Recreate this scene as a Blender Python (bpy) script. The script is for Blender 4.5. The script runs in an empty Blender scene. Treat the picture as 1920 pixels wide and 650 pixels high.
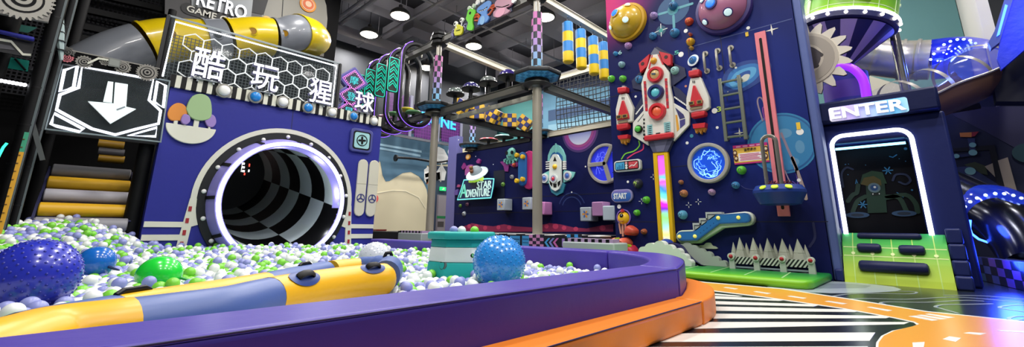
import bpy, bmesh, math, random
from mathutils import Vector as V, Matrix
random.seed(7)
PI = math.pi
C = bpy.context.scene.collection
sin, cos = math.sin, math.cos
# ------------------------------------------------------------------ camera (calibrated from the vanishing points; metres, z up)
FP, CX, CY, PITCH, ROLL, YAW = 800.0, 960.0, 238.25, 0.230282, 0.010797, 0.772748
EYE = V((0, 0, 0.6))
_fh = V((cos(YAW), sin(YAW), 0)); _r0 = V((sin(YAW), -cos(YAW), 0)); _z = V((0, 0, 1))
FWD = _fh*cos(PITCH) + _z*sin(PITCH); _u0 = -_fh*sin(PITCH) + _z*cos(PITCH)
RGT = _r0*cos(ROLL) + _u0*sin(ROLL); UPV = -_r0*sin(ROLL) + _u0*cos(ROLL)
cd = bpy.data.cameras.new('camera'); cam = bpy.data.objects.new('camera', cd); C.objects.link(cam)
cd.sensor_width = 36; cd.lens = FP/1920*36; cd.shift_y = -(325-CY)/1920; cd.clip_start = .02; cd.clip_end = 200
cam.matrix_world = Matrix((( RGT.x, UPV.x, -FWD.x, EYE.x), (RGT.y, UPV.y, -FWD.y, EYE.y), (RGT.z, UPV.z, -FWD.z, EYE.z), (0, 0, 0, 1)))
bpy.context.scene.camera = cam
def ray(x, y): return FWD*FP + RGT*(x-CX) - UPV*(y-CY)
def on(ax, c, x, y):
    d = ray(x, y); i = 'xyz'.index(ax); return EYE + d*((c-EYE[i])/d[i])
def prj(p):
    v = V(p)-EYE; w = v.dot(FWD); return (CX+FP*v.dot(RGT)/w, CY-FP*v.dot(UPV)/w, w)
class Pl:                       # a real plane in the room: origin o, outward normal n, in-plane axes u, v
    def __init__(s, o, n, u, v): s.o, s.n, s.u, s.v = V(o), V(n).normalized(), V(u).normalized(), V(v).normalized()
    def hit(s, x, y):
        d = ray(x, y); return EYE + d*((s.o-EYE).dot(s.n)/d.dot(s.n))
    def loc(s, x, y):
        p = s.hit(x, y)-s.o; return (p.dot(s.u), p.dot(s.v))
    def w(s, u, v, t=0): return s.o + s.u*u + s.v*v + s.n*t
    def s(s, x, y):
        a = s.loc(x, y-4); b = s.loc(x, y+4); return math.hypot(a[0]-b[0], a[1]-b[1])/8
def PX(c): return Pl((c, 0, 0), (-1, 0, 0), (0, -1, 0), (0, 0, 1))
def PY(c): return Pl((0, c, 0), (0, -1, 0), (1, 0, 0), (0, 0, 1))
def PZ(c): return Pl((0, 0, c), (0, 0, 1), (1, 0, 0), (0, 1, 0))
# ------------------------------------------------------------------ materials
def lin(h):
    h = h.lstrip('#'); o = []
    for i in (0, 2, 4):
        c = int(h[i:i+2], 16)/255; o.append(c/12.92 if c <= .04045 else ((c+.055)/1.055)**2.4)
    return (*o, 1)
_mats = {}
def M(h, rough=.5, metal=0, emit=0, bump=0, alpha=1, spec=.5, coat=0, name=None):
    k = (h, rough, metal, emit, bump, alpha, spec, coat)
    if k in _mats: return _mats[k]
    m = bpy.data.materials.new(name or 'paint_'+h.strip('#')); m.use_nodes = True; nt = m.node_tree; b = nt.nodes['Principled BSDF']
    b.inputs['Base Color'].default_value = lin(h); b.inputs['Roughness'].default_value = rough; b.inputs['Metallic'].default_value = metal
    b.inputs['Specular IOR Level'].default_value = spec; b.inputs['Coat Weight'].default_value = coat
    if emit: b.inputs['Emission Color'].default_value = lin(h); b.inputs['Emission Strength'].default_value = emit
    if alpha < 1: b.inputs['Alpha'].default_value = alpha
    if bump:
        tc = nt.nodes.new('ShaderNodeTexCoord'); n = nt.nodes.new('ShaderNodeTexNoise'); n.inputs['Scale'].default_value = 9; n.inputs['Detail'].default_value = 5
        bp = nt.nodes.new('ShaderNodeBump'); bp.inputs['Strength'].default_value = bump; bp.inputs['Distance'].default_value = .02
        nt.links.new(tc.outputs['Object'], n.inputs['Vector']); nt.links.new(n.outputs['Fac'], bp.inputs['Height']); nt.links.new(bp.outputs['Normal'], b.inputs['Normal'])
    _mats[k] = m; return m
def foam(h, rough=.42): return M(h, rough, bump=.12, spec=.3)
def chk(a, b, sx, sy, rough=.5, axes=(0, 1), off=(0, 0), emit=0, coord='Object'):      # a checkered print
    k = ('chk', a, b, sx, sy, rough, axes, off, emit, coord)
    if k in _mats: return _mats[k]
    m = bpy.data.materials.new('checker_print'); m.use_nodes = True; nt = m.node_tree; N = nt.nodes; L = nt.links; bs = N['Principled BSDF']
    tc = N.new('ShaderNodeTexCoord'); sp = N.new('ShaderNodeSeparateXYZ'); L.new(tc.outputs[coord], sp.inputs[0])
    fs = []
    for ax, s_, o_ in ((axes[0], sx, off[0]), (axes[1], sy, off[1])):
        a1 = N.new('ShaderNodeMath'); a1.operation = 'MULTIPLY_ADD'; a1.inputs[1].default_value = 1/s_; a1.inputs[2].default_value = o_+100
        f1 = N.new('ShaderNodeMath'); f1.operation = 'FLOOR'; L.new(sp.outputs[ax], a1.inputs[0]); L.new(a1.outputs[0], f1.inputs[0]); fs.append(f1)
    ad = N.new('ShaderNodeMath'); L.new(fs[0].outputs[0], ad.inputs[0]); L.new(fs[1].outputs[0], ad.inputs[1])
    mo = N.new('ShaderNodeMath'); mo.operation = 'MODULO'; mo.inputs[1].default_value = 2; L.new(ad.outputs[0], mo.inputs[0])
    gt = N.new('ShaderNodeMath'); gt.operation = 'GREATER_THAN'; gt.inputs[1].default_value = .5; L.new(mo.outputs[0], gt.inputs[0])
    mx = N.new('ShaderNodeMix'); mx.data_type = 'RGBA'; mx.inputs['A'].default_value = lin(a); mx.inputs['B'].default_value = lin(b)
    L.new(gt.outputs[0], mx.inputs['Factor']); L.new(mx.outputs['Result'], bs.inputs['Base Color']); bs.inputs['Roughness'].default_value = rough
    _mats[k] = m; return m
def netmat(h, s=.09, thick=.22, axes=(0, 2), back=None):      # woven net: open cells between cords
    k = ('net', h, s, thick, axes)
    if k in _mats: return _mats[k]
    m = bpy.data.materials.new('net_cords'); m.use_nodes = True; nt = m.node_tree; N = nt.nodes; L = nt.links; bs = N['Principled BSDF']; bs.inputs['Base Color'].default_value = lin(h)
    bs.inputs['Roughness'].default_value = .8
    tc = N.new('ShaderNodeTexCoord'); sp = N.new('ShaderNodeSeparateXYZ'); L.new(tc.outputs['Object'], sp.inputs[0]); o = []
    for ax in axes:
        a = N.new('ShaderNodeMath'); a.operation = 'MULTIPLY_ADD'; a.inputs[1].default_value = 1/s; a.inputs[2].default_value = 200; L.new(sp.outputs[ax], a.inputs[0])
        f = N.new('ShaderNodeMath'); f.operation = 'FRACT'; L.new(a.outputs[0], f.inputs[0])
        g = N.new('ShaderNodeMath'); g.operation = 'LESS_THAN'; g.inputs[1].default_value = thick; L.new(f.outputs[0], g.inputs[0]); o.append(g)
    mx = N.new('ShaderNodeMath'); mx.operation = 'MAXIMUM'; L.new(o[0].outputs[0], mx.inputs[0]); L.new(o[1].outputs[0], mx.inputs[1]); L.new(mx.outputs[0], bs.inputs['Alpha'])
    _mats[k] = m; return m
def ramp(stops, axis, lo, hi, rough=.5, emit=0, noise=0, interp='LINEAR'):      # colour printed along one axis of the object's own space
    m = bpy.data.materials.new('gradient_print'); m.use_nodes = True; nt = m.node_tree; N = nt.nodes; L = nt.links; bs = N['Principled BSDF']
    tc = N.new('ShaderNodeTexCoord'); sp = N.new('ShaderNodeSeparateXYZ'); L.new(tc.outputs['Object'], sp.inputs[0])
    mr = N.new('ShaderNodeMapRange'); mr.inputs['From Min'].default_value = lo; mr.inputs['From Max'].default_value = hi; L.new(sp.outputs[axis], mr.inputs['Value'])
    cr = N.new('ShaderNodeValToRGB'); cr.color_ramp.interpolation = interp; e = cr.color_ramp.elements
    while len(e) < len(stops): e.new(.5)
    for q, (p, h) in zip(e, stops): q.position = p
    for q, (p, h) in zip(e, stops): q.color = lin(h)
    src = mr.outputs['Result']
    if noise:
        nz = N.new('ShaderNodeTexNoise'); nz.inputs['Scale'].default_value = 3; L.new(tc.outputs['Object'], nz.inputs['Vector'])
        ma = N.new('ShaderNodeMath'); ma.operation = 'MULTIPLY_ADD'; ma.inputs[1].default_value = noise; L.new(nz.outputs['Fac'], ma.inputs[0]); L.new(src, ma.inputs[2]); src = ma.outputs[0]
    L.new(src, cr.inputs['Fac']); L.new(cr.outputs['Color'], bs.inputs['Base Color']); bs.inputs['Roughness'].default_value = rough
    if emit: L.new(cr.outputs['Color'], bs.inputs['Emission Color']); bs.inputs['Emission Strength'].default_value = emit
    return m
def clear(h='#ffffff', a=.12, rough=.05):
    k = ('clear', h, a, rough)
    if k in _mats: return _mats[k]
    m = bpy.data.materials.new('clear_acrylic'); m.use_nodes = True; b = m.node_tree.nodes['Principled BSDF']
    b.inputs['Base Color'].default_value = lin(h); b.inputs['Roughness'].default_value = rough; b.inputs['Alpha'].default_value = a
    _mats[k] = m; return m
WHITE = M('#f2f2ec', .4); CREAM = M('#dddccb', .55); BLACK = M('#050506', .5, spec=.3); NAVY = foam('#1c2452'); STEEL = M('#a8a498', .35, .45); DSTEEL = M('#4b4c4a', .38, .8)
RED = M('#d32036', .4); BLUE = M('#2f8ade', .35); YEL = M('#f6c219', .4); GREEN = M('#64d62b', .4); GREYW = M('#cfcfc8', .5); LED = M('#f4f6ff', .4, emit=4); LEDS = M('#ffffff', .4, emit=2.2)
DARKM = M('#101013', .45, .2); PINK = M('#ef7f86', .5); LILAC = M('#a191dc', .45); TEAL = foam('#21a6a3')
# ------------------------------------------------------------------ mesh builder
def rrect(u0, v0, u1, v1, r, n=6):
    u0, u1 = min(u0, u1), max(u0, u1); v0, v1 = min(v0, v1), max(v0, v1); r = min(r, (u1-u0)/2.001, (v1-v0)/2.001); o = []
    for cx, cy, a in ((u1-r, v1-r, 0), (u0+r, v1-r, 90), (u0+r, v0+r, 180), (u1-r, v0+r, 270)):
        for k in range(n+1):
            t = math.radians(a+90*k/n); o.append((cx+r*cos(t), cy+r*sin(t)))
    return o
def circ(cx, cy, rx, ry=None, n=28, a0=0, a1=360, rot=0):
    ry = rx if ry is None else ry; full = abs(a1-a0) >= 360; o = []
    for k in range(n if full else n+1):
        t = math.radians(a0+(a1-a0)*k/n); x, y = rx*cos(t), ry*sin(t); q = math.radians(rot)
        o.append((cx+x*cos(q)-y*sin(q), cy+x*sin(q)+y*cos(q)))
    return o
def stroke(pts, w, round_=True, n=6):       # outline of a thick polyline
    w = w/2; L, R = [], []; P = [V((p[0], p[1])) for p in pts]
    for i, p in enumerate(P):
        a = (P[i]-P[i-1]).normalized() if i else (P[1]-P[0]).normalized(); b = (P[i+1]-P[i]).normalized() if i < len(P)-1 else a
        t = (a+b).normalized() if (a+b).length > 1e-6 else a; nn = V((-t.y, t.x)); k = min(2, 1/max(.3, nn.dot(V((-a.y, a.x)))))
        L.append(p+nn*w*k); R.append(p-nn*w*k)
    o = list(L)
    def cap(c, d):
        a = math.atan2(d.y, d.x); return [c+V((cos(a+PI/2-PI*k/n), sin(a+PI/2-PI*k/n)))*w for k in range(1, n)]
    if round_: o += cap(P[-1], P[-1]-P[-2])
    o += R[::-1]
    if round_: o += cap(P[0], P[0]-P[1])
    return [(p.x, p.y) for p in o]
def spl(pts, n=6):                          # smooth path through points (Catmull-Rom)
    P = [V(p) for p in pts]; o = []
    for i in range(len(P)-1):
        a = P[i-1] if i else P[0]*2-P[1]; b, c = P[i], P[i+1]; d = P[i+2] if i+2 < len(P) else P[-1]*2-P[-2]
        for k in range(n):
            t = k/n; o.append(.5*((2*b)+(c-a)*t+(2*a-5*b+4*c-d)*t*t+(3*b-a-3*c+d)*t**3))
    return o+[P[-1]]
class MB:
    def __init__(s): s.v, s.f, s.m, s.sm, s.mats = [], [], [], [], []
    def add(s, vs, fs, mat, smooth=False):
        if mat not in s.mats: s.mats.append(mat)
        b = len(s.v); i = s.mats.index(mat); s.v += [tuple(p) for p in vs]
        for f in fs: s.f.append([b+k for k in f]); s.m.append(i); s.sm.append(smooth)
        return s
    def prism(s, pl, pts, t0, t1, mat, side=None, smooth=False):
        n = len(pts); A = sum(pts[i-1][0]*pts[i][1]-pts[i][0]*pts[i-1][1] for i in range(n))
        if A < 0: pts = pts[::-1]
        if pl.u.cross(pl.v).dot(pl.n) < 0: pts = pts[::-1]
        vs = [pl.w(u, v, t0) for u, v in pts]+[pl.w(u, v, t1) for u, v in pts]
        s.add(vs, [list(range(n, 2*n)), list(range(n))[::-1]], mat)
        b = len(s.v)-2*n; sd = side or mat
        if sd not in s.mats: s.mats.append(sd)
        for i in range(n):
            j = (i+1) % n; s.f.append([b+i, b+j, b+n+j, b+n+i]); s.m.append(s.mats.index(sd)); s.sm.append(smooth)
        return s
    def px(s, pl, pts, t0, t1, mat, side=None): return s.prism(pl, [pl.loc(*p) for p in pts], t0, t1, mat, side)
    def quad(s, pl, l, b, r, t, t0, t1, mat, rad=0):      # upright rectangle of the plane between pixel corners (l,b) and (r,t)
        a = pl.loc(l, b); c = pl.loc(r, t); return s.prism(pl, rrect(a[0], a[1], c[0], c[1], rad) if rad else [a, (c[0], a[1]), c, (a[0], c[1])], t0, t1, mat)
    def disc(s, pl, x, y, r, t0, t1, mat, side=None, n=28, k=1, a0=0, a1=360):
        u, v = pl.loc(x, y); q = pl.s(x, y)*r; return s.prism(pl, circ(u, v, q*k, q, n, a0, a1), t0, t1, mat, side)
    def ringp(s, pl, u, v, r0, r1, t0, t1, mat, n=40, k=1, a0=0, a1=360):       # flat ring, r0 inner r1 outer, in plane metres
        N = n if a1-a0 >= 360 else n+1; vs = []
        for i in range(N):
            t = math.radians(a0+(a1-a0)*i/n)
            for r, h in ((r0, t0), (r1, t0), (r1, t1), (r0, t1)): vs.append(pl.w(u+r*k*cos(t), v+r*sin(t), h))
        fs = []
        for i in range(N if a1-a0 >= 360 else N-1):
            a, b = i*4, ((i+1) % N)*4
            for q in range(4): fs.append([a+q, a+(q+1) % 4, b+(q+1) % 4, b+q])
        if a1-a0 < 360: fs += [[0, 1, 2, 3], [N*4-1, N*4-2, N*4-3, N*4-4]]
        return s.add(vs, fs, mat)
    def ring(s, pl, x, y, r0, r1, t0, t1, mat, **k):
        u, v = pl.loc(x, y); q = pl.s(x, y); return s.ringp(pl, u, v, r0*q, r1*q, t0, t1, mat, **k)
    def lathe(s, o, ax, prof, mat, n=28, smooth=True, cap=True, k=1):
        o = V(o); ax = V(ax).normalized(); a = ax.orthogonal().normalized() if abs(ax.z) < .9 else V((1, 0, 0)); a = (a-ax*a.dot(ax)).normalized(); b = ax.cross(a); vs = []; fs = []
        for r, h in prof:
            for i in range(n):
                t = 2*PI*i/n; vs.append(o+ax*h+a*(r*cos(t))+b*(r*k*sin(t)))
        for j in range(len(prof)-1):
            for i in range(n):
                q = (i+1) % n; fs.append([j*n+i, j*n+q, (j+1)*n+q, (j+1)*n+i])
        if cap:
            if prof[0][0] > 1e-5: fs.append(list(range(n))[::-1])
            if prof[-1][0] > 1e-5: fs.append(list(range((len(prof)-1)*n, len(prof)*n)))
        return s.add(vs, fs, mat, smooth)
    def dome(s, pl, x, y, r, h, mat, t0=0, n=24, k=1, flat=0):      # a bulging button on a plane
        u, v = pl.loc(x, y); q = r*pl.s(x, y); P = [(q, 0)]+[(q*(flat+(1-flat)*cos(a)), h*sin(a)) for a in [PI/2*i/5 for i in range(0, 6)]]
        return s.lathe(pl.w(u, v, t0), pl.n, P, mat, n)
    def sphere(s, c, r, mat, n=16, m=10, sc=(1, 1, 1)):
        c = V(c); vs = [c+V((0, 0, -r*sc[2]))]
        for j in range(1, m):
            a = -PI/2+PI*j/m
            for i in range(n):
                t = 2*PI*i/n; vs.append(c+V((r*cos(a)*cos(t)*sc[0], r*cos(a)*sin(t)*sc[1], r*sin(a)*sc[2])))
        vs.append(c+V((0, 0, r*sc[2]))); fs = []; e = len(vs)-1
        for i in range(n):
            q = (i+1) % n; fs += [[0, 1+q, 1+i], [e, e-n+i, e-n+q]]
            for j in range(m-2): fs.append([1+j*n+i, 1+j*n+q, 1+(j+1)*n+q, 1+(j+1)*n+i])
        return s.add(vs, fs, mat, True)
    def tube(s, pts, r, mat, n=10, closed=False, cap=True, smooth=True, mats=None, up=None, flat=1):
        P = [V(p) for p in pts]; N = len(P); vs = []; fr = None; T = []
        for i in range(N):
            a = P[(i-1) % N] if (closed or i) else P[i]; b = P[(i+1) % N] if (closed or i < N-1) else P[i]; T.append((b-a).normalized())
        for i in range(N):
            t = T[i]
            if up: fr = V(up)
            elif fr is None: fr = t.orthogonal()
            fr = (fr-t*fr.dot(t)).normalized(); b = t.cross(fr); q = r[i] if isinstance(r, (list, tuple)) else r
            for j in range(n):
                a = 2*PI*j/n+PI/n; vs.append(P[i]+fr*(q*cos(a))+b*(q*flat*sin(a)))
        G = {}
        for i in range(N if closed else N-1):
            for j in range(n):
                q = (j+1) % n; k = (i+1) % N; m = mats(i, j) if mats else mat; G.setdefault(m, []).append([i*n+j, i*n+q, k*n+q, k*n+j])
        b0 = len(s.v); s.v += [tuple(p) for p in vs]
        if cap and not closed: G.setdefault(mat, []).extend([list(range(n))[::-1], list(range((N-1)*n, N*n))])
        for m, fl in G.items():
            if m not in s.mats: s.mats.append(m)
            for f in fl: s.f.append([b0+x for x in f]); s.m.append(s.mats.index(m)); s.sm.append(smooth)
        return s
    def box(s, lo, hi, mat): return s.obox([(a+b)/2 for a, b in zip(lo, hi)], *[(hi[i]-lo[i])/2 for i in range(3)], mat)
    def obox(s, c, hx, hy, hz, mat, ax=None):
        c = V(c); X, Y, Z = ax or (V((1, 0, 0)), V((0, 1, 0)), V((0, 0, 1)))
        vs = [c+X*(hx*a)+Y*(hy*b)+Z*(hz*d) for a, b, d in ((-1,-1,-1),(1,-1,-1),(1,1,-1),(-1,1,-1),(-1,-1,1),(1,-1,1),(1,1,1),(-1,1,1))]
        return s.add(vs, [[3,2,1,0],[4,5,6,7],[0,1,5,4],[1,2,6,5],[2,3,7,6],[3,0,4,7]], mat)
    def beam(s, a, b, w, h, mat, up=(0, 0, 1)):
        a, b = V(a), V(b); t = (b-a).normalized(); z = (V(up)-t*V(up).dot(t)).normalized(); y = z.cross(t); return s.obox((a+b)/2, (b-a).length/2, w/2, h/2, mat, (t, y, z))
    def text(s, pl, txt, bl, tr, t0, t1, mat, bold=0, shear=0, uv=False, side=None):        # lettering fitted into the box between two pixels (or plane coordinates)
        a = bl if uv else pl.loc(*bl); c = tr if uv else pl.loc(*tr)
        cu = bpy.data.curves.new('lettering', 'FONT'); cu.body = txt; cu.extrude = .5; cu.offset = bold; cu.shear = shear; cu.resolution_u = 3
        ob = bpy.data.objects.new('lettering', cu); C.objects.link(ob); dg = bpy.context.evaluated_depsgraph_get(); me = bpy.data.meshes.new_from_object(ob.evaluated_get(dg))
        vs = [q.co.copy() for q in me.vertices]; fs = [list(p.vertices) for p in me.polygons]
        bpy.data.objects.remove(ob); bpy.data.curves.remove(cu); bpy.data.meshes.remove(me)
        if not vs: return s
        x0, x1 = min(q.x for q in vs), max(q.x for q in vs); y0, y1 = min(q.y for q in vs), max(q.y for q in vs)
        W = []
        for q in vs:
            W.append(pl.w(a[0]+(c[0]-a[0])*(q.x-x0)/(x1-x0), a[1]+(c[1]-a[1])*(q.y-y0)/(y1-y0), t0 if q.z < 0 else t1))
        if side is None: return s.add(W, fs, mat)
        fr_ = [f for f in fs if len({vs[i].z < 0 for i in f}) == 1]; sd_ = [f for f in fs if len({vs[i].z < 0 for i in f}) > 1]
        s.add(W, fr_, mat); return s.add(W, sd_, side)
    def star(s, pl, x, y, r, t, mat, k=.18, th=.004, plus=False):
        u, v = pl.loc(x, y); q = r*pl.s(x, y)
        if plus:
            for a in (0, 90, 180, 270):
                c_, s_ = cos(math.radians(a)), sin(math.radians(a)); s.prism(pl, stroke([(u+c_*q*.35, v+s_*q*.35), (u+c_*q, v+s_*q)], q*.16, False), t, t+th, mat)
            return s
        o = []
        for i in range(8):
            a = PI/4*i; d = q if i % 2 == 0 else q*k; o.append((u+d*cos(a), v+d*sin(a)))
        return s.prism(pl, o, t, t+th, mat)
    def build(s, name, parent=None, bevel=0, seg=2, loc=None, angle=35):
        xs = list(zip(*s.v)); lo = [min(a) for a in xs]; hi = [max(a) for a in xs]
        o = V(loc) if loc is not None else V(((lo[0]+hi[0])/2, (lo[1]+hi[1])/2, lo[2]))
        me = bpy.data.meshes.new(name); me.from_pydata([V(p)-o for p in s.v], [], s.f)
        for m in s.mats: me.materials.append(m)
        me.polygons.foreach_set('material_index', s.m); me.polygons.foreach_set('use_smooth', s.sm)
        bm = bmesh.new(); bm.from_mesh(me); bmesh.ops.remove_doubles(bm, verts=bm.verts, dist=1e-6); bmesh.ops.recalc_face_normals(bm, faces=bm.faces); bm.to_mesh(me); bm.free()
        if any(s.sm): me.set_sharp_from_angle(angle=math.radians(angle))
        me.update(); ob = bpy.data.objects.new(name, me); C.objects.link(ob)
        if parent is not None:
            ob.parent = parent; q = parent; po = V((0, 0, 0))
            while q is not None: po = po+q.location; q = q.parent
            ob.location = o-po
        else: ob.location = o
        if bevel:
            b = ob.modifiers.new('soft_edge', 'BEVEL'); b.width = bevel; b.segments = seg; b.limit_method = 'ANGLE'; b.angle_limit = math.radians(40)
            for p in me.polygons: p.use_smooth = True
            me.set_sharp_from_angle(angle=math.radians(60))
        return ob
def tag(o, label, cat=None, group=None, kind=None):
    o['label'] = label
    if cat: o['category'] = cat
    if group: o['group'] = group
    if kind: o['kind'] = kind
    return o
def thing(name, label, cat, loc, group=None):
    o = bpy.data.objects.new(name, None); o.empty_display_size = .1; C.objects.link(o); o.location = V(loc); return tag(o, label, cat, group)
def struct(mb, name, label, **k):
    o = mb.build(name, **k); o['kind'] = 'structure'; o['label'] = label; return o
# ================================================================== SETTING
FL = PZ(0)
f = MB(); f.prism(FL, [(-6, -7), (19, -7), (19, 19), (-6, 19)], -.1, 0, M('#20262a', .22, spec=.6))
ORG = M('#e09a34', .28, spec=.4); FW = M('#ecebe2', .25); FB = M('#0f1216', .25)
Z4 = lambda x, y: (1240+x/2.8235, 470+y/2.8235)
# pale marble patch, contour lines, blue patch rings
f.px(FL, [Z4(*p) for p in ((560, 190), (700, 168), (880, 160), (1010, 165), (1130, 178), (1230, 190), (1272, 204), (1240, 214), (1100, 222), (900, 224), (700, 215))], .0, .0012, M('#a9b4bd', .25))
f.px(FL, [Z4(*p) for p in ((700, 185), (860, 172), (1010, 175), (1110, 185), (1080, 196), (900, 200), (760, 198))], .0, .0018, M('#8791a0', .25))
CL = M('#9aa39f', .3)
for ln in (((905, 240), (1000, 228), (1150, 225), (1300, 228), (1350, 222), (1330, 215), (1200, 212)), ((960, 256), (1100, 252), (1300, 256), (1560, 245), (1800, 262), (1920, 275)),
           ((1180, 282), (1160, 276), (1200, 270), (1400, 272), (1600, 262), (1700, 265)), ((1570, 330), (1480, 305), (1450, 295), (1500, 285), (1650, 282), (1750, 280)),
           ((1920, 322), (1850, 312), (1790, 300), (1830, 290), (1920, 285)), ((1920, 345), (1870, 347), (1840, 358), (1870, 366), (1920, 362)), ((1500, 235), (1700, 238), (1920, 255))):
    f.prism(FL, stroke([(p.x, p.y) for p in spl([(*FL.loc(*Z4(*q)), 0) for q in ln], 5)], .022), 0, .0018, CL)
# zebra hatch: a dark ground carrying white bars
f.px(FL, [Z4(*p) for p in ((120, 205), (260, 205), (540, 240), (960, 300), (1230, 350), (1345, 378), (1372, 392), (1330, 405), (1240, 428), (1175, 458), (1140, 500), (1120, 620), (-900, 620), (-400, 300))], 0, .002, FB)
for (y0, y1, xr, yr0, yr1) in ((212, 224, 430, 238, 243), (231, 249, 650, 258, 266), (262, 280, 830, 284, 296), (292, 317, 1050, 312, 325), (332, 360, 1215, 345, 358), (378, 415, 1310, 378, 390), (440, 486, 1128, 434, 478), (512, 570, 1090, 508, 560), (600, 690, 1070, 590, 680)):
    x0 = 120 if y0 < 440 else -300
    f.px(FL, [Z4(x0, y0), Z4(xr-20, yr0), Z4(xr, (yr0+yr1)/2) if y0 < 340 else Z4(xr+5, yr0), Z4(xr-25, yr1), Z4(x0, y1)], 0, .003, FW)
up_ = [(150, 160), (230, 170), (640, 205), (1000, 260), (1400, 325), (1640, 349), (1800, 366), (1990, 386)]
lo_ = [(1990, 700), (1160, 700), (1150, 508), (1152, 488), (1178, 453), (1236, 425), (1332, 402), (1366, 390), (1340, 377), (1230, 353), (960, 304), (540, 243), (260, 209), (150, 197)]
f.px(FL, [Z4(x+8, y-4) for x, y in up_]+[Z4(x-(14 if y > 380 else 4), y+(4 if y < 420 else 0)) for x, y in lo_], 0, .0036, FW)
f.px(FL, [Z4(*p) for p in up_+lo_], 0, .0044, ORG)
for q in (((328, 196), (345, 194), (408, 203), (390, 206)), ((486, 218), (505, 216), (582, 227), (562, 231)), ((666, 243), (686, 240), (770, 252), (750, 256)), ((864, 270), (886, 267), (985, 282), (960, 286)), ((1088, 301), (1110, 299), (1224, 318), (1200, 323)),
          ((1310, 350), (1345, 346), (1470, 370), (1435, 374)), ((1350, 344), (1380, 341), (1515, 363), (1480, 367)), ((1395, 338), (1420, 335), (1555, 356), (1520, 360)),
          ((1490, 472), (1525, 457), (1588, 466), (1560, 486)), ((1600, 440), (1630, 434), (1722, 440), (1690, 450)), ((1780, 427), (1800, 424), (1925, 430), (1925, 437)), ((1330, 490), (1395, 487), (1388, 530), (1335, 530))):
    f.px(FL, [Z4(*p) for p in q], 0, .0056, FW)
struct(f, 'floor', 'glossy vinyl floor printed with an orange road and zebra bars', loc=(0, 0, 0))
# ceiling: dark slab with beams both ways
CONC = M('#8b888e', .8, bump=.3); CDK = M('#26262c', .85)
c = MB(); c.box((-7, -2, 9), (19, 21, 9.2), CDK)
for x in (0.5, 3.7, 8.6, 12.2, 15.4): c.box((x-.3, -2, 8.35), (x+.3, 21, 9), CONC)
for y in (3.4, 6.8, 10.3, 13.9, 17.6): c.box((-7, y-.3, 8.5), (19, y+.3, 9), CONC)
struct(c, 'ceiling', 'dark grey concrete ceiling with crossing beams')
# walls
w = MB(); P16 = PY(16); CRM = M('#d9cfae', .6); W2 = M('#4a6f86', .6)
w.box((6, 16, 0), (15.3, 16.2, 4.55), CRM); w.box((6, 16.02, 4.55), (15.3, 16.2, 9), M('#35373c', .7))
w.px(P16, [(690, 236), (860, 266), (860, 306), (800, 310), (803, 378), (800, 355), (793, 340), (785, 330), (770, 322), (755, 324), (742, 332), (730, 339), (723, 340), (717, 328), (713, 303), (706, 300), (690, 306)], 0, .01, W2)
for a, b in (((708, 268), (790, 282)), ((708, 275), (788, 290))): w.px(P16, [a, b, (b[0], b[1]+4), (a[0], a[1]+4)], 0, .014, M('#9fc4d6', .6))
w.px(P16, [(803, 310), (845, 312), (845, 448), (803, 448)], 0, .012, M('#38465c', .6))
w.px(P16, [(840, 325), (856, 330), (856, 450), (842, 450)], 0, .016, CREAM)
w.prism(P16, stroke([P16.loc(*p) for p in ((705, 362), (735, 357), (760, 358), (785, 370), (797, 390))], .03), 0, .013, M('#e6dfc4', .6))
w.disc(P16, 702, 372, 8, 0, .02, M('#e0625e', .6)); w.disc(P16, 842, 385, 9, 0, .02, M('#8d8b98', .6), k=.6); w.disc(P16, 845, 285, 7, 0, .02, WHITE)
# printed astronaut pieces
for pts, m in (([(812, 282), (822, 275), (832, 280), (840, 295), (836, 306), (815, 306), (806, 300)], WHITE), ([(795, 318), (803, 312), (806, 330), (800, 345), (795, 338)], WHITE), ([(796, 326), (804, 323), (804, 331), (797, 333)], M('#d8692f', .6)),
               ([(818, 322), (828, 308), (836, 322), (833, 338), (822, 338)], WHITE), ([(816, 324), (824, 322), (825, 336), (817, 338)], DARKM), ([(806, 280), (812, 276), (812, 292), (806, 294)], M('#d88a5f', .6)), ([(798, 336), (806, 333), (806, 341), (799, 345)], M('#d8692f', .6))):
    w.px(P16, pts, 0, .025, m)
struct(w, 'wall_back', 'cream wall with a teal space mural behind the ball pit')
d = MB(); d.quad(P16, 815, 452, 839, 366, 0, .06, M('#8b848c', .5)); d.quad(P16, 817, 450, 838, 368, .06, .08, M('#a79fa4', .45)); d.quad(P16, 817, 409, 838, 405, .08, .085, M('#2f8a54', .5)); d.quad(P16, 818, 425, 830, 415, .08, .085, M('#55504f', .5))
struct(d, 'door_1', 'grey fire door with a green stripe in the cream wall')
d = MB(); d.quad(P16, 822, 357, 833, 351, .08, .14, M('#27c069', .4, emit=1.5)); d.px(P16, [(825, 356), (828, 352), (830, 353), (829, 356)], .14, .15, WHITE)
tag(d.build('exit_sign'), 'small lit green exit sign above the grey fire door', 'sign')
w = MB(); w.box((16, -4, 0), (16.2, 17, 9), M('#26282d', .8)); P15 = PX(15.9)
w.px(P15, [(700, 60), (940, 180), (940, 280), (700, 280)], 0, .05, M('#2b2d33', .8))
w.px(P15, [(925, 205), (1005, 190), (1005, 290), (860, 290), (880, 225)], 0, .06, M('#3f7f7f', .7))
w.px(P15, [(862, 300), (868, 250), (880, 222), (905, 213), (918, 217), (926, 240), (934, 262), (960, 270), (1005, 268), (1005, 300)], 0, .07, M('#cfcab2', .7))
w.px(P15, [(930, 200), (1002, 185), (1002, 245), (940, 255), (928, 230)], 0, .09, M('#4d8d8a', .7))
w.px(P15, [(1002, 130), (1160, 95), (1160, 260), (1002, 262)], 0, .07, M('#5a87a0', .7))
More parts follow.
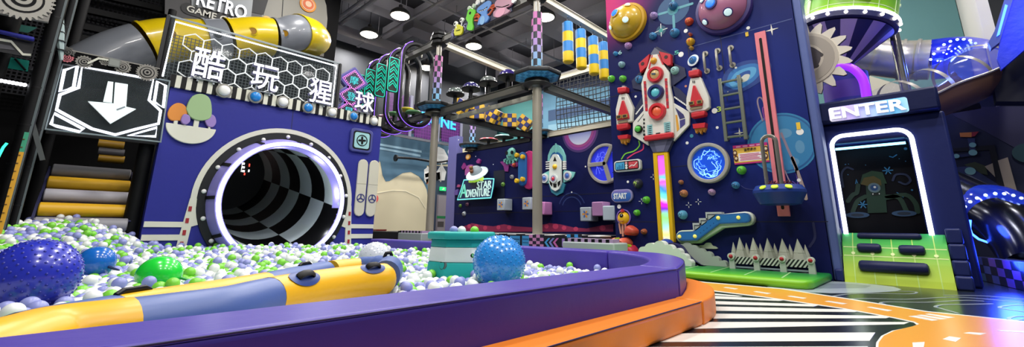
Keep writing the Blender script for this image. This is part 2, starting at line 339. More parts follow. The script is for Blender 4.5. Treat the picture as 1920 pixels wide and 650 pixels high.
w.px(P15, [(1002, 100), (1160, 70), (1160, 160), (1002, 172)], 0, .08, M('#28324c', .7)); w.px(P15, [(1030, 208), (1160, 180), (1160, 200), (1030, 228)], 0, .08, M('#2d4668', .7)); w.px(P15, [(1030, 235), (1160, 215), (1160, 228), (1030, 246)], 0, .085, M('#7aa2b4', .7))
struct(w, 'wall_far', 'dark far wall with a teal and cream mural seen through the rope course')
# right-hand side: navy mural wall and teal wall over it, white return
w = MB(); w.box((10.6, -9, 0), (10.8, 1.0, 3.05), M('#131a3a', .6)); PR = PX(10.6)
Zr = lambda x, y: (1680+x/4.0625, 200+y/4.0625)
MU = lambda pts, m, t=.01: w.px(PR, [Zr(*p) for p in pts], 0, t, m)
MU([(420, 60), (650, 0), (1100, 0), (1100, 420), (700, 200)], M('#2c2a4c', .6)); MU([(400, 320), (750, 290), (830, 640), (780, 640), (710, 330), (400, 345)], M('#0c0f1e', .6), .014)
MU([(485, 200), (575, 195), (575, 232), (490, 230)], M('#c77a3c', .6), .02); MU([(575, 195), (630, 190), (600, 225), (575, 230)], M('#8c2230', .6), .02)
MU([(545, 240), (600, 240), (605, 330), (560, 330)], M('#2b3563', .6), .016); MU([(415, 375), (590, 350), (600, 372), (420, 395)], M('#232d57', .6), .018); MU([(440, 460), (560, 455), (790, 600), (740, 610), (560, 520), (440, 500)], M('#2c3768', .6), .02)
MU([(445, 510), (560, 500), (740, 605), (600, 600)], M('#6b6f8e', .6), .018); MU([(675, 455), (735, 430), (755, 535)], M('#a79a90', .6), .016); MU([(775, 410), (850, 385), (920, 640), (830, 620)], M('#a79a8f', .6), .016)
MU([(270, 290), (305, 287), (320, 350), (285, 355)], M('#6d84b8', .6), .02); MU([(232, 295), (245, 292), (258, 355), (246, 358)], M('#6d84b8', .6), .02); MU([(520, 440), (600, 420), (680, 450), (700, 520), (600, 500)], M('#3b4434', .6), .012)
for x, y, r in ((583, 292, 4.5), (585, 350, 5.5), (460, 377, 4), (565, 490, 7)): w.disc(PR, *Zr(x, y), r, .02, .03, M('#7fb4bd', .5))
w.disc(PR, 1925, 287, 18, 0, .03, M('#24464f', .6))
struct(w, 'wall_right', 'navy wall with a printed robot arm behind the metal slides')
w = MB(); w.box((13, -1.05, 0), (13.2, 2.2, 9), M('#5d8d90', .7)); PT = PX(13)
w.box((10.8, -9, 3.0), (13, 1, 3.05), M('#15182a', .7)); w.px(PT, [(1590, 135), (1700, 168), (1700, 240), (1590, 240)], 0, .3, M('#c9c4b4', .6))
struct(w, 'wall_teal', 'dull teal upper wall behind the slides')
w = MB(); w.box((10.3, -1.2, 3.05), (13.2, -1.06, 9), M('#dcd8d0', .6)); struct(w, 'wall_side', 'white upper side wall beside the blue lit board')
# lamps
def lamp(x, y, z, label):
    t = thing('high_bay_lamp', label, 'lamp', (x, y, z), 'high bay lamps')
    s = MB(); s.lathe((x, y, z), (0, 0, 1), [(.34, .0), (.36, .02), (.33, .12), (.2, .24), (.07, .29), (.07, .4)], M('#6a6863', .4, .6), 24); s.build('lamp_shade', t)
    s = MB(); s.lathe((x, y, z), (0, 0, 1), [(.01, -.1), (.16, -.08), (.29, -.01), (.33, .01)], M('#fff3df', .4, emit=14), 24); s.build('diffuser', t)
    s = MB(); s.tube([(x, y, z+.38), (x, y, 8.6)], .012, DARKM, 6); s.build('hanging_cord', t)
for x, y, lb in ((6.87, 12.11, 'hanging high bay lamp at top, above the neon hoops'), (6.86, 14.26, 'hanging high bay lamp between the yellow slide and the neon hoops'), (10.34, 8.55, 'hanging lamp beside the checkered post top'), (10.25, 12.18, 'hanging lamp below the cartoon monster board'), (10.34, 15.53, 'small-looking hanging lamp seen low between the hoops and the checkered post')):
    lamp(x, y, 7.6, lb)
def area(x, y, z, P, size=.6, col=(1, .97, .94)):
    l = bpy.data.lights.new('lamp_and_fill_light', 'AREA'); l.shape = 'DISK'; l.size = size; l.energy = P; l.color = col
    o = bpy.data.objects.new('lamp_and_fill_light', l); C.objects.link(o); o.location = (x, y, z); return o
LP = 150
for x in (-.1, 3.4, 6.87, 10.3, 13.6):
    for y in (-2.2, 1.3, 4.9, 8.55, 12.15, 15.2):
        if x < 0 and y > 8: continue
        u_ = area(x, y, 8.05, 20, .5); u_.rotation_euler = (PI, 0, 0)  # added uplights without fixtures, to brighten the ceiling
        area(x, y, 7.5, LP*(.55 if (x > 8 and y < 2) else 1), .7)
def point(x, y, z, P, col, r=.08):
    l = bpy.data.lights.new('led_and_fill_light', 'POINT'); l.energy = P; l.color = col; l.shadow_soft_size = r
    o = bpy.data.objects.new('led_and_fill_light', l); C.objects.link(o); o.location = (x, y, z)
wd = bpy.data.worlds.new('world'); bpy.context.scene.world = wd; wd.use_nodes = True; wd.node_tree.nodes['Background'].inputs[0].default_value = (.7, .8, 1, 1); wd.node_tree.nodes['Background'].inputs[1].default_value = .10
sc = bpy.context.scene; sc.view_settings.view_transform = 'Standard'; sc.view_settings.look = 'None'; sc.view_settings.exposure = 0; sc.view_settings.gamma = 1
# ceiling services
GD = M('#a3a0a6', .6); GD2 = M('#77757a', .6)
def duct(lo, hi, label, mt=GD):
    m = MB(); m.box(lo, hi, mt)
    ax = 0 if hi[0]-lo[0] > hi[1]-lo[1] else 1; n = max(2, int((hi[ax]-lo[ax])/1.4))
    for i in range(n+1):
        p = lo[ax]+(hi[ax]-lo[ax])*i/n; a = list(lo); b = list(hi); a[ax] = p-.03; b[ax] = p+.03; a = [q-.03 for q in a]; b = [q+.03 for q in b]; m.box(a, b, mt)
    tag(m.build('air_duct'), label, 'duct')
duct((4.4, 9, 7.9), (5.2, 17, 8.3), 'long grey air duct under the ceiling above the cream wall'); duct((8.0, 13.0, 7.9), (15.5, 13.7, 8.25), 'grey air duct crossing behind the monster board', GD2); duct((5.2, 15.0, 7.6), (9, 15.6, 8.0), 'short grey duct branch near the yellow slide')
for i, (a, b, r, lb) in enumerate((((7.6, 5, 7.95), (7.6, 19, 7.95), .05, 'thin sprinkler pipe running over the monster board'), ((5.8, 8, 8.0), (5.8, 17, 8.0), .07, 'pair of ceiling pipes, front pipe above the hoops'), ((6.05, 8, 8.0), (6.05, 17, 8.0), .07, 'pair of ceiling pipes, rear pipe above the hoops'), ((9.6, 4, 7.6), (9.6, 17, 7.6), .04, 'thin grey pipe passing above the dome stools'), ((13.6, 4, 6.9), (13.6, 17, 6.9), .05, 'grey pipe low in front of the far wall'), ((3, 11.2, 8), (16, 11.2, 8), .05, 'cross pipe under the ceiling beyond the posts'))):
    m = MB(); m.tube([a, b], r, GD, 8)
    n = 7
    for k in range(1, n):
        p = V(a).lerp(V(b), k/n); m.tube([p, (p.x, p.y, 8.9)], .012, GD2, 5)
    tag(m.build('ceiling_pipe'), lb, 'pipe')
# ================================================================== BALL PIT
PUR = foam('#4a3a9c', .38); ORF = foam('#e8801e', .4)
def padwall(outl, z0, z1, mat, name, label, cat='pad', bev=.025, seam=None):
    m = MB(); m.prism(PZ(0), outl, z0, z1, mat); o = tag(m.build(name, bevel=bev, seg=3), label, cat)
    if seam:
        m = MB(); m.tube([(x, y, z1-.006) for x, y in seam], .003, M('#241a4c' if 'purple' in label else '#8a4210', .6), 6); m.build('stitched_seam', o)
    return o
oc = [(3.1, 1.36), (3.49, 1.49), (3.9, 1.65), (4.3, 1.86), (4.72, 2.17), (4.93, 2.48), (4.98, 2.9)]; ic = [(4.64, 2.9), (4.52, 2.62), (4.22, 2.24), (3.82, 1.95), (3.4, 1.77), (3.1, 1.68)]
oc = [(p.x, p.y) for p in spl([(*q, 0) for q in oc], 4)]; ic = [(p.x, p.y) for p in spl([(*q, 0) for q in ic], 4)]
padwall([(-1.7, 1.36), (3.095, 1.36), (3.095, 1.68), (-1.7, 1.68)], 0, .33, PUR, 'pit_wall_pad', 'long purple padded ball pit wall above the orange step', 'padded wall', seam=[(-1.69, 1.362), (3.09, 1.362)])
padwall(oc+ic, 0, .33, PUR, 'pit_wall_pad', 'curved purple padded corner of the ball pit wall', 'padded wall', seam=[(x-.002, y+.004) for x, y in oc])
padwall([(4.64, 2.905), (4.98, 2.905), (4.98, 8.7), (4.64, 8.7)], 0, .33, PUR, 'pit_wall_pad', 'far purple padded ball pit wall in front of the trampoline kerb', 'padded wall')
oo = [(2.985, 1.165), (3.25, 1.2), (3.55, 1.29), (3.85, 1.43), (4.1, 1.62), (4.27, 1.84)]; oo = [(p.x, p.y) for p in spl([(*q, 0) for q in oo], 4)]
padwall([(-1.7, 1.165), (2.975, 1.165), (2.975, 1.355), (-1.7, 1.355)], 0, .15, ORF, 'step_pad', 'long orange padded step along the purple pit wall', 'step', seam=[(-1.69, 1.168), (2.97, 1.168)])
padwall(oo+[(3.9, 1.645), (3.49, 1.485), (3.1, 1.356), (2.985, 1.355)], 0, .15, ORF, 'step_pad', 'curved orange padded step at the pit corner', 'step')
def hgt(x, y):                       # level of the ball bed
    sm = lambda a, b, t: (lambda q: q*q*(3-2*q))(max(0, min(1, (t-a)/(b-a))))
    h = .13+.10*sm(3.2, 8.6, y)-.03*sm(2.5, 4.4, x)
    return h+.42*sm(6.6, 9.2, y)*sm(1.25, .2, x)
def big_ball(x, y, z, r, mat, name, label, sp=0, sc=(1, 1, 1), valve=None, rot=None):
    SPK_ = {'violet': M('#2a2f9c', .45), 'pearl': M('#c0c5cc', .4)}.get(label.split()[1] if 'violet' in label else label.split()[0], M('#2f86d4', .4))
    t = thing(name, label, 'ball', (x, y, z-r*sc[2])); m = MB(); m.sphere((x, y, z), r, mat, 36, 24, sc)
    if sp:
        n = int(sp)
        for i in range(n):
            k = 1-2*(i+.5)/n; q = math.sqrt(1-k*k); a = i*2.399963; d = V((q*cos(a), q*sin(a), k)); p = V((d.x*sc[0], d.y*sc[1], d.z*sc[2]))*r+V((x, y, z))
            m.lathe(p-d*.001, d, [(r*.036, 0), (r*.03, r*.014), (r*.014, r*.026), (0, r*.029)], SPK_, 6, cap=False)
    o = m.build('ball_skin', t)
    if valve:
        m = MB(); d = V(valve).normalized(); p = V((x+d.x*r*sc[0], y+d.y*r*sc[1], z+d.z*r*sc[2])); e = d.orthogonal(); m.tube([p-d*.01, p+d*.015, p+d*.03+V((.02, -.02, -.01)), p+d*.03+V((.05, -.05, -.02))], [.012, .012, .01, .006], M('#1c2c58' if 'green' not in label else '#1f9a35', .4), 8); m.build('valve_tail', t)
    return t
PBL = M('#2a34b4', .25, coat=.4)

big_ball(-.06, 4.0, .28, .217, PBL, 'massage_ball', 'large violet spiky ball, biggest ball in the pit', 380, (1, 1, 1))
big_ball(.27, 5.3, .265, .135, M('#1766c0', .2, coat=.5), 'bouncy_ball', 'smooth blue ball half behind the violet spiky ball', 0, valve=(.6, -.75, -.25))
big_ball(.62, 4.55, .20, .15, M('#1fd53a', .25, coat=.5), 'bouncy_ball', 'bright green rubber ball lying in the pit', 0, (1.03, 1.03, .95), valve=(.85, -.5, -.2))
big_ball(2.5, 4.55, .245, .18, M('#c9cdd6', .25, coat=.5), 'massage_ball', 'pearl grey spiky ball behind the boat bow', 160)
big_ball(2.7, 2.77, .305, .226, M('#2f8fe0', .22, coat=.6), 'massage_ball', 'sky blue spiky ball beside the octagonal table', 380)
# teal and white octagonal play table
tx, ty = 2.98, 3.62
t = thing('octagonal_table', 'teal and white octagonal foam table standing in the balls', 'table', (tx, ty, 0))
TQ = foam('#29ada5'); OA = 22.5
def octl(m, prof, mat): 
    vs = []; n = 8
    for r, h in prof:
        for i in range(n):
            a = math.radians(OA+45*i); vs.append((tx+r*cos(a), ty+r*sin(a), h))
    fs = [[j*n+i, j*n+(i+1) % n, (j+1)*n+(i+1) % n, (j+1)*n+i] for j in range(len(prof)-1) for i in range(n)]+[list(range(n))[::-1], list(range((len(prof)-1)*n, len(prof)*n))]
    m.add(vs, fs, mat)
m = MB(); octl(m, [(.385, 0), (.352, .26)], TQ); b_ = m.build('base', t, .012)
m = MB(); octl(m, [(.354, .262), (.334, .40)], M('#e9eee6', .5)); m.build('white_band', t, .008)
m = MB(); octl(m, [(.335, .402), (.325, .475)], TQ); octl(m, [(.365, .477), (.372, .49), (.372, .535), (.355, .55)], TQ); m.build('rim', t, .01)
PT_ = Pl((tx, ty, 0), (-.69, -.72, 0.15), (.72, -.69, 0), (0, 0, 1))
def onside(px, py, r, m, mat, h, ins=0):
    d = ray(px, py); best = None
    for k in range(400):
        p = EYE+d*(.0035+.00002*k*1.2); z = p.z
        if z < .0 or z > .48: continue
        rr = .385-(.385-.327)*z/.47
        ins_ = max((p.x-tx)*cos(math.radians(45*j))+(p.y-ty)*sin(math.radians(45*j)) for j in range(8))
        if ins_ < rr*cos(math.radians(22.5)): best = p; break
    if best is None: return
    j = max(range(8), key=lambda j: (best.x-tx)*cos(math.radians(45*j))+(best.y-ty)*sin(math.radians(45*j))); nn = V((cos(math.radians(45*j)), sin(math.radians(45*j)), .16)).normalized()
    m.lathe(best-nn*.01, nn, [(r, 0), (r, h+.01), (r*.8, h+.014), (r*.6, h+.004)], mat, 20)
m = MB(); onside(885, 479, .022, m, BLACK, .012); onside(885, 479, .017, m, M('#29c453', .4), .018); m.build('round_button', t)
m = MB(); onside(830, 497, .055, m, M('#5f706d', .6), .004); onside(830, 497, .046, m, M('#2f3b3a', .7), .006); m.build('round_hole', t)
# inflatable boat: two tubes joined at the bow
bt = thing('inflatable_boat', 'yellow and blue inflatable raft lying in the ball pit', 'boat', (.8, 2.3, .16))
YV = M('#f0b40d', .35, bump=.08); BV = M('#4a63a0', .4, bump=.08)
Fp = [on('z', .325, x, y)-V((0, 0, .105)) for x, y in ((-120, 625), (0, 601), (100, 577), (220, 563), (330, 550), (430, 537), (520, 519), (650, 501), (722, 495))]
fr = spl(Fp, 8); rad = []
m1 = MB(); r = .112
def cyl(path, rr, mat, name, par, n=20): 
    q = MB(); q.tube(path, rr, mat, n); return q.build(name, par, angle=50)
def pxof(p): return prj(p)[0]
y1 = [p for p in fr if pxof(p) <= 245]; b1 = [p for p in fr if 228 <= pxof(p) <= 515]; y2 = [p for p in fr if pxof(p) >= 498]
yb = cyl(y1, r, YV, 'yellow_tube', bt); bb = cyl(b1, r*.985, BV, 'blue_tube', bt)
e = y2[-1]; dd = (y2[-1]-y2[-2]).normalized()
yt = cyl(y2+[e+dd*.04, e+dd*.06], [r]*len(y2)+[r*.8, r*.4], YV, 'yellow_tube', bt)
Bp = [on('z', .31, x, y)-V((0, 0, .09)) for x, y in ((40, 583), (105, 570), (219, 551), (350, 532), (480, 513), (612, 489), (680, 483))]
bk = spl(Bp, 8)
for lo_x, hi_x, mt, nm in ((-999, 215, BV, 'blue_tube'), (205, 497, YV, 'yellow_tube'), (490, 618, BV, 'blue_tube'), (612, 999, YV, 'yellow_tube')):
    seg = [p for p in bk if lo_x <= pxof(p) <= hi_x]
    if len(seg) > 1: cyl(seg, r*(.8 if mt is YV else .79), mt, nm, bt)
bow = spl([Bp[-1]+V((0, 0, .01)), on('z', .24, 708, 500), on('z', .24, 730, 504), Fp[-1]+V((.02, .02, .02))], 6)
cyl(bow, [.09]*6+[.10]*6+[.11]*(len(bow)-12), BV, 'blue_bow', bt)
def patch(px, py, w, h, tilt):
    P0 = Pl((0, 0, .27+r+.002), (0, 0, 1), (1, 0, 0), (0, 1, 0)); c_ = None
    # nearest point of the tube axis to the viewing ray, then out to its skin
    q = min(fr, key=lambda p: abs(pxof(p)-px)); i_ = fr.index(q); d = (fr[min(i_+2, len(fr)-1)]-fr[max(i_-2, 0)]).normalized(); side = d.cross(V((0, 0, 1))).normalized(); nn = (V((0, 0, 1))*cos(tilt)+side*sin(tilt)).normalized(); o = q+nn*(r+.001); vv = nn.cross(d)
    pp = MB(); vs, fs = [], []; n = 26
    ol = circ(0, 0, w, h, n)
    rows = 5
    for j in range(rows+1):
        for x, y in ol:
            k = j/rows; a = y*k/r; vs.append(q+d*(x*k)+(nn*cos(a)+vv*sin(a))*(r+.009-.004*k*k))
    for j in range(rows):
        for i in range(n): fs.append([j*n+i, j*n+(i+1) % n, (j+1)*n+(i+1) % n, (j+1)*n+i])
    pp.add(vs, fs, M('#2a4488', .4), True); pt = pp.build('handle_patch', yt)
    h_ = MB(); path = [q+d*(s_*w*.5)+nn*(r+.004+z_) for s_, z_ in ((-1, .004), (-.85, .018), (-.4, .028), (.4, .028), (.85, .018), (1, .004))]
    h_.tube(path, .011, BLACK, 8, up=nn, flat=2.0); h_.build('grab_handle', pt)
patch(545, 528, .12, .06, .62); patch(684, 508, .10, .05, .6)
m = MB(); q = bow[10]; m.tube([q+V((-.03, .0, .09)), q+V((-.015, .0, .125)), q+V((.02, -.01, .13)), q+V((.035, -.01, .1))], .016, BLACK, 8); m.build('grab_handle', bt)
for px in (565, 235):
    q = min(bk, key=lambda p: abs(pxof(p)-px)); d = (bk[20]-bk[8]).normalized(); m = MB(); m.tube([q-d*.08+V((0, 0, .085)), q-d*.05+V((0, 0, .1)), q+d*.05+V((0, 0, .1)), q+d*.08+V((0, 0, .085))], .013, BLACK, 8); m.build('grab_handle', bt)
# ================================================================== LEFT SIDE
P88 = PY(8.8); PNL = foam('#2b2f8c', .5)
pt = thing('tunnel_panel', 'tall indigo foam panel holding the round tunnel mouth', 'play panel', (2.8, 8.9, 0))
TC = (2.80, 1.03); TR = 1.0
x0, x1, zt = .88, 4.74, 2.86
m = MB(); ol = [(x0, 0), (x0, zt), (x1, zt), (x1, 0), (TC[0]+.5, 0)]
a1 = math.degrees(math.atan2(-TC[1]+.0, .5))
hole = circ(TC[0], TC[1], 1.15, None, 40, a1, -180-a1)[::1]
hole = circ(TC[0], TC[1], 1.144, None, 44, -64, 244)
m.prism(P88, [(x0, 0), (x0, zt), (x1, zt), (x1, 0)]+[(hole[0][0], 0)]+hole+[(hole[-1][0], 0)], -.25, 0, PNL)
m.prism(P88, [P88.loc(549, 205), P88.loc(551, 205), P88.loc(546.3, 248), P88.loc(544.6, 248)], 0, .002, M('#1a1d5c', .6)); m.build('panel_body', pt)
m = MB(); ab = P88.loc(323, 154)[1]; n = 53
for i in range(n):
    a = x0-.03+(x1-x0+.06)*i/n; b = x0-.03+(x1-x0+.06)*(i+1)/n; m.prism(P88, [(a, 2.81), (b, 2.81), (b, 3.02), (a, 3.02)], -.28, .05, (BLACK, CREAM)[i % 2])
m.build('striped_band', pt)
for i, (x, y, r) in enumerate(((418, 171.7, 13), (476.6, 182.8, 12), (528, 192.6, 11), (575, 203, 10.3), (619.7, 211.6, 9.5), (660, 219, 9), (698, 227.8, 8.5))):
    b = MB(); b.disc(P88, x, y, r, .05, .09, M('#8f8d83', .5)); bo = b.build('button_rim', pt, .008)
    b = MB(); b.dome(P88, x, y, r*.74, .06, (WHITE, M('#1f86d8', .25, coat=.5))[i % 2], .09, flat=.3); o = b.build('button_cap', bo); o['label'] = ('white', 'glossy blue')[i % 2]+' push button cap'
# ring around the mouth
m = MB(); m.ringp(P88, *TC, 1.30, 1.385, 0, .02, CREAM, n=44, a0=-20, a1=200)
for sx in (-1, 1):
    xa, xb = TC[0]+sx*1.30, TC[0]+sx*1.42
    m.prism(P88, [(xa-sx*.02, TC[1]-.02), (xb-sx*.03, TC[1]-.02), (xb+sx*.06, 0), (xa+sx*.04, 0)], 0, .021, CREAM)
    for z in (.84, .65, .46, .28): xm = TC[0]+sx*(1.365+(.84-z)*.055); m.prism(P88, [(xm-.022, z-.04), (xm+.022, z-.04), (xm+.022, z+.04), (xm-.022, z+.04)], .021, .03, M('#a3252e', .5))
m.build('white_arch', pt)
m = MB(); m.ringp(P88, *TC, 1.15, 1.295, 0, .03, M('#0d1014', .5), n=56); o = m.build('black_ring', pt)
for x, y in ((605, 167), (505, 178), (405, 218), (320, 290), (263, 387), (260, 497), (293, 588), (698, 197), (770, 252), (817, 325), (840, 405), (830, 490), (790, 572)):
    s = MB(); x, y = 260+x/2.167, 180+y/2.167; u, v = P88.loc(x, y); s.lathe(P88.w(u, v, .03), (0, -1, 0), [(.037, 0), (.037, .012), (.028, .028), (.012, .036), (0, .037)], WHITE, 14); s.build('stud', o)
m = MB(); m.lathe((TC[0], 8.8, TC[1]), (0, -1, 0), [(1.18, 0), (1.155, .12), (1.10, .3), (1.0, .3), (1.0, -.02)], M('#9a92e0', .4), 64, cap=False); o = m.build('lilac_collar', pt)
for k in range(11):
    a = math.radians(180+33*k); s = MB(); e = V((cos(a), 0, sin(a))); tn = V((-sin(a), 0, cos(a))); p0 = V((TC[0], 8.79, TC[1]))+e*1.187; p1 = V((TC[0], 8.505, TC[1]))+e*1.11
    ax = (p1-p0).normalized(); s.obox((p0+p1)/2, (p1-p0).length/2, .028, .008, BLACK, (ax, tn, ax.cross(tn))); s.build('strap', o)
m = MB(); m.tube([(TC[0]+1.05*cos(2*PI*i/64), 8.49, TC[1]+1.05*sin(2*PI*i/64)) for i in range(64)], .036, M('#e4e4ff', .4, emit=1.7), 8, closed=True, up=(0, -1, 0)); m.build('neon_ring', pt)
for k in range(8): point(TC[0]+.9*cos(PI*k/4+.2), 8.62, TC[1]+.9*sin(PI*k/4+.2), 4, (.92, .95, 1), .05)  # unseen point lights added inside the mouth to brighten the tunnel
# checkered tunnel behind the mouth
AX = ray(200, 226).normalized(); T0 = V((TC[0], 8.5, TC[1])); NR, SUB, NA = 7, 3, 48; GT = M('#b4c0be', .45); BK = M('#040405', .5, spec=.2)
t_ = thing('crawl_tunnel', 'black and grey checkered tunnel tube running back from the mouth', 'tunnel', (TC[0], 10, 0))
vs, fs = [], []; m = MB()
for i in range(NR*SUB+1):
    k = i/SUB*.8; c = T0+AX*k
    if i == 0: pass
    for j in range(NA):
        a = 2*PI*j/NA-math.radians(5); vs.append(c+V((cos(a), 0, sin(a)))*1.0)
for i in range(NR*SUB):
    for j in range(NA):
        q = (j+1) % NA; fs.append(([i*NA+j, i*NA+q, (i+1)*NA+q, (i+1)*NA+j], (i//SUB+j//8) % 2))
m.add(vs, [f_ for f_, c_ in fs if not c_], GT, True); m.add(vs, [f_ for f_, c_ in fs if c_], BK, True); m.build('tunnel_tube', t_)
m = MB(); E_ = T0+AX*(NR*.8); m.lathe(E_, (0, 1, 0), [(1.02, 0), (1.02, .03)], M('#0a0c0f', .6), 40); eo = m.build('end_screen', t_)
PE = PY(E_.y-.01); m = MB()
for q in ((456, 306), (456, 313), (456, 320)): m.quad(PE, q[0]-2.5, q[1]+2, q[0]+3, q[1]-1, 0, .01, LEDS)
m.quad(PE, 452, 322, 454.5, 303, 0, .01, LEDS); m.quad(PE, 466, 312, 469, 307, 0, .01, M('#ff5040', .5, emit=2)); m.quad(PE, 457, 328, 460, 324, 0, .01, M('#ff5040', .5, emit=2)); m.quad(PE, 465, 322, 468, 318, 0, .01, LEDS); m.build('indicator_lights', eo)
# tree emblem
m = MB(); a = P88.loc(310.5, 230.8); b = P88.loc(404, 243); r = (b[0]-a[0])/2; cx_ = (a[0]+b[0])/2; cz_ = (a[1]+b[1])/2
m.prism(P88, circ(cx_, cz_, r, r*.86, 30, 180, 360), 0, .05, CREAM)
for x, y, w_, y1 in ((329, 228, 6, 205), (345, 236, 3, 228), (366, 237, 8, 215), (391, 242, 3.5, 232)):
    u, v = P88.loc(x, y); q = P88.s(x, y); v1 = P88.loc(x, y1)[1]; m.prism(P88, [(u-w_/2*q, cz_-.01), (u+w_/2*q, cz_-.01), (u+w_/2*q, v1), (u-w_/2*q, v1)], 0, .05, CREAM)
em = m.build('planter_emblem', pt, .008)
for pts, h, t1 in (([(337, 227), (320, 226), (313, 216), (318, 202), (330, 194), (342, 196), (349, 204), (350, 216), (346, 224)], '#dc8a35', .055), ([(347.5, 205), (352, 192), (360, 181), (374, 177), (387, 181), (394, 192), (395.5, 214), (390, 224), (372, 227), (355, 220)], '#9dbb87', .07),
                  ([(337, 226), (341, 217), (347, 215), (354, 219), (355, 228), (349, 234), (341, 233)], '#9a7fc0', .08), ([(383, 228), (386, 218), (395, 215), (402, 220), (404, 231), (398, 239), (388, 237)], '#9a7fc0', .06)):
    s = MB(); c_ = V((0, 0, 0)); q = [(p.x, p.y) for p in spl([(*P88.loc(*p), 0) for p in pts+pts[:1]], 3)][:-1]; s.prism(P88, q, 0, t1, M(h, .55)); s.build('tree_crown', em, .01)
# fan box
m = MB(); u, v = P88.loc(676, 264); q = P88.s(676, 264); R = 22*q; m.prism(P88, rrect(u-R, v-R, u+R, v+R, R*.35), 0, .06, M('#454a8e', .5)); fb = m.build('fan_box', pt, .02)
m = MB(); R = 17*q; m.prism(P88, rrect(u-R, v-R, u+R, v+R, R*.3), .06, .065, BLACK); R = 14.5*q; m.prism(P88, rrect(u-R, v-R, u+R, v+R, R*.3), .065, .07, M('#9fd0d2', .5)); m.ringp(P88, u, v, 9*q, 10.5*q, .07, .078, BLACK, n=28)
for a in (45, 135, 225, 315):
    ca, sa = cos(math.radians(a-40)), sin(math.radians(a-40)); m.prism(P88, circ(u+ca*4*q, v+sa*4*q, 3.6*q, 1.9*q, 14, rot=a-40), .07, .08, BLACK)
m.build('fan_face', fb)
# two rounded planks with wheel emblems
for xa, xb in (((675.5, 298), (671, 405)), ((697.5, 300), (692.5, 406))):
    m = MB(); ua, ub = P88.loc(*xa), P88.loc(*xb); wd_ = 19*P88.s(*xa); m.prism(P88, stroke([(ub[0], ua[1]-wd_/2), (ub[0], ub[1]+wd_/2)], wd_), 0, .05, M('#d3cfbb', .6)); o = m.build('rounded_plank', pt, .012)
    m = MB(); u = ub[0]; v = P88.loc(672, 371)[1]; q = P88.s(672, 371); m.ringp(P88, u, v, 6.5*q, 8*q, .05, .06, M('#3c417e', .5), n=24)
    for a in (90, 210, 330): m.prism(P88, stroke([(u, v), (u+7*q*cos(math.radians(a)), v+7*q*sin(math.radians(a)))], 2*q, False), .05, .06, M('#3c417e', .5))
    m.build('wheel_emblem', o); m = MB(); m.prism(P88, [(u-wd_/2, v+.3), (u+wd_/2, v+.3), (u+wd_/2, v+.308), (u-wd_/2, v+.308)], .05, .053, M('#a7a38f', .6)); m.build('plank_seam', o)
for z0, z1 in ((.545, .63), (.34, .43)):
    for xa, xb in ((x0+.01, TC[0]-1.36), (TC[0]+1.40, x1-.01)): m = MB(); m.prism(P88, [(xa, z0), (xb, z0), (xb, z1), (xa, z1)], 0, .02, CREAM); m.build('white_stripe', pt)
# honeycomb glass balustrade
PG = PY(8.95); g = thing('honeycomb_balustrade', 'clear balustrade with a glowing white honeycomb above the indigo panel', 'balustrade', (2.3, 8.95, 2.9))
m = MB(); m.px(PG, [(322, 33), (637, 122), (632, 208), (305, 152)], -.01, .0, clear('#7a8a8e', .05)); m.build('glass_pane', g)
m = MB(); A0 = PG.hit(316, 29); A1 = PG.hit(638, 120); m.beam((A0.x, 8.95, 2.95), A0, .07, .05, DARKM, (1, 0, 0)); m.beam((A1.x, 8.95, 2.95), A1, .07, .05, DARKM, (1, 0, 0)); m.beam(A0, (A1.x, 8.95, A0.z), .03, .03, M('#8e979b', .3)); m.build('frame', g)
m = MB(); B0 = PG.hit(329, 40); B1 = PG.hit(630, 125); zt_ = (B0.z+B1.z)/2; m.tube([(B0.x-.02, 8.93, 3.0), (B0.x, 8.93, zt_), (B1.x, 8.93, zt_), (B1.x, 8.93, 3.0)], .014, LED, 6); m.build('edge_strip', g)
m = MB(); h0 = PG.loc(363, 79); h1 = PG.loc(604, 143); w_ = (h1[0]-h0[0])/8; zz = (h0[1]+h1[1])/2; R = w_/math.sqrt(3)
for row in range(4):
    for k in range(-1, 10):
        u = h0[0]+w_*(k+(row % 2)*.5); v = zz-row*R*1.5
        if u < PG.loc(330, 90)[0]+w_*.35 or u > h1[0]+.06 or v-R < 2.96: continue
        if row == 0 and k < 0: continue
        if row == 2 and k in (8,): continue
        m.ringp(PG, u, v, R*.97, R*1.06, .0, .025, M('#e4e8e8', .4, emit=.45), n=6, a0=30, a1=390)
m.build('honeycomb', g)
# four standing glyph letters
PLt = PY(8.72)
for ch, bl, tr, lb in (('酷', (356, 142), (425, 101), 'glowing white glyph 酷, standing over the tree emblem'), ('玩', (467, 164), (525, 130), 'glowing white glyph 玩, standing at mid honeycomb'), ('猩', (576, 190), (623, 155), 'glowing white glyph 猩, just before the honeycomb ends'), ('球', (662, 206), (701, 177), 'glowing white glyph 球, standing clear of the honeycomb')):
    a = PLt.loc(*bl); c_ = PLt.loc(*tr); t = thing('sign_letter', lb, 'letter', (*PLt.w((a[0]+c_[0])/2, 3.0)[:2], 3.02), 'lit letters over the tunnel panel')
    m = MB(); m.text(PLt, ch, bl, tr, -.05, .05, M('#f4f4fc', .4, emit=.8), bold=.010, side=M('#8a86b4', .5)); m.build('glyph', t)
    m = MB(); zb = a[1]
    for f_ in (.25, .75): u = a[0]+(c_[0]-a[0])*f_; m.box((u-.015, 8.72, 2.98), (u+.015, 8.75, zb+.12), M('#9aa0a6', .3, .6))
    m.box((a[0]+.06, 8.70, 3.02), (c_[0]-.06, 8.76, 3.035), M('#9aa0a6', .3, .6)); m.build('bracket', t)
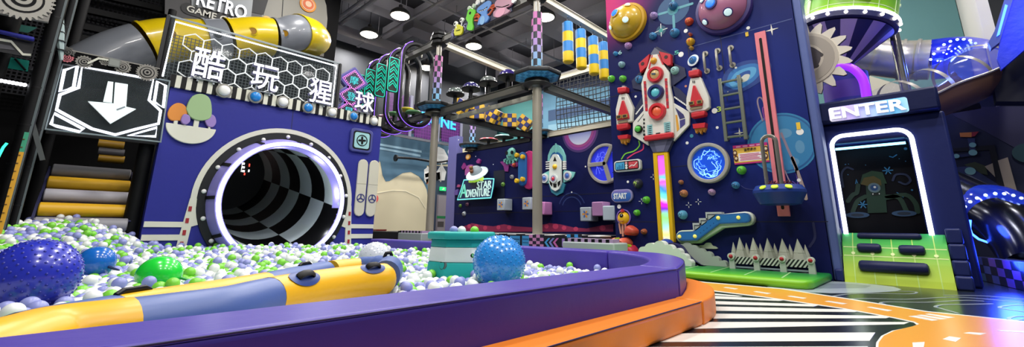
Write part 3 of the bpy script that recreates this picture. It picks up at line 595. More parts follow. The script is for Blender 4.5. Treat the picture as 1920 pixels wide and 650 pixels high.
# diamond neon signs
PD = PY(9.5); t = thing('diamond_sign', 'stacked purple diamond neon sign behind the glyph 球', 'sign', (*PD.hit(657, 215)[:2], 3.0)); 
for x, y, ch in ((661.5, 152, '摩'), (656, 181.5, '登'), (651, 210, '星')):
    u, v = PD.loc(x, y); q = PD.s(x, y); R = 27*q
    def dia(r, rd): return [(u+(p[0]*.75-p[1]*.75), v+(p[0]*.7+p[1]*.7)) for p in rrect(-r*.72, -r*.72, r*.72, r*.72, rd)]
    m = MB(); m.prism(PD, dia(R, R*.15), -.06, .06, M('#4a4590', .5)); o = m.build('diamond_board', t, .015)
    m = MB(); m.prism(PD, dia(R*.75, .02), .06, .066, M('#d06be0', .4, emit=.9)); m.prism(PD, dia(R*.70, .02), .066, .07, M('#16153c', .4)); 
    for s_ in range(4):
        for k in range(7):
            t_2 = -1+2*(k+.5)/7; e = [(t_2, -1), (1, t_2), (t_2, 1), (-1, t_2)][s_]; rr = R*.62*.72; p = (u+(e[0]*.75-e[1]*.75)*rr, v+(e[0]*.7+e[1]*.7)*rr); m.prism(PD, circ(*p, .012, n=6), .07, .078, M('#f08ad8', .4, emit=1))
    m.text(PD, ch, (u-R*.3, v-R*.28), (u+R*.3, v+R*.28), .07, .08, M('#2fb8bc', .4, emit=.6), uv=True); m.build('neon_face', o)
# arrow light box
PA = PY(8.6); q = lambda x, y: (x/2.5, y/2.5)
t = thing('arrow_sign', 'clear light box with a glowing white down arrow', 'sign', (*PA.hit(195, 255)[:2], 1.85))
m = MB(); fr_ = [(118, 114), (318, 152), (301, 266), (85, 242)]; m.px(PA, fr_, -.02, 0, clear('#7a8a8e', .05)); m.build('acrylic_front', t)
m = MB(); m.px(PA, [(116, 112), (320, 150), (300, 267), (84, 244)], -.32, -.28, M('#050607', .5, spec=.3)); m.build('back_board', t)
m = MB(); k = [PA.hit(*p) for p in fr_]; m.tube(k, .016, M('#8b989b', .3), 6, closed=True); m.build('edge_frame', t)
m = MB(); NE = M('#eef2ff', .4, emit=1.5)
for ln, cl in (([(385, 312), (718, 374), (698, 470), (752, 520), (742, 580), (635, 606), (540, 632), (430, 604), (265, 515), (281, 445), (368, 412)], True), ([(362, 310), (302, 330), (282, 430), (345, 410)], True), ([(737, 382), (776, 402), (764, 505), (722, 478)], True), ([(254, 532), (393, 606), (372, 618), (266, 592), (240, 582)], True), ([(735, 598), (728, 640), (602, 636)], True)):
    p = [PA.hit(*q(*a)) + V((0, -.02, 0)) for a in ln]; m.tube(p, .021, NE, 8, closed=cl, up=(0, 1, 0))
m.build('neon_outline', t)
m = MB()
for pts in ([(505, 384), (530, 387), (524, 482), (483, 477)], [(539, 389), (598, 398), (590, 502), (636, 513), (517, 581), (412, 477), (532, 487)]):
    m.px(PA, [q(*p) for p in pts], .0, .05, M('#e0eaea', .4, emit=.55))
m.px(PA, [q(*p) for p in [(544, 514), (583, 500), (586, 506), (547, 521)]], .05, .055, M('#8e9aa0', .5)); m.build('arrow', t)
# gears
def gear(m, pl, x, y, r, mat, t0, t1, teeth=16, dark=M('#161618', .7, spec=.2)):
    u, v = pl.loc(x, y); R = r*pl.s(x, y); o = []
    for i in range(teeth*4):
        a = 2*PI*i/(teeth*4); rr = R if i % 4 in (1, 2) else R*.86; o.append((u+rr*cos(a), v+rr*sin(a)))
    m.prism(pl, o, t0, t1, mat); m.prism(pl, circ(u, v, R*.66), t1, t1+.004, dark); m.prism(pl, circ(u, v, R*.58), t1, t1+.008, mat); m.prism(pl, circ(u, v, R*.40), t1, t1+.012, dark); m.prism(pl, circ(u, v, R*.28), t1, t1+.016, mat); m.prism(pl, circ(u, v, R*.13), t1, t1+.02, dark)
GG = M('#8f8b83', .6); PB = PY(8.55)
m = MB(); m.px(PB, [(117, 90), (300, 128), (298, 147), (115, 117)], -.04, 0, M('#060607', .7, spec=.1)); m.px(PB, [(117, 90), (300, 128), (300, 130), (117, 92)], 0, .006, GG)
for x, y, r, mt, n in ((126, 98, 11, M('#55534f', .6), 8), (126, 108, 9, M('#c96a74', .6), 12), (158, 116, 12, GG, 16), (197, 115, 8, GG, 8), (230, 126, 12, GG, 16), (276, 136, 16, GG, 24)): gear(m, PB, x, y, r, mt, 0, .004, n)
m.px(PB, [(163, 118), (184, 108), (205, 112), (205, 115), (185, 112), (165, 121)], .02, .024, CREAM); m.px(PB, [(204, 108), (226, 113), (224, 128), (202, 124)], .024, .03, M('#7a7d78', .5)); m.px(PB, [(206, 111), (224, 115), (222, 126), (204, 122)], .03, .034, M('#8d918b', .5))
tag(m.build('gear_banner'), 'black banner printed with grey gears above the arrow light box', 'banner')
P80 = PY(8.0); m = MB(); m.px(P80, [(-60, -60), (110, -30), (90, 41), (-60, 14)], -.06, 0, M('#8a8680', .6)); m.px(P80, [(-60, -60), (110, -30), (101, 0), (92, 28), (-60, -1)], 0, .004, M('#3a3938', .6)); gear(m, P80, 44, -2, 40, M('#b0aca2', .6), .004, .01, 30)
tag(m.build('gear_board'), 'grey board printed with one large gear', 'board')
# dark play tower at far left
TW = M('#050507', .6, spec=.25); TW2 = M('#0a0a0d', .5, spec=.3); SEAM = M('#5a6466', .5)
def post(px, py, Y, r, z0, z1, label, seam=True):
    p = on('y', Y, px, py); t = thing('padded_post', label, 'post', (p.x, p.y, z0), 'black padded posts of the left play tower')
    m = MB(); m.tube([(p.x, p.y, z0), (p.x, p.y, z1)], r, TW, 14); m.build('foam_sleeve', t)
    if seam:
        m = MB(); m.box((p.x+r*.72-.012, p.y-r*.8, z0), (p.x+r*.72+.012, p.y-r*.66, z1), SEAM)
        m.build('zip_seam', t)
        for k in range(int((z1-z0)/.5)): m = MB(); m.lathe((p.x, p.y, z0+.3+k*.5), (0, 0, 1), [(r*1.02, 0), (r*1.02, .02)], TW2, 14); m.build('cable_tie', t)
    return p
post(53, 220, 8.2, .075, 0, 4.9, 'black padded post carrying the yellow height chart'); post(78, 220, 8.5, .05, 0, 5.2, 'slim black padded post beside the arrow light box'); post(254, 380, 9.1, .11, 0, 2.1, 'black padded post between the roller stairs and the indigo panel', False); post(-60, 300, 8.6, .1, 0, 4.2, 'black padded post beyond the teal panels of the tower', False)
post(305, 110, 9.2, .06, 1.9, 4.3, 'slim black post ending the honeycomb balustrade beside the arrow sign', False); post(150, 30, 11.3, .09, 0, 6.5, 'black padded post rising behind the gear banner', False)
def bar(a, b, w_, label, mat=TW, nm='tower_beam'):
    m = MB(); m.beam(a, b, w_, w_, mat); return tag(m.build(nm), label, 'beam')
for k, (ya, yb_) in enumerate(((8, 52), (40, 84), (62, 106), (-26, 20))):
    bar(on('y', 11.6, 110, ya), on('y', 11.6, 312, yb_), .12, ('upper', 'middle', 'lower', 'topmost')[k]+' black beam across the dark net behind the yellow slide')
m = MB(); a, b = on('y', 11.9, 60, 0), on('y', 11.9, 330, 150); m.prism(PY(11.9), [(a.x-1, 2.9), (b.x, 2.9), (b.x, 6.6), (a.x-1, 6.6)], 0, .004, netmat('#24242a', .07, .35)); tag(m.build('net_wall'), 'dark grey net stretched behind the yellow tube slide', 'net')
m = MB(); m.px(PY(9.35), [(306, 60), (640, 130), (640, 215), (306, 160)], 0, .004, netmat('#4a4e50', .06, .2)); tag(m.build('safety_net'), 'grey safety net close behind the honeycomb balustrade', 'net')
w = MB(); w.box((-4, 12.3, 0), (1.5, 12.5, 9), M('#08080a', .8, spec=.2)); w.box((1.5, 12.3, 3.4), (4.9, 12.5, 9), M('#08080a', .8, spec=.2))
P12 = PY(12.28)
for k, (y0, y1) in enumerate(((12, 45), (52, 75), (86, 108))): w.px(P12, [(112, y0-8), (320, y0+38), (320, y1+36), (112, y1-10)], 0, .01, M(('#1f2026', '#16222a', '#1f2026')[k], .7))
struct(w, 'wall_left', 'dark backing wall of the left play tower')
w = MB(); w.box((-4.2, 6.3, 0), (-1.3, 12.4, 9), M('#050506', .8, spec=.2)); struct(w, 'wall_tower', 'black side of the left play tower')
Pt = PY(8.25)
m = MB(); m.px(Pt, [(-10, 57), (66, 73), (64, 79), (-10, 62)], 0, .1, M('#3638a8', .5)); tag(m.build('blue_edge_pad', bevel=.02), 'blue foam edge pad above the bent white line print', 'pad')
m = MB(); m.px(Pt, [(-10, 64), (65, 80), (58, 108), (-10, 95)], -.03, 0, M('#1d1d20', .5)); m.px(Pt, [(-10, 70), (22, 76), (44, 100), (58, 101), (58, 105), (42, 104), (20, 80), (-10, 75)], 0, .008, CREAM); m.px(Pt, [(-10, 80), (20, 86), (28, 94), (-10, 90)], 0, .006, M('#56545a', .6)); tag(m.build('track_board'), 'dark tower board with a bent white line print', 'board')
m = MB(); m.px(PY(8.6), [(-10, 102), (55, 114), (52, 134), (-10, 124)], 0, .01, M('#0d8f7d', .6)); m.tube([PY(8.58).hit(28, 110), PY(8.58).hit(48, 132)], .012, BLACK, 6); m.tube([PY(8.58).hit(12, 108), PY(8.58).hit(-6, 122)], .012, BLACK, 6); tag(m.build('teal_panel'), 'teal panel with crossed struts below the track board', 'panel')
m = MB(); m.px(PY(8.9), [(-10, 38), (70, 52), (52, 62), (-10, 50)], 0, .01, M('#0d5a50', .7)); tag(m.build('teal_panel'), 'dark teal strip panel under the large gear board', 'panel')
m = MB(); a, b = Pt.hit(-5, 150), Pt.hit(46, 159)
m.tube([a, b], .012, LED, 6); 
for k in range(8): p = a.lerp(b, k/7); m.sphere(p, .024, LED, 8, 6)
tag(m.build('light_string'), 'string of small white lights below the teal strut panel', 'lights')
m = MB(); m.tube([Pt.hit(108, -10), Pt.hit(112, 60), Pt.hit(115, 112)], [.05, .05, .02], M('#9fb1b0', .6), 6); 
for k in range(6): p = Pt.hit(109+k, 10+k*17); m.lathe(p, (0, 0, 1), [(.056, 0), (.056, .012)], DARKM, 6)
tag(m.build('gathered_net'), 'gathered pale net tied into a column beside the large gear board', 'net')
m = MB(); p = on('y', 8.05, 24, 345); za, zb = on('y', 8.05, 1, 436).z, on('y', 8.05, 48, 248).z; m.box((p.x-.02, 8.02, .3), (p.x+.02, 8.06, zb-.25), M('#e0a52e', .5)); m.box((p.x-.02, 8.02, zb-.25), (p.x+.02, 8.06, zb), M('#3f9f7b', .5))
for k in range(12): m.box((p.x-.02, 8.012, .5+k*.1), (p.x+.0, 8.02, .51+k*.1), M('#6b4a1a', .6))
tag(m.build('height_chart'), 'yellow height chart strip on a black padded post', 'height chart')
m = MB(); m.tube([PY(7.2).hit(-4, 296), PY(7.2).hit(6, 276), PY(7.2).hit(13, 268)], .012, M('#2fe0a0', .4, emit=2.5), 6); tag(m.build('green_light_tube'), 'short green light tube beside the height chart', 'light')
bar(on('y', 8.3, 57, 216), on('y', 8.3, 80, 300), .05, 'sloped dark strut crossing the height chart post', M('#4b4f4f', .6), 'tower_strut')
# roller stairs
rs = [((97, 318), (244, 329), 9.8, M('#8e8c90', .5), 'top grey roller of the foam roller stairs'), ((88.6, 341.5), (243, 350), 9.6, M('#ecb418', .45), 'upper yellow roller of the foam roller stairs'), ((81.7, 365), (241, 372), 9.4, M('#b4b0b8', .5), 'middle grey roller of the foam roller stairs'), ((71.5, 391), (240.5, 396), 9.2, M('#ecb418', .45), 'lower yellow roller of the foam roller stairs'), ((62, 419), (238, 422), 9.0, M('#9a989e', .5), 'lowest grey roller, half sunk in the balls')]
pr = []
for a, b, Y, mt, lb in rs:
    A_, B_ = on('y', Y, *a), on('y', Y, *b); z = (A_.z+B_.z)/2; m = MB(); m.tube([(A_.x, Y, z), (A_.x+.01, Y, z), (B_.x-.01, Y, z), (B_.x, Y, z)], [.085, .098, .098, .085], mt, 20); tag(m.build('step_roller'), lb, 'roller', 'foam rollers of the stairs'); pr.append((A_.x, B_.x, Y, z))
m = MB()
for sx in (0, 1):
    for i in range(4): a, b = pr[i], pr[i+1]; m.beam((a[sx]+(.02 if sx else -.02), a[2]+.04, a[3]), (b[sx]+(.02 if sx else -.02), b[2]+.04, b[3]), .03, .16, M('#27284f', .5))
for i in range(4): a, b = pr[i], pr[i+1]; m.obox(((a[0]+a[1])/2, (a[2]+b[2])/2+.1, (a[3]+b[3])/2), (a[1]-a[0])/2, .01, .12, M('#453b78', .5))
tag(m.build('stair_stringer'), 'dark purple frame carrying the foam rollers', 'stair frame')
for y, mt, lb in ((269, M('#a67c10', .5), 'upper yellow bar of the far flight under the arrow box'), (284, M('#56545a', .5), 'grey bar of the far flight under the arrow box'), (297, M('#a67c10', .5), 'lower yellow bar of the far flight under the arrow box')):
    A_, B_ = on('y', 11, 184, y-1), on('y', 11, 233, y+2); m = MB(); m.tube([(A_.x, 11, A_.z), (B_.x, 11, A_.z)], .075, mt, 14); tag(m.build('step_roller'), lb, 'roller', 'foam rollers of the stairs')
# big tube slide
ts = thing('tube_slide', 'big yellow and grey enclosed tube slide winding behind the honeycomb', 'slide', (1.5, 10.3, 3))
TY = M('#dcbf10', .28, coat=.4); TG = M('#7b7f86', .32, coat=.3)
path = spl([on('y', 10.3, *p) for p in ((110, 168), (180, 122), (240, 94), (310, 76), (370, 76), (430, 73), (480, 68), (525, 70), (556, 62))]+[on('y', 10.55, 578, 66), on('y', 11.2, 588, 74)], 8)
for lo_, hi_, mt, nm in ((-99, 272, TG, 'grey_section'), (270, 387, TY, 'yellow_section'), (385, 427, TG, 'grey_section'), (425, 513, TY, 'yellow_section'), (511, 560, TG, 'grey_section'), (556, 999, TY, 'yellow_section')):
    sg = [p for p in path if lo_ <= pxof(p) <= hi_]; m = MB(); m.tube(sg, .43, mt, 28, cap=False); o = m.build(nm, ts, angle=60)
    m = MB(); d = (sg[1]-sg[0]).normalized(); m.lathe(sg[0], d, [(.43, -.02), (.455, -.02), (.455, .03), (.43, .03)], mt, 28, cap=False); m.build('flange', o)
for x, y in ((322, 65), (409, 66), (474, 59), (534, 63)):
    c_ = min(path, key=lambda p: abs(pxof(p)-x)); d = (EYE-c_); d.y = d.y; hit = PY(10.3-.40).hit(x, y); nn = (hit-c_).normalized(); m = MB(); m.lathe(c_+nn*.40, nn, [(.1, 0), (.1, .05), (.075, .06), (.07, .05)], TY if x in (322, 474) else TG, 18); m.lathe(c_+nn*.41, nn, [(.068, 0), (.068, .045)], M('#a6780a', .3) if x in (322, 474, 534) else M('#2c2e30', .3), 18); m.build('porthole', ts)
# portal board and RETRO board
P11 = PY(11.3); t = thing('portal_board', 'grey rounded board where the yellow slide enters, with an orange disc', 'board', (*P11.hit(560, 100)[:2], 3))
GB = M('#8f8d84', .5); m = MB(); m.px(P11, [(478, -30), (590, -40), (604, -15), (612, 10), (614, 35), (607, 106), (545, 94), (470, 50)], -.15, 0, GB); m.px(P11, [(531, -20), (532.5, -20), (529, 42), (527.5, 42)], 0, .01, DARKM); m.build('board', t, .02)
u, v = P11.loc(573, 70); q = P11.s(573, 70); m = MB(); m.ringp(P11, u, v, 33*q, 38*q, 0, .06, M('#e2a80f', .4), a0=0, a1=150, n=24, k=.9); m.quad(P11, 598, 104, 603, 70, 0, .06, M('#e2a80f', .4)); m.build('yellow_arch', t)
m = MB(); m.disc(P11, 577, 9, 14, 0, .03, M('#e0902a', .5)); m.disc(P11, 577, 9, 11.5, .03, .04, M('#e2b08c', .5)); m.disc(P11, 577, 9, 9, .04, .05, M('#d96a3c', .5)); m.disc(P11, 577, 9, 5.5, .05, .06, M('#ecc4a4', .5)); m.build('orange_disc', t)
m = MB(); m.disc(P11, 499, 39, 8, 0, .05, M('#e0b01a', .4)); m.disc(P11, 499, 39, 5, .05, .06, M('#b08410', .4)); m.build('porthole', t)
P96 = PY(10.9); t = thing('retro_board', 'dark grey board with RETRO in glowing white letters', 'sign', (*P96.hit(400, 50)[:2], 4))
m = MB(); m.px(P96, [(310, -60), (500, -40), (486, 66), (309, 26)], -.08, 0, M('#3f3e40', .5)); m.px(P96, [(462, -30), (512, -30), (494, 28), (466, 22)], 0, .01, M('#1a1a1c', .6)); m.build('board', t)
m = MB(); m.px(P96, [(357, -30), (475, -10), (470, 37), (359, 11)], 0, .02, M('#8f9498', .4)); m.text(P96, 'RETRO', (366, 11), (463, 14.5), .02, .07, M('#f4f6ff', .4, emit=1.1), bold=.02, side=M('#8a90a0', .5)); m.build('light_letters', t)
m = MB(); ua, ub = P96.loc(352, 22), P96.loc(480, 49); r_ = 11*P96.s(352, 22); zc = (ua[1]+ub[1])/2; m.prism(P96, stroke([(ua[0], zc), (ub[0], zc)], r_*2), 0, .015, M('#161618', .5)); m.text(P96, 'GAME CENTER', (ua[0]-.03, zc-.075), (ub[0]+.03, zc+.075), .015, .03, M('#d9d8ce', .5), bold=.015, uv=True); m.build('name_strip', t)
# ================================================================== ROPE COURSE AND ADVENTURE WALL
XA, XB, YA, YB = 6.6, 10.95, 9.35, 5.7
CK_P = lambda: None
def post_course(x, y, z0, z1, label, full=True, plat=3.7, r=.1, pole0=None):
    t = thing('course_post', label, 'post', (x, y, z0), 'rope course posts')
    if full:
        m = MB(); m.tube([(x, y, z0), (x, y, plat-.1)], r, M('#a39c8c', .38, .3), 20); m.build('steel_pole', t)
    m = MB(); n = 8; R = .54
    oct_ = [(x+R*cos(math.radians(22.5+45*k)), y+R*sin(math.radians(22.5+45*k))) for k in range(8)]
    m.prism(PZ(plat), oct_, .03, .12, M('#1b1d20', .45)); o = m.build('platform', t, .015)
    m = MB(); o2 = [(x+.92*(a-x), y+.92*(b-y)) for a, b in oct_]; o3 = [(x+.5*(a-x), y+.5*(b-y)) for a, b in oct_]
    m.add([(*p, plat+.03) for p in o2]+[(*p, plat-.03) for p in o3], [[i, (i+1) % 8, 8+(i+1) % 8, 8+i] for i in range(8)]+[list(range(8, 16))], chk('#5cb4e4', '#3784bc', .09, .09, .35)); m.build('mosaic_underside', o)
    m = MB(); m.lathe((x, y, plat), (0, 0, 1), [(.27, -.03), (.27, -.09), (.2, -.1)], BLACK, 24); m.lathe((x, y, plat), (0, 0, 1), [(.3, -.11), (.3, -.13), (.14, -.16), (.11, -.2)], M('#5c5c58', .4, .7), 24); m.build('flange', t)
    # checkered sleeve above the platform: rows change from blue to pink
    m = MB(); rows = 9; z = plat+.12; dz = (z1-.45-z)/rows
    cols = ['#7fc4ea', '#7fbfe6', '#8fb3e0', '#a49fd8', '#b491d2', '#bd83c6', '#c679bb', '#cf72b4', '#cf72b4']
    for i in range(rows):
        for j in range(8):
            mt = M('#1c2030', .45) if (i+j) % 2 else M(cols[i], .45); a0, a1 = 2*PI*j/8, 2*PI*(j+1)/8; vs = []
            for zz in (z+i*dz, z+(i+1)*dz):
                for a in (a0, (a0+a1)/2, a1): vs.append((x+(r+.02)*cos(a), y+(r+.02)*sin(a), zz))
            m.add(vs, [[0, 1, 4, 3], [1, 2, 5, 4]], mt, True)
    m.build('checkered_sleeve', t)
    m = MB(); m.tube([(x, y, z1-.46), (x, y, z1+.1)], r*.8, M('#9a968c', .35, .7), 14); m.lathe((x, y, z1), (0, 0, 1), [(.14, -.12), (.24, -.1), (.24, -.02), (.17, 0), (.26, .03), (.26, .12), (.17, .15), (.22, .18), (.22, .24)], M('#161618', .4, .4), 8, smooth=False); m.build('top_coupling', t)
    return t
post_course(XA, YA, .47, 5.7, 'steel rope course post standing beside the neon hoops'); post_course(XA, YB, .47, 5.7, 'steel rope course post standing in front of the skateboard')
post_course(XB, YA, 3.5, 5.6, 'short checkered post between the cubes and the climbing net', False); post_course(XB, 12.9, 3.5, 5.6, 'short checkered post beside the red balance disc', False)
def rail(a, b, label, mat=M('#5c5b56', .42, .3), w_=.12, h_=.16, nm='course_beam'):
    m = MB(); m.beam(a, b, w_, h_, mat)
    if w_ > .1: m.beam(V(a)+V((0, 0, h_/2)), V(b)+V((0, 0, h_/2)), w_*1.35, .012, mat); m.beam(V(a)-V((0, 0, h_/2)), V(b)-V((0, 0, h_/2)), w_*1.35, .012, mat)
    return tag(m.build(nm), label, 'beam')
CB = M('#c9c4b2', .45, .2)
rail((XA, YB-.1, 5.7), (XA, YA-.15, 5.7), 'dark top beam carrying the cartoon monster board'); rail((XA, YA+.15, 5.7), (XA, 13.2, 5.7), 'dark top beam carrying the neon hoops')
rail((XA+.2, YA, 5.68), (XB-.2, YA, 5.55), 'cream top beam passing over the checkered cubes', CB); rail((XA+.15, YB, 5.7), (XB, YB, 5.7), 'cream top beam carrying the hanging bags', CB)
rail((XB, YA-.2, 5.55), (XB, 4.6, 5.55), 'cream top beam over the climbing net', CB); rail((XB, YA+.2, 5.55), (XB, 12.7, 5.55), 'cream top beam over the flat balance discs', CB)
rail((XA, YB+.3, 3.6), (XA, YA-.3, 3.6), 'grey lower beam carrying the dome stools'); rail((XA+.4, YB+.35, 3.5), (XA+.4, YA-.2, 3.5), 'cream thin lower beam behind the dome stools', CB, .08, .1)
rail((XA, YA+.3, 3.6), (XA, 13.0, 3.6), 'dark lower beam running under the neon hoops'); rail((XA+.3, YA, 3.6), (XB-.4, YA, 3.6), 'dark lower beam carrying the checkered cubes', DARKM)
rail((XB, YA+.4, 3.6), (XB, 12.5, 3.6), 'dark far beam carrying the flat balance discs', DARKM); rail((XA+.3, YB, 3.6), (XB-.2, YB, 3.6), 'grey lower beam in front of the climbing net')
rail((XB, YA-.4, 3.65), (XB, 5.0, 3.65), 'cream lower beam under the climbing net', CB)
m = MB(); m.box((10.2, 5.55, 3.35), (10.8, 5.85, 3.5), M('#2f6fa8', .5)); tag(m.build('beam_pad', bevel=.03), 'blue pad under the beam end beside the climbing wall', 'pad')
# dome stools
for y, h, lb in ((8.52, '#5f6b66', 'grey dome stool above the checkered post sleeve'), (7.89, '#2e2a6c', 'indigo dome stool between the two grey dome stools'), (7.24, '#6a706d', 'grey dome stool between the two indigo dome stools'), (6.59, '#3d2f80', 'indigo dome stool next to the octagonal platform')):
    t = thing('dome_stool', lb, 'balance stool', (XA, y, 3.69), 'dome stools on the beam'); m = MB(); m.tube([(XA, y, 3.69), (XA, y, 3.92)], .05, DARKM, 12); m.build('stem', t)
    m = MB(); m.lathe((XA, y, 3.92), (0, 0, 1), [(.12, 0), (.235, .02), (.245, .05), (.225, .07)], BLACK, 24); m.build('rim', t)
    m = MB(); m.lathe((XA, y, 3.98), (0, 0, 1), [(.215*cos(a), .17*sin(a)) for a in [PI/2*k/6 for k in range(7)]], M(h, .25, coat=.6), 24)
    m.build('dome', t)
for x, y, h, lb in ((XA, 12.12, '#a06a8c', 'mauve disc stool under the neon hoops'), (XA, 11.55, '#5f9a62', 'green disc stool under the farther neon hoops'), (XA, 10.82, '#d8c21c', 'yellow disc stool under the neon hoops'), (XA, 10.45, '#5c8f5e', 'lower green disc stool between the yellow one and the steel post')):
    t = thing('disc_stool', lb, 'balance stool', (x, y, 3.69), 'disc stools under the hoops'); m = MB(); m.tube([(x, y, 3.69), (x, y, 3.95 if y != 10.45 else 3.8)], .045, DARKM, 10); m.build('stem', t); z = 3.95 if y != 10.45 else 3.8
    m = MB(); m.lathe((x, y, z), (0, 0, 1), [(.1, -.03), (.23, 0), (.24, .03), (.2, .06), (0, .07)], M(h, .4), 24); m.build('seat', t)
for y, h, h2, lb in ((11.93, '#b02f3c', '#23262a', 'flat balance disc with a red top'), (11.09, '#7fa3a2', '#3c4a4c', 'flat balance disc with a pale teal top, middle of three'), (10.32, '#5c6f86', '#2a323c', 'flat balance disc with a blue grey top beside the post')):
    t = thing('balance_disc', lb, 'balance stool', (XB, y, 3.69), 'flat balance discs'); m = MB(); m.tube([(XB, y, 3.69), (XB, y, 3.84)], .06, DARKM, 10); m.build('stem', t)
    m = MB(); m.lathe((XB, y, 3.84), (0, 0, 1), [(.2, -.03), (.36, 0), (.37, .02)], M(h2, .5), 28); m.lathe((XB, y, 3.862), (0, 0, 1), [(.37, 0), (.33, .05), (0, .06)], M(h, .4), 28); m.build('disc', t)
# checkered cubes on the beam
def cube(x, z, yaw, tilt, label):
    s = .42; t = thing('checkered_cube', label, 'cube', (x, YA, 3.69), 'checkered cubes on the beam'); m = MB()
    Rm = Matrix.Rotation(math.radians(yaw), 3, 'Z') @ Matrix.Rotation(math.radians(tilt), 3, 'X'); c_ = V((x, YA, 3.70+s*(.5 if abs(tilt) < 5 else .62))); h = s/2
    m.obox(c_, h*.985, h*.985, h*.985, M('#15172c', .5), tuple(Rm @ V(a) for a in ((1, 0, 0), (0, 1, 0), (0, 0, 1)))); o = m.build('cube_body', t)
    m = MB()
    for n_, u_, v_ in (((0, 0, 1), (1, 0, 0), (0, 1, 0)), ((0, -1, 0), (1, 0, 0), (0, 0, 1)), ((0, 1, 0), (-1, 0, 0), (0, 0, 1)), ((-1, 0, 0), (0, -1, 0), (0, 0, 1)), ((1, 0, 0), (0, 1, 0), (0, 0, 1)), ((0, 0, -1), (1, 0, 0), (0, -1, 0))):
        p = Pl(c_+Rm @ V(n_)*h, Rm @ V(n_), Rm @ V(u_), Rm @ V(v_))
        for i in range(3):
            for j in range(3):
                top = n_[2] == 1; mt = M('#e2b53a', .45) if (i+j) % 2 == 0 else (M('#b9b0d8', .45) if top else M('#2b3478', .45)); a = (i-1)*s/3; b = (j-1)*s/3; e = s/6*.93
                m.prism(p, [(a-e, b-e), (a+e, b-e), (a+e, b+e), (a-e, b+e)], -.01, .004, mt)
    m.build('colour_tiles', o)
cube(7.49, 0, 20, 32, 'tilted checkered cube below the first grey dome stool'); cube(8.12, 0, 40, 0, 'upright checkered cube below the indigo dome stool'); cube(8.78, 0, 15, 32, 'tilted checkered cube in the middle of the five'); cube(9.49, 0, 42, 0, 'upright checkered cube beside the cube touching the steel post'); cube(10.17, 0, 35, 38, 'tilted checkered cube touching the steel post')
# neon hoops
for k, (Y, lb) in enumerate(((10.4, 'large neon hoop beside the steel post'), (11.1, 'second neon hoop counted from the steel post'), (11.75, 'third neon hoop counted from the steel post'), (12.4, 'neon hoop next to the glyph 球'))):
    t = thing('neon_hoop', lb, 'hoop', (XA, Y, 3.4), 'neon hoops of the rope course'); x0_, x1_ = XA-.53, XA+.53; P_ = PY(Y)
    ol = rrect(x0_, 3.42, x1_, 5.92, .5, 8); pth = [(a, Y, b) for a, b in ol]
    m = MB(); m.tube(pth, .085, M('#0e0e12', .3), 8, closed=True, up=(0, 1, 0)); o = m.build('hoop_tube', t)
    m = MB(); m.tube([(a, Y-.075, b) for a, b in rrect(x0_-.06, 3.36, x1_+.06, 5.98, .55, 8) if a < XA-.2 or b < 4.0], .009, M('#8a5cf0', .4, emit=1.5), 6, up=(0, 1, 0)); m.build('neon_edge', o)
    m = MB(); xl, xr = x0_-.44, x0_-.1; 
    m.prism(P_, rrect(xl, 4.24, xr, 5.26, .07), .0, .05, M('#12201f', .4)); po = m.build('arrow_panel', t); m = MB()
    TN = M('#17b89c', .4, emit=.9); m.tube([(a, Y-.06, b) for a, b in rrect(xl+.02, 4.26, xr-.02, 5.24, .06)], .012, TN, 6, closed=True, up=(0, 1, 0))
    cx_ = (xl+xr)/2
    for j in range(4):
        z = 4.38+j*.2; m.tube([(cx_-.11, Y-.06, z), (cx_, Y-.06, z+.12), (cx_+.11, Y-.06, z), (cx_+.11, Y-.06, z+.08), (cx_, Y-.06, z+.2), (cx_-.11, Y-.06, z+.08)], .014, TN, 6, closed=True, up=(0, 1, 0))
    m.build('chevron_lights', po); m = MB(); m.beam((xr-.02, Y, 4.9), (x0_, Y, 4.9), .03, .05, DARKM); m.beam((xr-.02, Y, 4.5), (x0_, Y, 4.5), .03, .05, DARKM); m.build('panel_bracket', t)
    m = MB(); m.tube([(XA+.12, Y, 5.9), (XA+.12, Y, 5.55)], .02, STEEL, 6); m.build('hanger', t)
# monster board
PM = PX(6.5); Zm = lambda x, y: (740+x/4.0625, y/4.0625)
t = thing('monster_board', 'cut-out board of four cartoon alien monsters on the top beam', 'board', (6.5, 7.6, 5.78)); BN = M('#141a3c', .5)
m = MB(); m.px(PM, [Zm(*p) for p in ((422, 306), (440, 262), (470, 215), (520, 185), (560, 130), (620, 90), (650, 20), (700, -60), (900, -90), (915, 0), (890, 62), (895, 84))], -.03, .0, BN); m.build('backing', t)
for nm, lb, parts in (('yellow_monster', 'yellow monster with two stalk eyes', (([(468, 276), (462, 250), (470, 215), (490, 192), (512, 195), (526, 215), (524, 250), (510, 268)], '#d3cf1e'),)), ('green_monster', 'green one-eyed monster', (([(558, 228), (562, 200), (568, 178), (553, 150), (560, 115), (570, 80), (585, 70), (608, 72), (622, 85), (622, 110), (605, 145), (602, 175), (608, 205), (600, 232), (578, 236)], '#6fd53a'),)),
                       ('blue_monster', 'blue monster with a toothy grin', (([(640, 196), (650, 150), (670, 118), (640, 100), (640, 70), (680, 35), (720, 10), (742, 20), (735, 60), (715, 85), (712, 110), (728, 135), (715, 165), (690, 180)], '#5f93d6'),)), ('pink_monster', 'mauve monster at the board end', (([(762, 130), (762, 95), (785, 75), (770, 45), (785, 10), (830, -15), (880, -12), (905, 20), (890, 50), (860, 66), (885, 85), (870, 105), (830, 122), (785, 138)], '#b98598'),))):
    m = MB()
    for pts, h in parts: q_ = [(p.x, p.y) for p in spl([(*PM.loc(*Zm(*p)), 0) for p in pts+pts[:1]], 3)][:-1]; m.prism(PM, q_, .0, .05, M(h, .45))
    o = m.build(nm, t, .008); o['label'] = lb; MO = globals().setdefault('MO', {}); MO[nm] = o
BK2 = V((-.055, 0, 0))
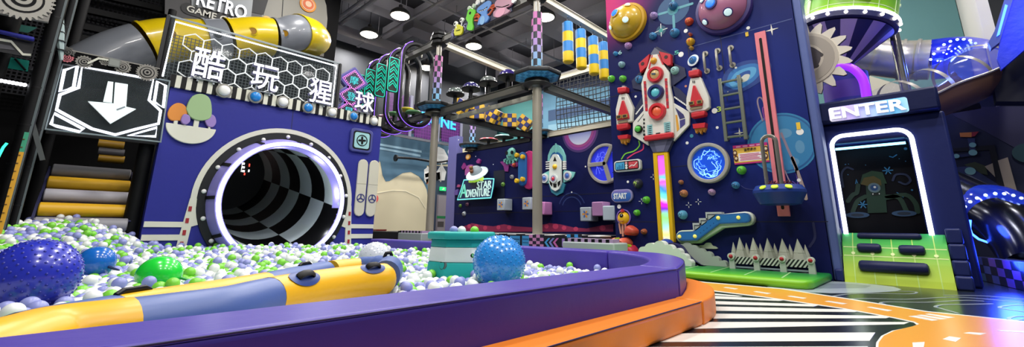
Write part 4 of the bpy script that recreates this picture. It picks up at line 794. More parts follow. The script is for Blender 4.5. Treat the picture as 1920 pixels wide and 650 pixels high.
def mline(m, ln, w_=.01, mt=BLACK, off=BK2): m.tube([PM.hit(*Zm(ln[i], ln[i+1]))+off for i in range(0, len(ln), 2)], w_, mt, 5)
for x, y, a, b in ((476, 186, (476, 200), (482, 222)), (523, 158, (522, 172), (516, 205))): m = MB(); m.disc(PM, *Zm(x, y), 4.1, .02, .07, WHITE); m.disc(PM, *Zm(x-3, y+2), 2, .07, .075, BLACK); m.tube([PM.hit(*Zm(*a))+V((-.04, 0, 0)), PM.hit(*Zm(*b))+V((-.04, 0, 0))], .018, WHITE, 6); m.build('stalk_eye', MO['yellow_monster'])
m = MB(); mline(m, (480, 240, 495, 236, 510, 232)); m.build('mouth', MO['yellow_monster'])
m = MB(); m.disc(PM, *Zm(586, 105), 2.6, .05, .056, BLACK); m.build('eye', MO['green_monster'])
for x, y in ((575, 66), (610, 48)): m = MB(); m.disc(PM, *Zm(x, y), 3.6, .0, .05, M('#c9d6c0', .5)); m.build('horn', MO['green_monster'])
for x, y, o_ in ((642, 22, 'blue_monster'), (682, 3, 'blue_monster'), (918, 10, 'pink_monster')): m = MB(); m.disc(PM, *Zm(x, y), 4.6, .02, .06, WHITE); m.build('eye', MO[o_])
m = MB(); mline(m, (655, 88, 690, 80, 718, 58)); 
for x, y in ((665, 86), (680, 82), (695, 76), (707, 68)): m.disc(PM, *Zm(x, y+3), 1.3, .045, .06, WHITE, n=6)
m.build('mouth', MO['blue_monster']); m = MB(); mline(m, (785, 55, 830, 62, 885, 42)); m.build('mouth', MO['pink_monster'])
OT = M('#cf6038', .5)
for ln in ((610, 120, 640, 110, 655, 135, 640, 160, 615, 158), (612, 138, 640, 128, 648, 150), (705, 90, 735, 60, 755, 75, 730, 110, 712, 120), (740, 52, 760, 40, 775, 55, 752, 62)): m = MB(); mline(m, ln, .028, OT, V((-.02, 0, 0))); m.build('tentacle', MO['blue_monster'])
for ln in ((535, 190, 555, 185, 550, 215), (530, 200, 542, 215, 540, 235), (455, 225, 440, 250, 442, 275), (458, 240, 448, 262, 450, 285)): m = MB(); mline(m, ln, .014, M('#8f87b8', .5), V((-.02, 0, 0))); m.build('leg', MO['yellow_monster'])
m = MB(); m.disc(PM, *Zm(680, 160), 8, .05, .056, M('#88b7e2', .5), k=.8); m.build('belly', MO['blue_monster']); m = MB(); m.disc(PM, *Zm(815, 100), 8, .05, .056, M('#e2a0b8', .5), k=1.5); m.build('belly', MO['pink_monster'])
# hanging bags
for k, (px_, lb) in enumerate(((1064.5, 'first hanging punch bag from the checkered post'), (1089, 'second hanging punch bag from the post'), (1112.5, 'third hanging punch bag from the post'), (1131.5, 'fourth hanging punch bag, half behind the climbing wall'))):
    p = on('y', 5.7, px_, (62, 78, 92, 105)[k]); x = p.x; t = thing('hanging_bag', lb, 'punch bag', (x, 5.7, 4.4), 'striped hanging bags'); zt_, zb_ = 5.42, 4.42
    m = MB(); m.lathe((x, 5.7, zb_), (0, 0, 1), [(.02, -.01), (.1, -.005), (.125, .02), (.13, .05), (.13, .26)], M('#e6c40f', .4), 24); m.build('yellow_band', t); m = MB(); m.lathe((x, 5.7, zb_+.52), (0, 0, 1), [(.13, 0), (.13, .25)], M('#e6c40f', .4), 24, cap=False); o = m.build('yellow_band', t)
    m = MB(); m.lathe((x, 5.7, zb_+.262), (0, 0, 1), [(.131, 0), (.131, .256)], M('#2a82cc', .4), 24, cap=False); m.build('blue_band', t); m = MB(); m.lathe((x, 5.7, zb_+.772), (0, 0, 1), [(.131, 0), (.131, .24), (.11, .26), (0, .265)], M('#2a82cc', .4), 24); m.build('blue_band', t)
    m = MB()
    for j in range(6):
        z = zt_+.02+j*.033; c_ = V((x, 5.7, z)); a = V((1, 0, 0)) if j % 2 else V((0, 1, 0)); m.tube([c_+a*.018*cos(2*PI*i/10)+V((0, 0, .026*sin(2*PI*i/10))) for i in range(10)], .007, M('#b9bcc0', .25, .9), 5, closed=True)
    m.sphere((x, 5.7, zt_+.21), .03, M('#b9bcc0', .25, .9), 8, 6); m.build('hook_chain', t)
# climbing net
m = MB(); NC = M('#15171a', .7); y0_, y1_ = 8.5, 5.2
for k in range(24): y = y0_+(y1_-y0_)*k/23; m.tube([(10.88-.06*sin(PI*j/6), y+.02*sin(k*2.1+j), 3.74+1.72*j/6) for j in range(7)], .014, NC, 4, smooth=False)
for k in range(12): z = 3.78+1.66*k/11; m.tube([(10.88-.06*sin(PI*(z-3.74)/1.72), y0_+(y1_-y0_)*j/12, z-.04*sin(PI*j/12)+.012*sin(k*1.7+j*1.3)) for j in range(13)], .014, NC, 4, smooth=False)
nt_ = m.build('cargo_net'); tag(nt_, 'black climbing net hung between cream beams above the adventure wall', 'net')
m = MB()
for k in range(24): y = y0_+(y1_-y0_)*k/23; m.tube([(10.88, y, 3.78), (10.93, y, 3.66)], .012, M('#d8d6cc', .6), 5)
m.build('white_lashing', nt_)
# screens behind
PS = PY(15.2); t = thing('neon_screen', 'purple grid screen board with blue ZONE letters behind the posts', 'screen', (*PS.hit(810, 260)[:2], 4))
VG = chk('#5a1a6e', '#4c1560', .12, .12, .4, axes=(0, 2))
for k, pts in enumerate(([(724, 172), (768, 182), (768, 254), (724, 246)], [(776, 196), (818, 206), (818, 265), (776, 256)], [(827, 213), (861, 221), (861, 272), (827, 264)])):
    m = MB(); m.px(PS, pts, 0, .05, M('#4b1460', .4, emit=.05)); 
    us = [PS.loc(*p) for p in pts]; ua, ub, va, vb = us[0][0], us[1][0], us[2][1], us[0][1]
    for j in range(1, 9): u = ua+(ub-ua)*j/9; m.prism(PS, [(u-.006, va), (u+.006, va), (u+.006, vb), (u-.006, vb)], .05, .055, M('#8a3a9c', .4))
    for j in range(1, 10): v = va+(vb-va)*j/10; m.prism(PS, [(ua, v-.006), (ub, v-.006), (ub, v+.006), (ua, v+.006)], .05, .055, M('#8a3a9c', .4))
    o = m.build('screen_panel', t)
m = MB(); m.text(PS, 'ZONE', (786, 231), (853, 224), .06, .1, M('#39b4ee', .4, emit=.7), bold=.02); m.build('letters', t)
m = MB()
for x, ya_, yb_ in ((771, 180, 262), (822, 200, 268), (864, 215, 276)): a, b = PS.hit(x, ya_), PS.hit(x, yb_); m.box((a.x-.06, 15.1, b.z), (a.x+.06, 15.2, a.z), M('#8a8aa0', .4))
a, b = PS.hit(735, 253), PS.hit(868, 277); m.beam((a.x, 15.1, (a.z+b.z)/2), (b.x, 15.1, (a.z+b.z)/2), .1, .1, M('#6f7078', .4, .4)); m.build('screen_frame', t)
# adventure wall
PW = PX(10.9); NV = M('#0b1348', .55, bump=.08, spec=.15)
w = MB(); w.box((10.9, 4.4, 0), (11.2, 13.8, 3.52), NV); w.box((10.88, 13.8, 0), (11.2, 14.35, 4.3), M('#6a69a6', .5)); w.box((10.92, 4.4, 0), (11.18, 13.8, 3.55), M('#0d1130', .5))
u, v = PW.loc(1087, 245); q = PW.s(1087, 245)
def upto(r, t, mt):
    pts = [p for p in circ(u, v, r*q, None, 48) if p[1] < 3.515]; a = math.sqrt(max(0, (r*q)**2-(3.515-v)**2)); pts.sort(key=lambda p: math.atan2(p[1]-v, p[0]-u) if p[1] <= v or p[0] > u else math.atan2(p[1]-v, p[0]-u)-2*PI)
    w.prism(PW, [(u-a, 3.515)]+sorted([p for p in circ(u, v, r*q, None, 72) if p[1] < 3.515], key=lambda p: (math.atan2(p[1]-v, p[0]-u)-PI/2) % (2*PI))+[(u+a, 3.515)], 0, t, mt)
upto(40, .003, M('#3d2566', .5)); upto(36, .006, M('#7c2f86', .5)); upto(31, .009, M('#93387f', .5)); upto(26, .012, ramp([(0, '#f2cd4a'), (.25, '#d9cf8f'), (.6, '#b9bfd8'), (1, '#7f86c0')], 2, 2.75, 3.5))
for pts, h in (([(853, 428), (870, 424), (885, 418), (905, 422), (925, 424), (945, 420), (965, 424), (998, 426), (998, 434), (853, 434)], '#8c1f4e'), ([(1012, 422), (1030, 418), (1050, 420), (1075, 426), (1100, 428), (1125, 423), (1150, 420), (1150, 434), (1012, 434)], '#8c1f4e')): w.px(PW, pts, 0, .008, M(h, .6))
for x, y, r in ((880, 424, 4), (893, 425, 5), (910, 427, 4), (935, 426, 4), (955, 426, 4), (1025, 424, 4), (1042, 424, 5), (1058, 427, 4), (1080, 429, 4), (1130, 427, 5)): w.disc(PW, x, y, r, .008, .011, M('#c43a64', .6), k=1.4)
for y in (371, 398): a = PW.loc(852, y+1)[1]; b = PW.loc(1148, y-(3 if y < 380 else 2))[1]; w.prism(PW, [(-13.8, (a+b)/2-.008), (-4.4, (a+b)/2-.008), (-4.4, (a+b)/2+.008), (-13.8, (a+b)/2+.008)], 0, .004, M('#070a20', .5))
for x, y, r in ((892, 293, 1), (925, 308, 1), (1098, 312, 1.6), (1072, 360, 1.6), (1003, 352, 1), (860, 262, 1)): w.disc(PW, x, y, r, 0, .006, WHITE, n=8)
w.ring(PW, 1072, 392, 30, 32, 0, .004, M('#1f3470', .5), a0=20, a1=160); w.ring(PW, 1072, 392, 22, 24, 0, .004, M('#1f3470', .5), a0=20, a1=160)
w.quad(PW, 925, 372, 947, 318, 0, .01, M('#0a0e2a', .5))
struct(w, 'wall_middle', 'navy space adventure wall behind the trampoline')
# adventure wall pieces
m = MB(); m.disc(PW, 878.5, 294, 5, 0, .04, M('#e59a35', .5), k=1.3); m.disc(PW, 878.5, 294, 3.2, .04, .045, M('#f3d49a', .5), k=1.3); tag(m.build('orange_badge'), 'small orange oval badge above the bat-eared monster', 'badge')
PSn = PX(10.6); Zs = lambda x, y: (840+x/4.0625, 240+y/4.0625)
t = thing('star_adventure_sign', 'lit STAR ADVENTURE sign with a little flying saucer on top', 'sign', (10.6, 12.4, 1.4)); CY_ = M('#6fd8d6', .4, emit=1.0)
bo = [(72, 545), (100, 470), (122, 395), (200, 393), (300, 385), (350, 386), (342, 450), (326, 530)]
m = MB(); m.px(PSn, [Zs(*p) for p in bo], -.08, 0, M('#12205a', .4)); o = m.build('sign_board', t)
m = MB(); m.tube([PSn.hit(*Zs(*p)) for p in bo], .022, CY_, 6, closed=True, up=(1, 0, 0)); m.build('neon_border', o)
m = MB(); m.text(PSn, 'A', Zs(92, 530), Zs(148, 425), 0, .03, M('#6fd0b8', .4, emit=.5), bold=.0, shear=.1); m.text(PSn, 'DVENTURE', Zs(142, 528), Zs(322, 455), 0, .03, M('#c4e2dc', .4, emit=.6), bold=.0, shear=.1); m.text(PSn, 'STAR', Zs(222, 462), Zs(332, 398), 0, .03, M('#c4e2dc', .4, emit=.6), bold=.0, shear=.1); m.build('letters', o)
c_ = PSn.hit(*Zs(224, 352)); q = PSn.s(*Zs(224, 352)); ax = V((-.62, -.15, .72)).normalized()
m = MB(); m.lathe(c_, ax, [(.2*q*18, -.05), (17*q, -.02), (22*q, .03), (21.5*q, .06), (13*q, .12)], M('#cfe4e6', .4, emit=.3), 28); so = m.build('saucer', t); m = MB(); m.lathe(c_+ax*.08, ax, [(12.5*q*cos(a), 14*q*sin(a)) for a in [PI/2*k/6 for k in range(7)]], M('#8c98a0', .15, alpha=.75), 20); m.build('saucer_dome', so)
m = MB(); m.sphere(c_+ax*.2+V((-.22, 0, .06)), .075, M('#8a5a33', .6), 10, 8); m.sphere(c_+ax*.12+V((-.22, 0, .0)), .09, M('#7a4a29', .6), 10, 8); m.build('pilot', so)
m = MB()
for x, y in ((182, 408), (205, 407), (228, 402), (250, 392)): m.quad(PSn, *Zs(x-7, y+8), *Zs(x+7, y-8), 0, .12, M('#b6e04a', .4, emit=.4))
m.disc(PSn, *Zs(262, 386), 4, .0, .14, M('#cfe85a', .4, emit=.6)); m.build('saucer_lights', so)
BT = M('#a94f9c', .5); t = thing('bat_monster', 'purple bat-eared monster relief behind the STAR ADVENTURE sign', 'wall relief', (10.88, 12.9, 1.6))
for nm, (pts, mt) in zip(('ear', 'ear', 'body', 'foot', 'paw'),  (([(112, 300), (130, 265), (148, 300), (125, 318)], M('#8c2a7c', .5)), ([(225, 255), (240, 234), (256, 245), (248, 270), (230, 268)], M('#8c2a7c', .5)), ([(140, 360), (140, 320), (160, 285), (185, 278), (205, 285), (190, 320), (165, 365)], BT), ([(60, 510), (58, 490), (70, 470), (90, 465), (85, 510)], M('#5f4a9c', .5)), ([(78, 450), (85, 430), (105, 432), (100, 450)], M('#b04a80', .5)))): m = MB(); m.px(PW, [Zs(*p) for p in pts], 0, .08, mt); m.build(nm, t)
m = MB(); 
m.px(PW, [Zs(*p) for p in ((402, 258), (440, 250), (470, 275), (540, 250), (535, 292), (505, 300), (470, 280), (462, 332), (438, 330), (428, 290))], 0, .04, M('#8a2a86', .5)); cape = m
t = thing('octopus_alien', 'teal octopus alien relief with a magenta cape', 'wall relief', (10.88, 10.1, 2.2)); m.build('cape', t)
m = MB(); m.dome(PW, *Zs(489, 201), 12.5, .1, M('#74c7ba', .5), .04, k=1)
for ln in (((455, 240), (440, 245), (445, 262)), ((468, 245), (458, 268), (468, 272)), ((485, 248), (482, 272)), ((505, 245), (512, 265), (503, 270)), ((520, 238), (535, 250), (545, 232))): m.tube([PW.hit(*Zs(*p))+V((-.07, 0, 0)) for p in ln], .045, M('#74c7ba', .5), 8)
m.build('body', t)
m = MB(); m.disc(PW, *Zs(467, 193), 3.4, .1, .15, BLACK, k=.8); m.disc(PW, *Zs(506, 188), 3.4, .1, .15, BLACK, k=.8); m.tube([PW.hit(*Zs(*p))+V((-.145, 0, 0)) for p in ((476, 218), (482, 223), (487, 218), (493, 223), (499, 217))], .012, M('#2f6f6a', .5), 5); m.build('face', t)
m = MB(); m.dome(PW, *Zs(513, 282), 4.2, .1, M('#d8563c', .4), .04); m.build('red_orb', t)
# skateboard
t = thing('skateboard', 'giant pink and blue foam skateboard hung upright on the adventure wall', 'skateboard', (10.8, 9.2, 1.3)); 
a, b = PW.loc(994.5, 291), PW.loc(994.5, 345); m = MB(); wd_ = 25*PW.s(999, 320); m.prism(PW, stroke([(a[0], a[1]-.13), (b[0], b[1]+.1)], wd_*1.25), .0, .1, foam('#d93a86')); m.build('deck', t, .03)
a, b = PW.loc(985.5, 289), PW.loc(985.5, 346); m = MB(); m.prism(PW, stroke([(a[0], a[1]-.12), (b[0], b[1]+.12)], wd_*.8), .1, .2, foam('#2668b0')); m.build('underside', t, .03)
for x, y in ((563, 213), (607, 225), (563, 406), (606, 394)):
    m = MB(); u, v = PW.loc(*Zs(x, y)); m.lathe(PW.w(u, v, .26), (-1, 0, 0), [(.075, -.06), (.08, -.03), (.08, .04), (.06, .06)], M('#f0c51d', .4), 18); m.build('wheel', t)
# rocket relief
t = thing('rocket_relief', 'teal and white rocket relief with coloured round lights', 'wall relief', (10.85, 8.2, 1.1)); Zk = Zs
m = MB(); T1 = M('#7cc4bf', .5); T2 = M('#1f5c94', .5); T3 = M('#2f7f96', .5)
m.px(PW, [Zk(*p) for p in ((766, 250), (768, 210), (785, 165), (808, 135), (830, 125), (855, 135), (880, 165), (898, 210), (902, 250))], 0, .05, T1); m.px(PW, [Zk(*p) for p in ((785, 250), (788, 215), (805, 190), (830, 180), (858, 190), (880, 215), (884, 250))], .05, .06, T2)
m.px(PW, [Zk(*p) for p in ((775, 430), (795, 490), (835, 515), (880, 492), (900, 430), (880, 415), (835, 455), (790, 415))], 0, .05, T3); m.px(PW, [Zk(*p) for p in ((774, 325), (735, 345), (705, 360), (720, 395), (745, 420), (790, 420), (790, 330))], 0, .04, T1); m.px(PW, [Zk(*p) for p in ((892, 320), (935, 330), (975, 335), (962, 370), (935, 400), (885, 415), (884, 330))], 0, .04, T1); m.tube([PW.hit(*Zk(830, 118))+V((-.06, 0, 0)), PW.hit(*Zk(830, 190))+V((-.06, 0, 0))], .025, T1, 6)
for x, s_ in ((768, -1), (900, 1)):
    for y in (258, 275, 292, 309): m.quad(PW, *Zk(x-(14 if s_ < 0 else -2), y+5), *Zk(x+(2 if s_ > 0 else 14) if s_ < 0 else x-16, y-5), 0, .07, WHITE)
m.build('wings', t)
m = MB(); m.px(PW, [Zk(*p) for p in ((790, 250), (815, 205), (832, 200), (850, 205), (874, 250), (878, 420), (862, 465), (835, 482), (805, 465), (786, 420))], .05, .12, M('#dfe6df', .45)); m.px(PW, [Zk(*p) for p in ((818, 255), (832, 218), (846, 255))], .12, .125, BLACK); m.px(PW, [Zk(*p) for p in ((790, 400), (812, 415), (812, 450), (795, 430))], .12, .125, BLACK); m.px(PW, [Zk(*p) for p in ((852, 415), (876, 398), (872, 430), (856, 450))], .12, .125, BLACK); m.px(PW, [Zk(*p) for p in ((818, 425), (846, 425), (844, 455), (822, 455))], .12, .125, DARKM); m.build('hull', t, .01)
for x, y, r, h in ((832, 297, 5, '#f0bd22'), (826, 388, 5, '#d43a4a'), (745, 383, 5.5, '#3c6cc0'), (920, 364, 5.5, '#3c6cc0')):
    m = MB(); z_ = .12 if x in (832, 826) else .04
    if h != '#f0bd22': m.ring(PW, *Zk(x, y), r*.9, r*1.6, z_-.02, z_+.05, M('#d9dfdc', .4), n=24); m.ring(PW, *Zk(x, y), r*.8, r*1.1, z_, z_+.06, M('#8e8fb5', .4), n=24)
    m.dome(PW, *Zk(x, y), r, .08, M(h, .25, coat=.5), z_); m.build('round_light', t)
# porthole with spokes
t = thing('spoked_porthole', 'round blue plasma porthole with grey spokes at the adventure wall edge', 'porthole', (10.85, 6.9, 1.7)); PC_ = (1137, 307)
PLS = M('#2a36e0', .35, emit=.35)
m = MB(); m.disc(PW, *PC_, 33, 0, .05, PLS, k=1); o = m.build('plasma_disc', t); m = MB(); m.ring(PW, *PC_, 32, 37.5, 0, .12, M('#a49f98', .5)); m.build('grey_rim', t, .015)
m = MB(); u, v = PW.loc(*PC_); q = PW.s(*PC_)
for a in (90-28, 180, 270+16): m.prism(PW, stroke([(u, v), (u+33*q*cos(math.radians(a)), v+33*q*sin(math.radians(a)))], 8*q), .06, .13, M('#9a958e', .5))
m.build('spokes', t, .01)
def lightning(m, pl, x, y, r, t, seed, n=7, mat=M('#7fa8ff', .4, emit=1.0)):
    rg = random.Random(seed); u, v = pl.loc(x, y); q = pl.s(x, y)*r
    for k in range(n):
        a = rg.uniform(0, 6.28); rad = rg.uniform(.5, .85); pts = []
        for j in range(9): a += rg.uniform(.08, .3); rad = max(.2, min(.9, rad+rg.uniform(-.16, .16))); pts.append((u+q*rad*cos(a), v+q*rad*sin(a)))
        m.prism(pl, stroke(pts, q*.035, False), t, t+.004, mat)
m = MB(); lightning(m, PW, *PC_, 31, .05, 4, 8, M('#5f6cf0', .4, emit=.8)); m.build('plasma_arcs', o)
# holds and foam cubes of the adventure wall
for x, y, r, h, lb in ((960.5, 331.5, 4.2, '#b5bcc0', 'grey climbing hold between octopus alien and skateboard'), (944, 345.6, 4.2, '#7fb84a', 'green climbing hold below the octopus alien'), (864, 385.6, 3.4, '#7fb84a', 'small green hold under the STAR ADVENTURE sign'), (877, 383, 3.4, '#b0708c', 'small mauve hold under the STAR ADVENTURE sign'), (871, 400.5, 4.6, '#b9c0c6', 'lowest pale grey hold under the STAR ADVENTURE sign')):
    m = MB(); m.dome(PW, x, y, r, .09, M(h, .45), 0, 16, flat=.2); m.dome(PW, x+.6, y-.4, r*.3, .03, M('#2a2a30', .5), .088, 8); tag(m.build('climbing_hold'), lb, 'climbing hold', 'holds on the adventure wall')
for x, y, h, star, lb in ((946, 383, '#aeb9c4', 1, 'grey foam cube with a star print below the green hold'), (995, 381, '#aeb9c4', 1, 'grey foam cube with a star print below the skateboard'), (1021, 390, '#c27fb6', 0, 'pink foam cube just below the rocket relief'), (1108, 401, '#aeb9c4', 1, 'grey foam cube with a star print below the spoked porthole'), (1131, 391, '#b987b8', 0, 'pink foam cube near the climbing wall'), (1152, 399, '#c2d2dc', 0, 'pale foam cube half hidden by the climbing wall')):
    p = on('x', 10.5, x, y); t = thing('foam_cube', lb, 'foam cube', (10.7, p.y+.19, p.z-.19), 'foam cubes on the adventure wall'); m = MB(); m.box((10.5, p.y, p.z-.2), (10.895, p.y+.38, p.z+.2), foam(h)); m.build('cube_body', t, .025)
    if star:
        m = MB(); P_ = PX(10.5); u, v = -(p.y+.19), p.z
        for a in range(6): ca, sa = cos(a*PI/3), sin(a*PI/3); m.prism(P_, circ(u+.06*ca, v+.06*sa, .055, .03, 12, rot=a*60), .0, .004+.0005*a, M(('#4f6fae', '#e09a3c')[a % 2], .5))
        m.build('star_print', t)
# trampoline kerb
PK = PX(6.33); t = thing('trampoline_kerb', 'black printed padded kerb around the trampoline with a checkered top', 'padded kerb', (6.6, 7, 0))
m = MB(); m.box((6.33, 4.08, 0), (7.0, 10.4, .46), M('#101115', .45)); m.build('kerb_body', t)
m = MB(); n = 26
for i in range(n):
    for j in range(2): y0_, y1_ = 4.08+6.32*i/n, 4.08+6.32*(i+1)/n; m.box((6.33+.34*j, y0_, .46), (6.33+.34*(j+1), y1_, .475), (WHITE, BLACK)[(i+j) % 2])
m.build('checkered_top', t)
m = MB(); BLG = M('#3f9ad2', .45)
m.text(PK, '方', (931, 460), (955, 441), 0, .004, BLG, bold=.02)
for x0_, x1_ in ((956, 975), (979, 992)): m.quad(PK, x0_, 461, x1_, 442, 0, .003, BLG); m.quad(PK, x0_+1, 449, x1_-1, 447, .003, .004, M('#1f5a86', .45)); m.quad(PK, x0_+1, 455, x1_-1, 454, .003, .004, M('#1f5a86', .45))
for i in range(4):
    for j in range(4): m.quad(PK, 992+i*6.8, 445.5+j*6, 992+(i+1)*6.8, 439.5+j*6, 0, .003, (M('#d68fc0', .45), M('#241d30', .45))[(i+j) % 2])
for k, h in enumerate(('#46a6dc', '#7f8fd6', '#d46fb4')): x = 1021+k*8; m.px(PK, [(x+7, 446), (x, 454), (x+6, 463), (x+10, 463), (x+4, 454), (x+11, 446)], 0, .003, M(h, .45))
m.quad(PK, 1054, 462, 1062, 447, 0, .003, M('#a07fc8', .45))
for i in range(4):
    for j in range(4): m.quad(PK, 1063+i*7, 445+j*6, 1063+(i+1)*7, 439+j*6, 0, .003, (M('#3f9fe0', .45), M('#16181f', .45))[(i+j) % 2])
for i in range(5):
    for j in range(4): m.quad(PK, 790+i*6, 438+j*5.5, 790+(i+1)*6, 432.5+j*5.5, 0, .003, ((M('#3f8fd0', .45) if i < 2 else M('#c98fc0', .45)), M('#16181f', .45))[(i+j) % 2])
m.build('front_print', t)
m = MB(); m.box((7.0, 4.1, 0), (10.85, 13.7, .43), M('#0e0f14', .6)); tag(m.build('trampoline_bed'), 'dark trampoline bed between the kerb and the adventure wall', 'trampoline')
def bench(y0_, y1_, x0_, x1_, label, zz=.4):
    t = thing('step_bench', label, 'bench', ((x0_+x1_)/2, (y0_+y1_)/2, 0), 'grey step benches by the trampoline'); m = MB(); m.box((x0_, y0_, 0), (x1_, y1_, zz), foam('#aeb8b6')); m.build('bench_block', t, .02)
    m = MB(); n = 14; h = .05
    for i in range(n):
        a, b = y0_+.03+(y1_-y0_-.06)*i/n, y0_+.03+(y1_-y0_-.06)*(i+1)/n; vs = [(x0_+.03, a, zz+.001), (x0_+.03, b, zz+.001), (x1_, b+.12, zz+.001), (x1_, a+.12, zz+.001)]; vs += [(x, y, z+h) for x, y, z in vs]; m.add(vs, [[3, 2, 1, 0], [4, 5, 6, 7], [0, 1, 5, 4], [1, 2, 6, 5], [2, 3, 7, 6], [3, 0, 4, 7]], (M('#b79ac0', .5), BLACK)[i % 2])
    m.build('zebra_cushion', t)
a, b = on('x', 5.9, 1054, 455).y, on('x', 5.9, 1151, 455).y
bench(b, a, 5.9, 6.32, 'grey step bench with a zebra cushion beside the climbing wall', .38); a, b = on('x', 6.0, 746, 440).y, on('x', 6.0, 790, 440).y; bench(b, a, 6.0, 6.31, 'grey step bench with a zebra cushion left of the octagonal table', .44)
# bin and wall rail
p = on('y', 15.4, 709, 446); m = MB(); t = thing('red_bin', 'small dark red box standing against the cream wall', 'box', (p.x, 15.4, 0)); m.box((p.x-.19, 15.2, 0), (p.x+.19, 15.6, .42), M('#8c1c1c', .5)); m.build('box_body', t, .01); m = MB(); m.box((p.x-.21, 15.18, .42), (p.x+.21, 15.62, .47), M('#6e1515', .5)); m.build('lid', t); m = MB(); m.text(PY(15.2), 'FIRE', (p.x-.12, .22), (p.x+.12, .31), 0, .004, M('#e8b0a0', .5), uv=True); m.build('print', t)
t = thing('wall_rail', 'dark bent handrail running along the cream wall', 'rail', (*PY(15.4).hit(800, 300)[:2], 2.5)); m = MB(); P_ = PY(15.4); m.tube(spl([P_.hit(*p) for p in ((743, 295), (775, 297), (800, 301), (815, 304), (835, 302), (856, 297))], 4), .05, DARKM, 8); m.build('rail_bar', t); m = MB(); c_ = P_.hit(742, 296); m.lathe(c_, (-1, 0, .0), [(.14, -.03), (.14, .03)], DARKM, 16); m.build('end_flange', t)
m = MB(); c_ = P_.hit(828, 303); m.tube([c_, c_+V((0, .0, -.9))], .03, GREYW, 8); m.build('drop_rod', t)
# ================================================================== CLIMBING WALL
PC = PX(6.75); YL, YR = 4.03, 1.015
def wallmat():
    m = bpy.data.materials.new('space_print'); m.use_nodes = True; nt = m.node_tree; N = nt.nodes; L = nt.links; b = N['Principled BSDF']; b.inputs['Roughness'].default_value = .5; b.inputs['Specular IOR Level'].default_value = .2
    tc = N.new('ShaderNodeTexCoord')
    def blob(y, z, r0, r1):
        d = N.new('ShaderNodeVectorMath'); d.operation = 'DISTANCE'; L.new(tc.outputs['Object'], d.inputs[0]); d.inputs[1].default_value = (0, y, z)
        nz = N.new('ShaderNodeTexNoise'); nz.inputs['Scale'].default_value = 1.6; nz.inputs['Detail'].default_value = 2; L.new(tc.outputs['Object'], nz.inputs['Vector'])
        a = N.new('ShaderNodeMath'); a.operation = 'MULTIPLY_ADD'; a.inputs[1].default_value = .5; L.new(nz.outputs['Fac'], a.inputs[0]); L.new(d.outputs['Value'], a.inputs[2])
        mr = N.new('ShaderNodeMapRange'); mr.interpolation_type = 'SMOOTHSTEP'; mr.inputs['From Min'].default_value = r1+.25; mr.inputs['From Max'].default_value = r0+.25; L.new(a.outputs[0], mr.inputs['Value']); return mr.outputs['Result']
    base = None
    for h, bl in (('#a92a86', blob(4.05, 5.0, .3, 1.25)), ('#d33a7c', blob(4.2, 4.95, .2, .85)), ('#182a7c', blob(1.9, 2.6, .4, 1.9))):
        mx = N.new('ShaderNodeMix'); mx.data_type = 'RGBA'; mx.inputs['B'].default_value = lin(h); L.new(bl, mx.inputs['Factor'])
        if base is None: mx.inputs['A'].default_value = lin('#0e1650')
        else: L.new(base, mx.inputs['A'])
        base = mx.outputs['Result']
    L.new(base, b.inputs['Base Color'])
    return m
cw = thing('climbing_wall', 'tall navy space climbing wall covered in holds and rocket panels', 'climbing wall', (6.9, 2.5, 0))
m = MB(); m.box((6.75, YR, 0), (7.05, YL, 6.2), wallmat()); body = m.build('wall_face', cw, loc=(6.75, 0, 0))
m = MB(); m.box((6.77, YR-.105, 0), (7.05, YR-.004, 6.2), foam('#5d6ca4')); m.build('edge_pad', cw, .02)
m = MB(); SE = M('#090d2a', .5)
def seam(m, a, b, w_=.012, mt=SE): 
    p, q = PC.loc(*a), PC.loc(*b); z = (p[1]+q[1])/2; m.prism(PC, [(p[0], z-w_/2), (q[0], z-w_/2), (q[0], z+w_/2), (p[0], z+w_/2)], 0, .002, mt)
seam(m, (1290, 88), (1485, 37), .014, M('#3a4a86', .5)); seam(m, (1141, 183), (1210, 167)); seam(m, (1148, 323), (1291, 310)); seam(m, (1150, 415), (1553, 416))
for x0_, y0_, x1_, y1_ in ((1284, 0, 1291, 110), (1345, 0, 1362, 190)): p, q = PC.loc(x0_, y0_), PC.loc(x1_, y1_); u = (p[0]+q[0])/2; m.prism(PC, [(u-.005, q[1]), (u+.005, q[1]), (u+.005, p[1]), (u-.005, p[1])], 0, .002, SE)
m.build('panel_seams', cw)
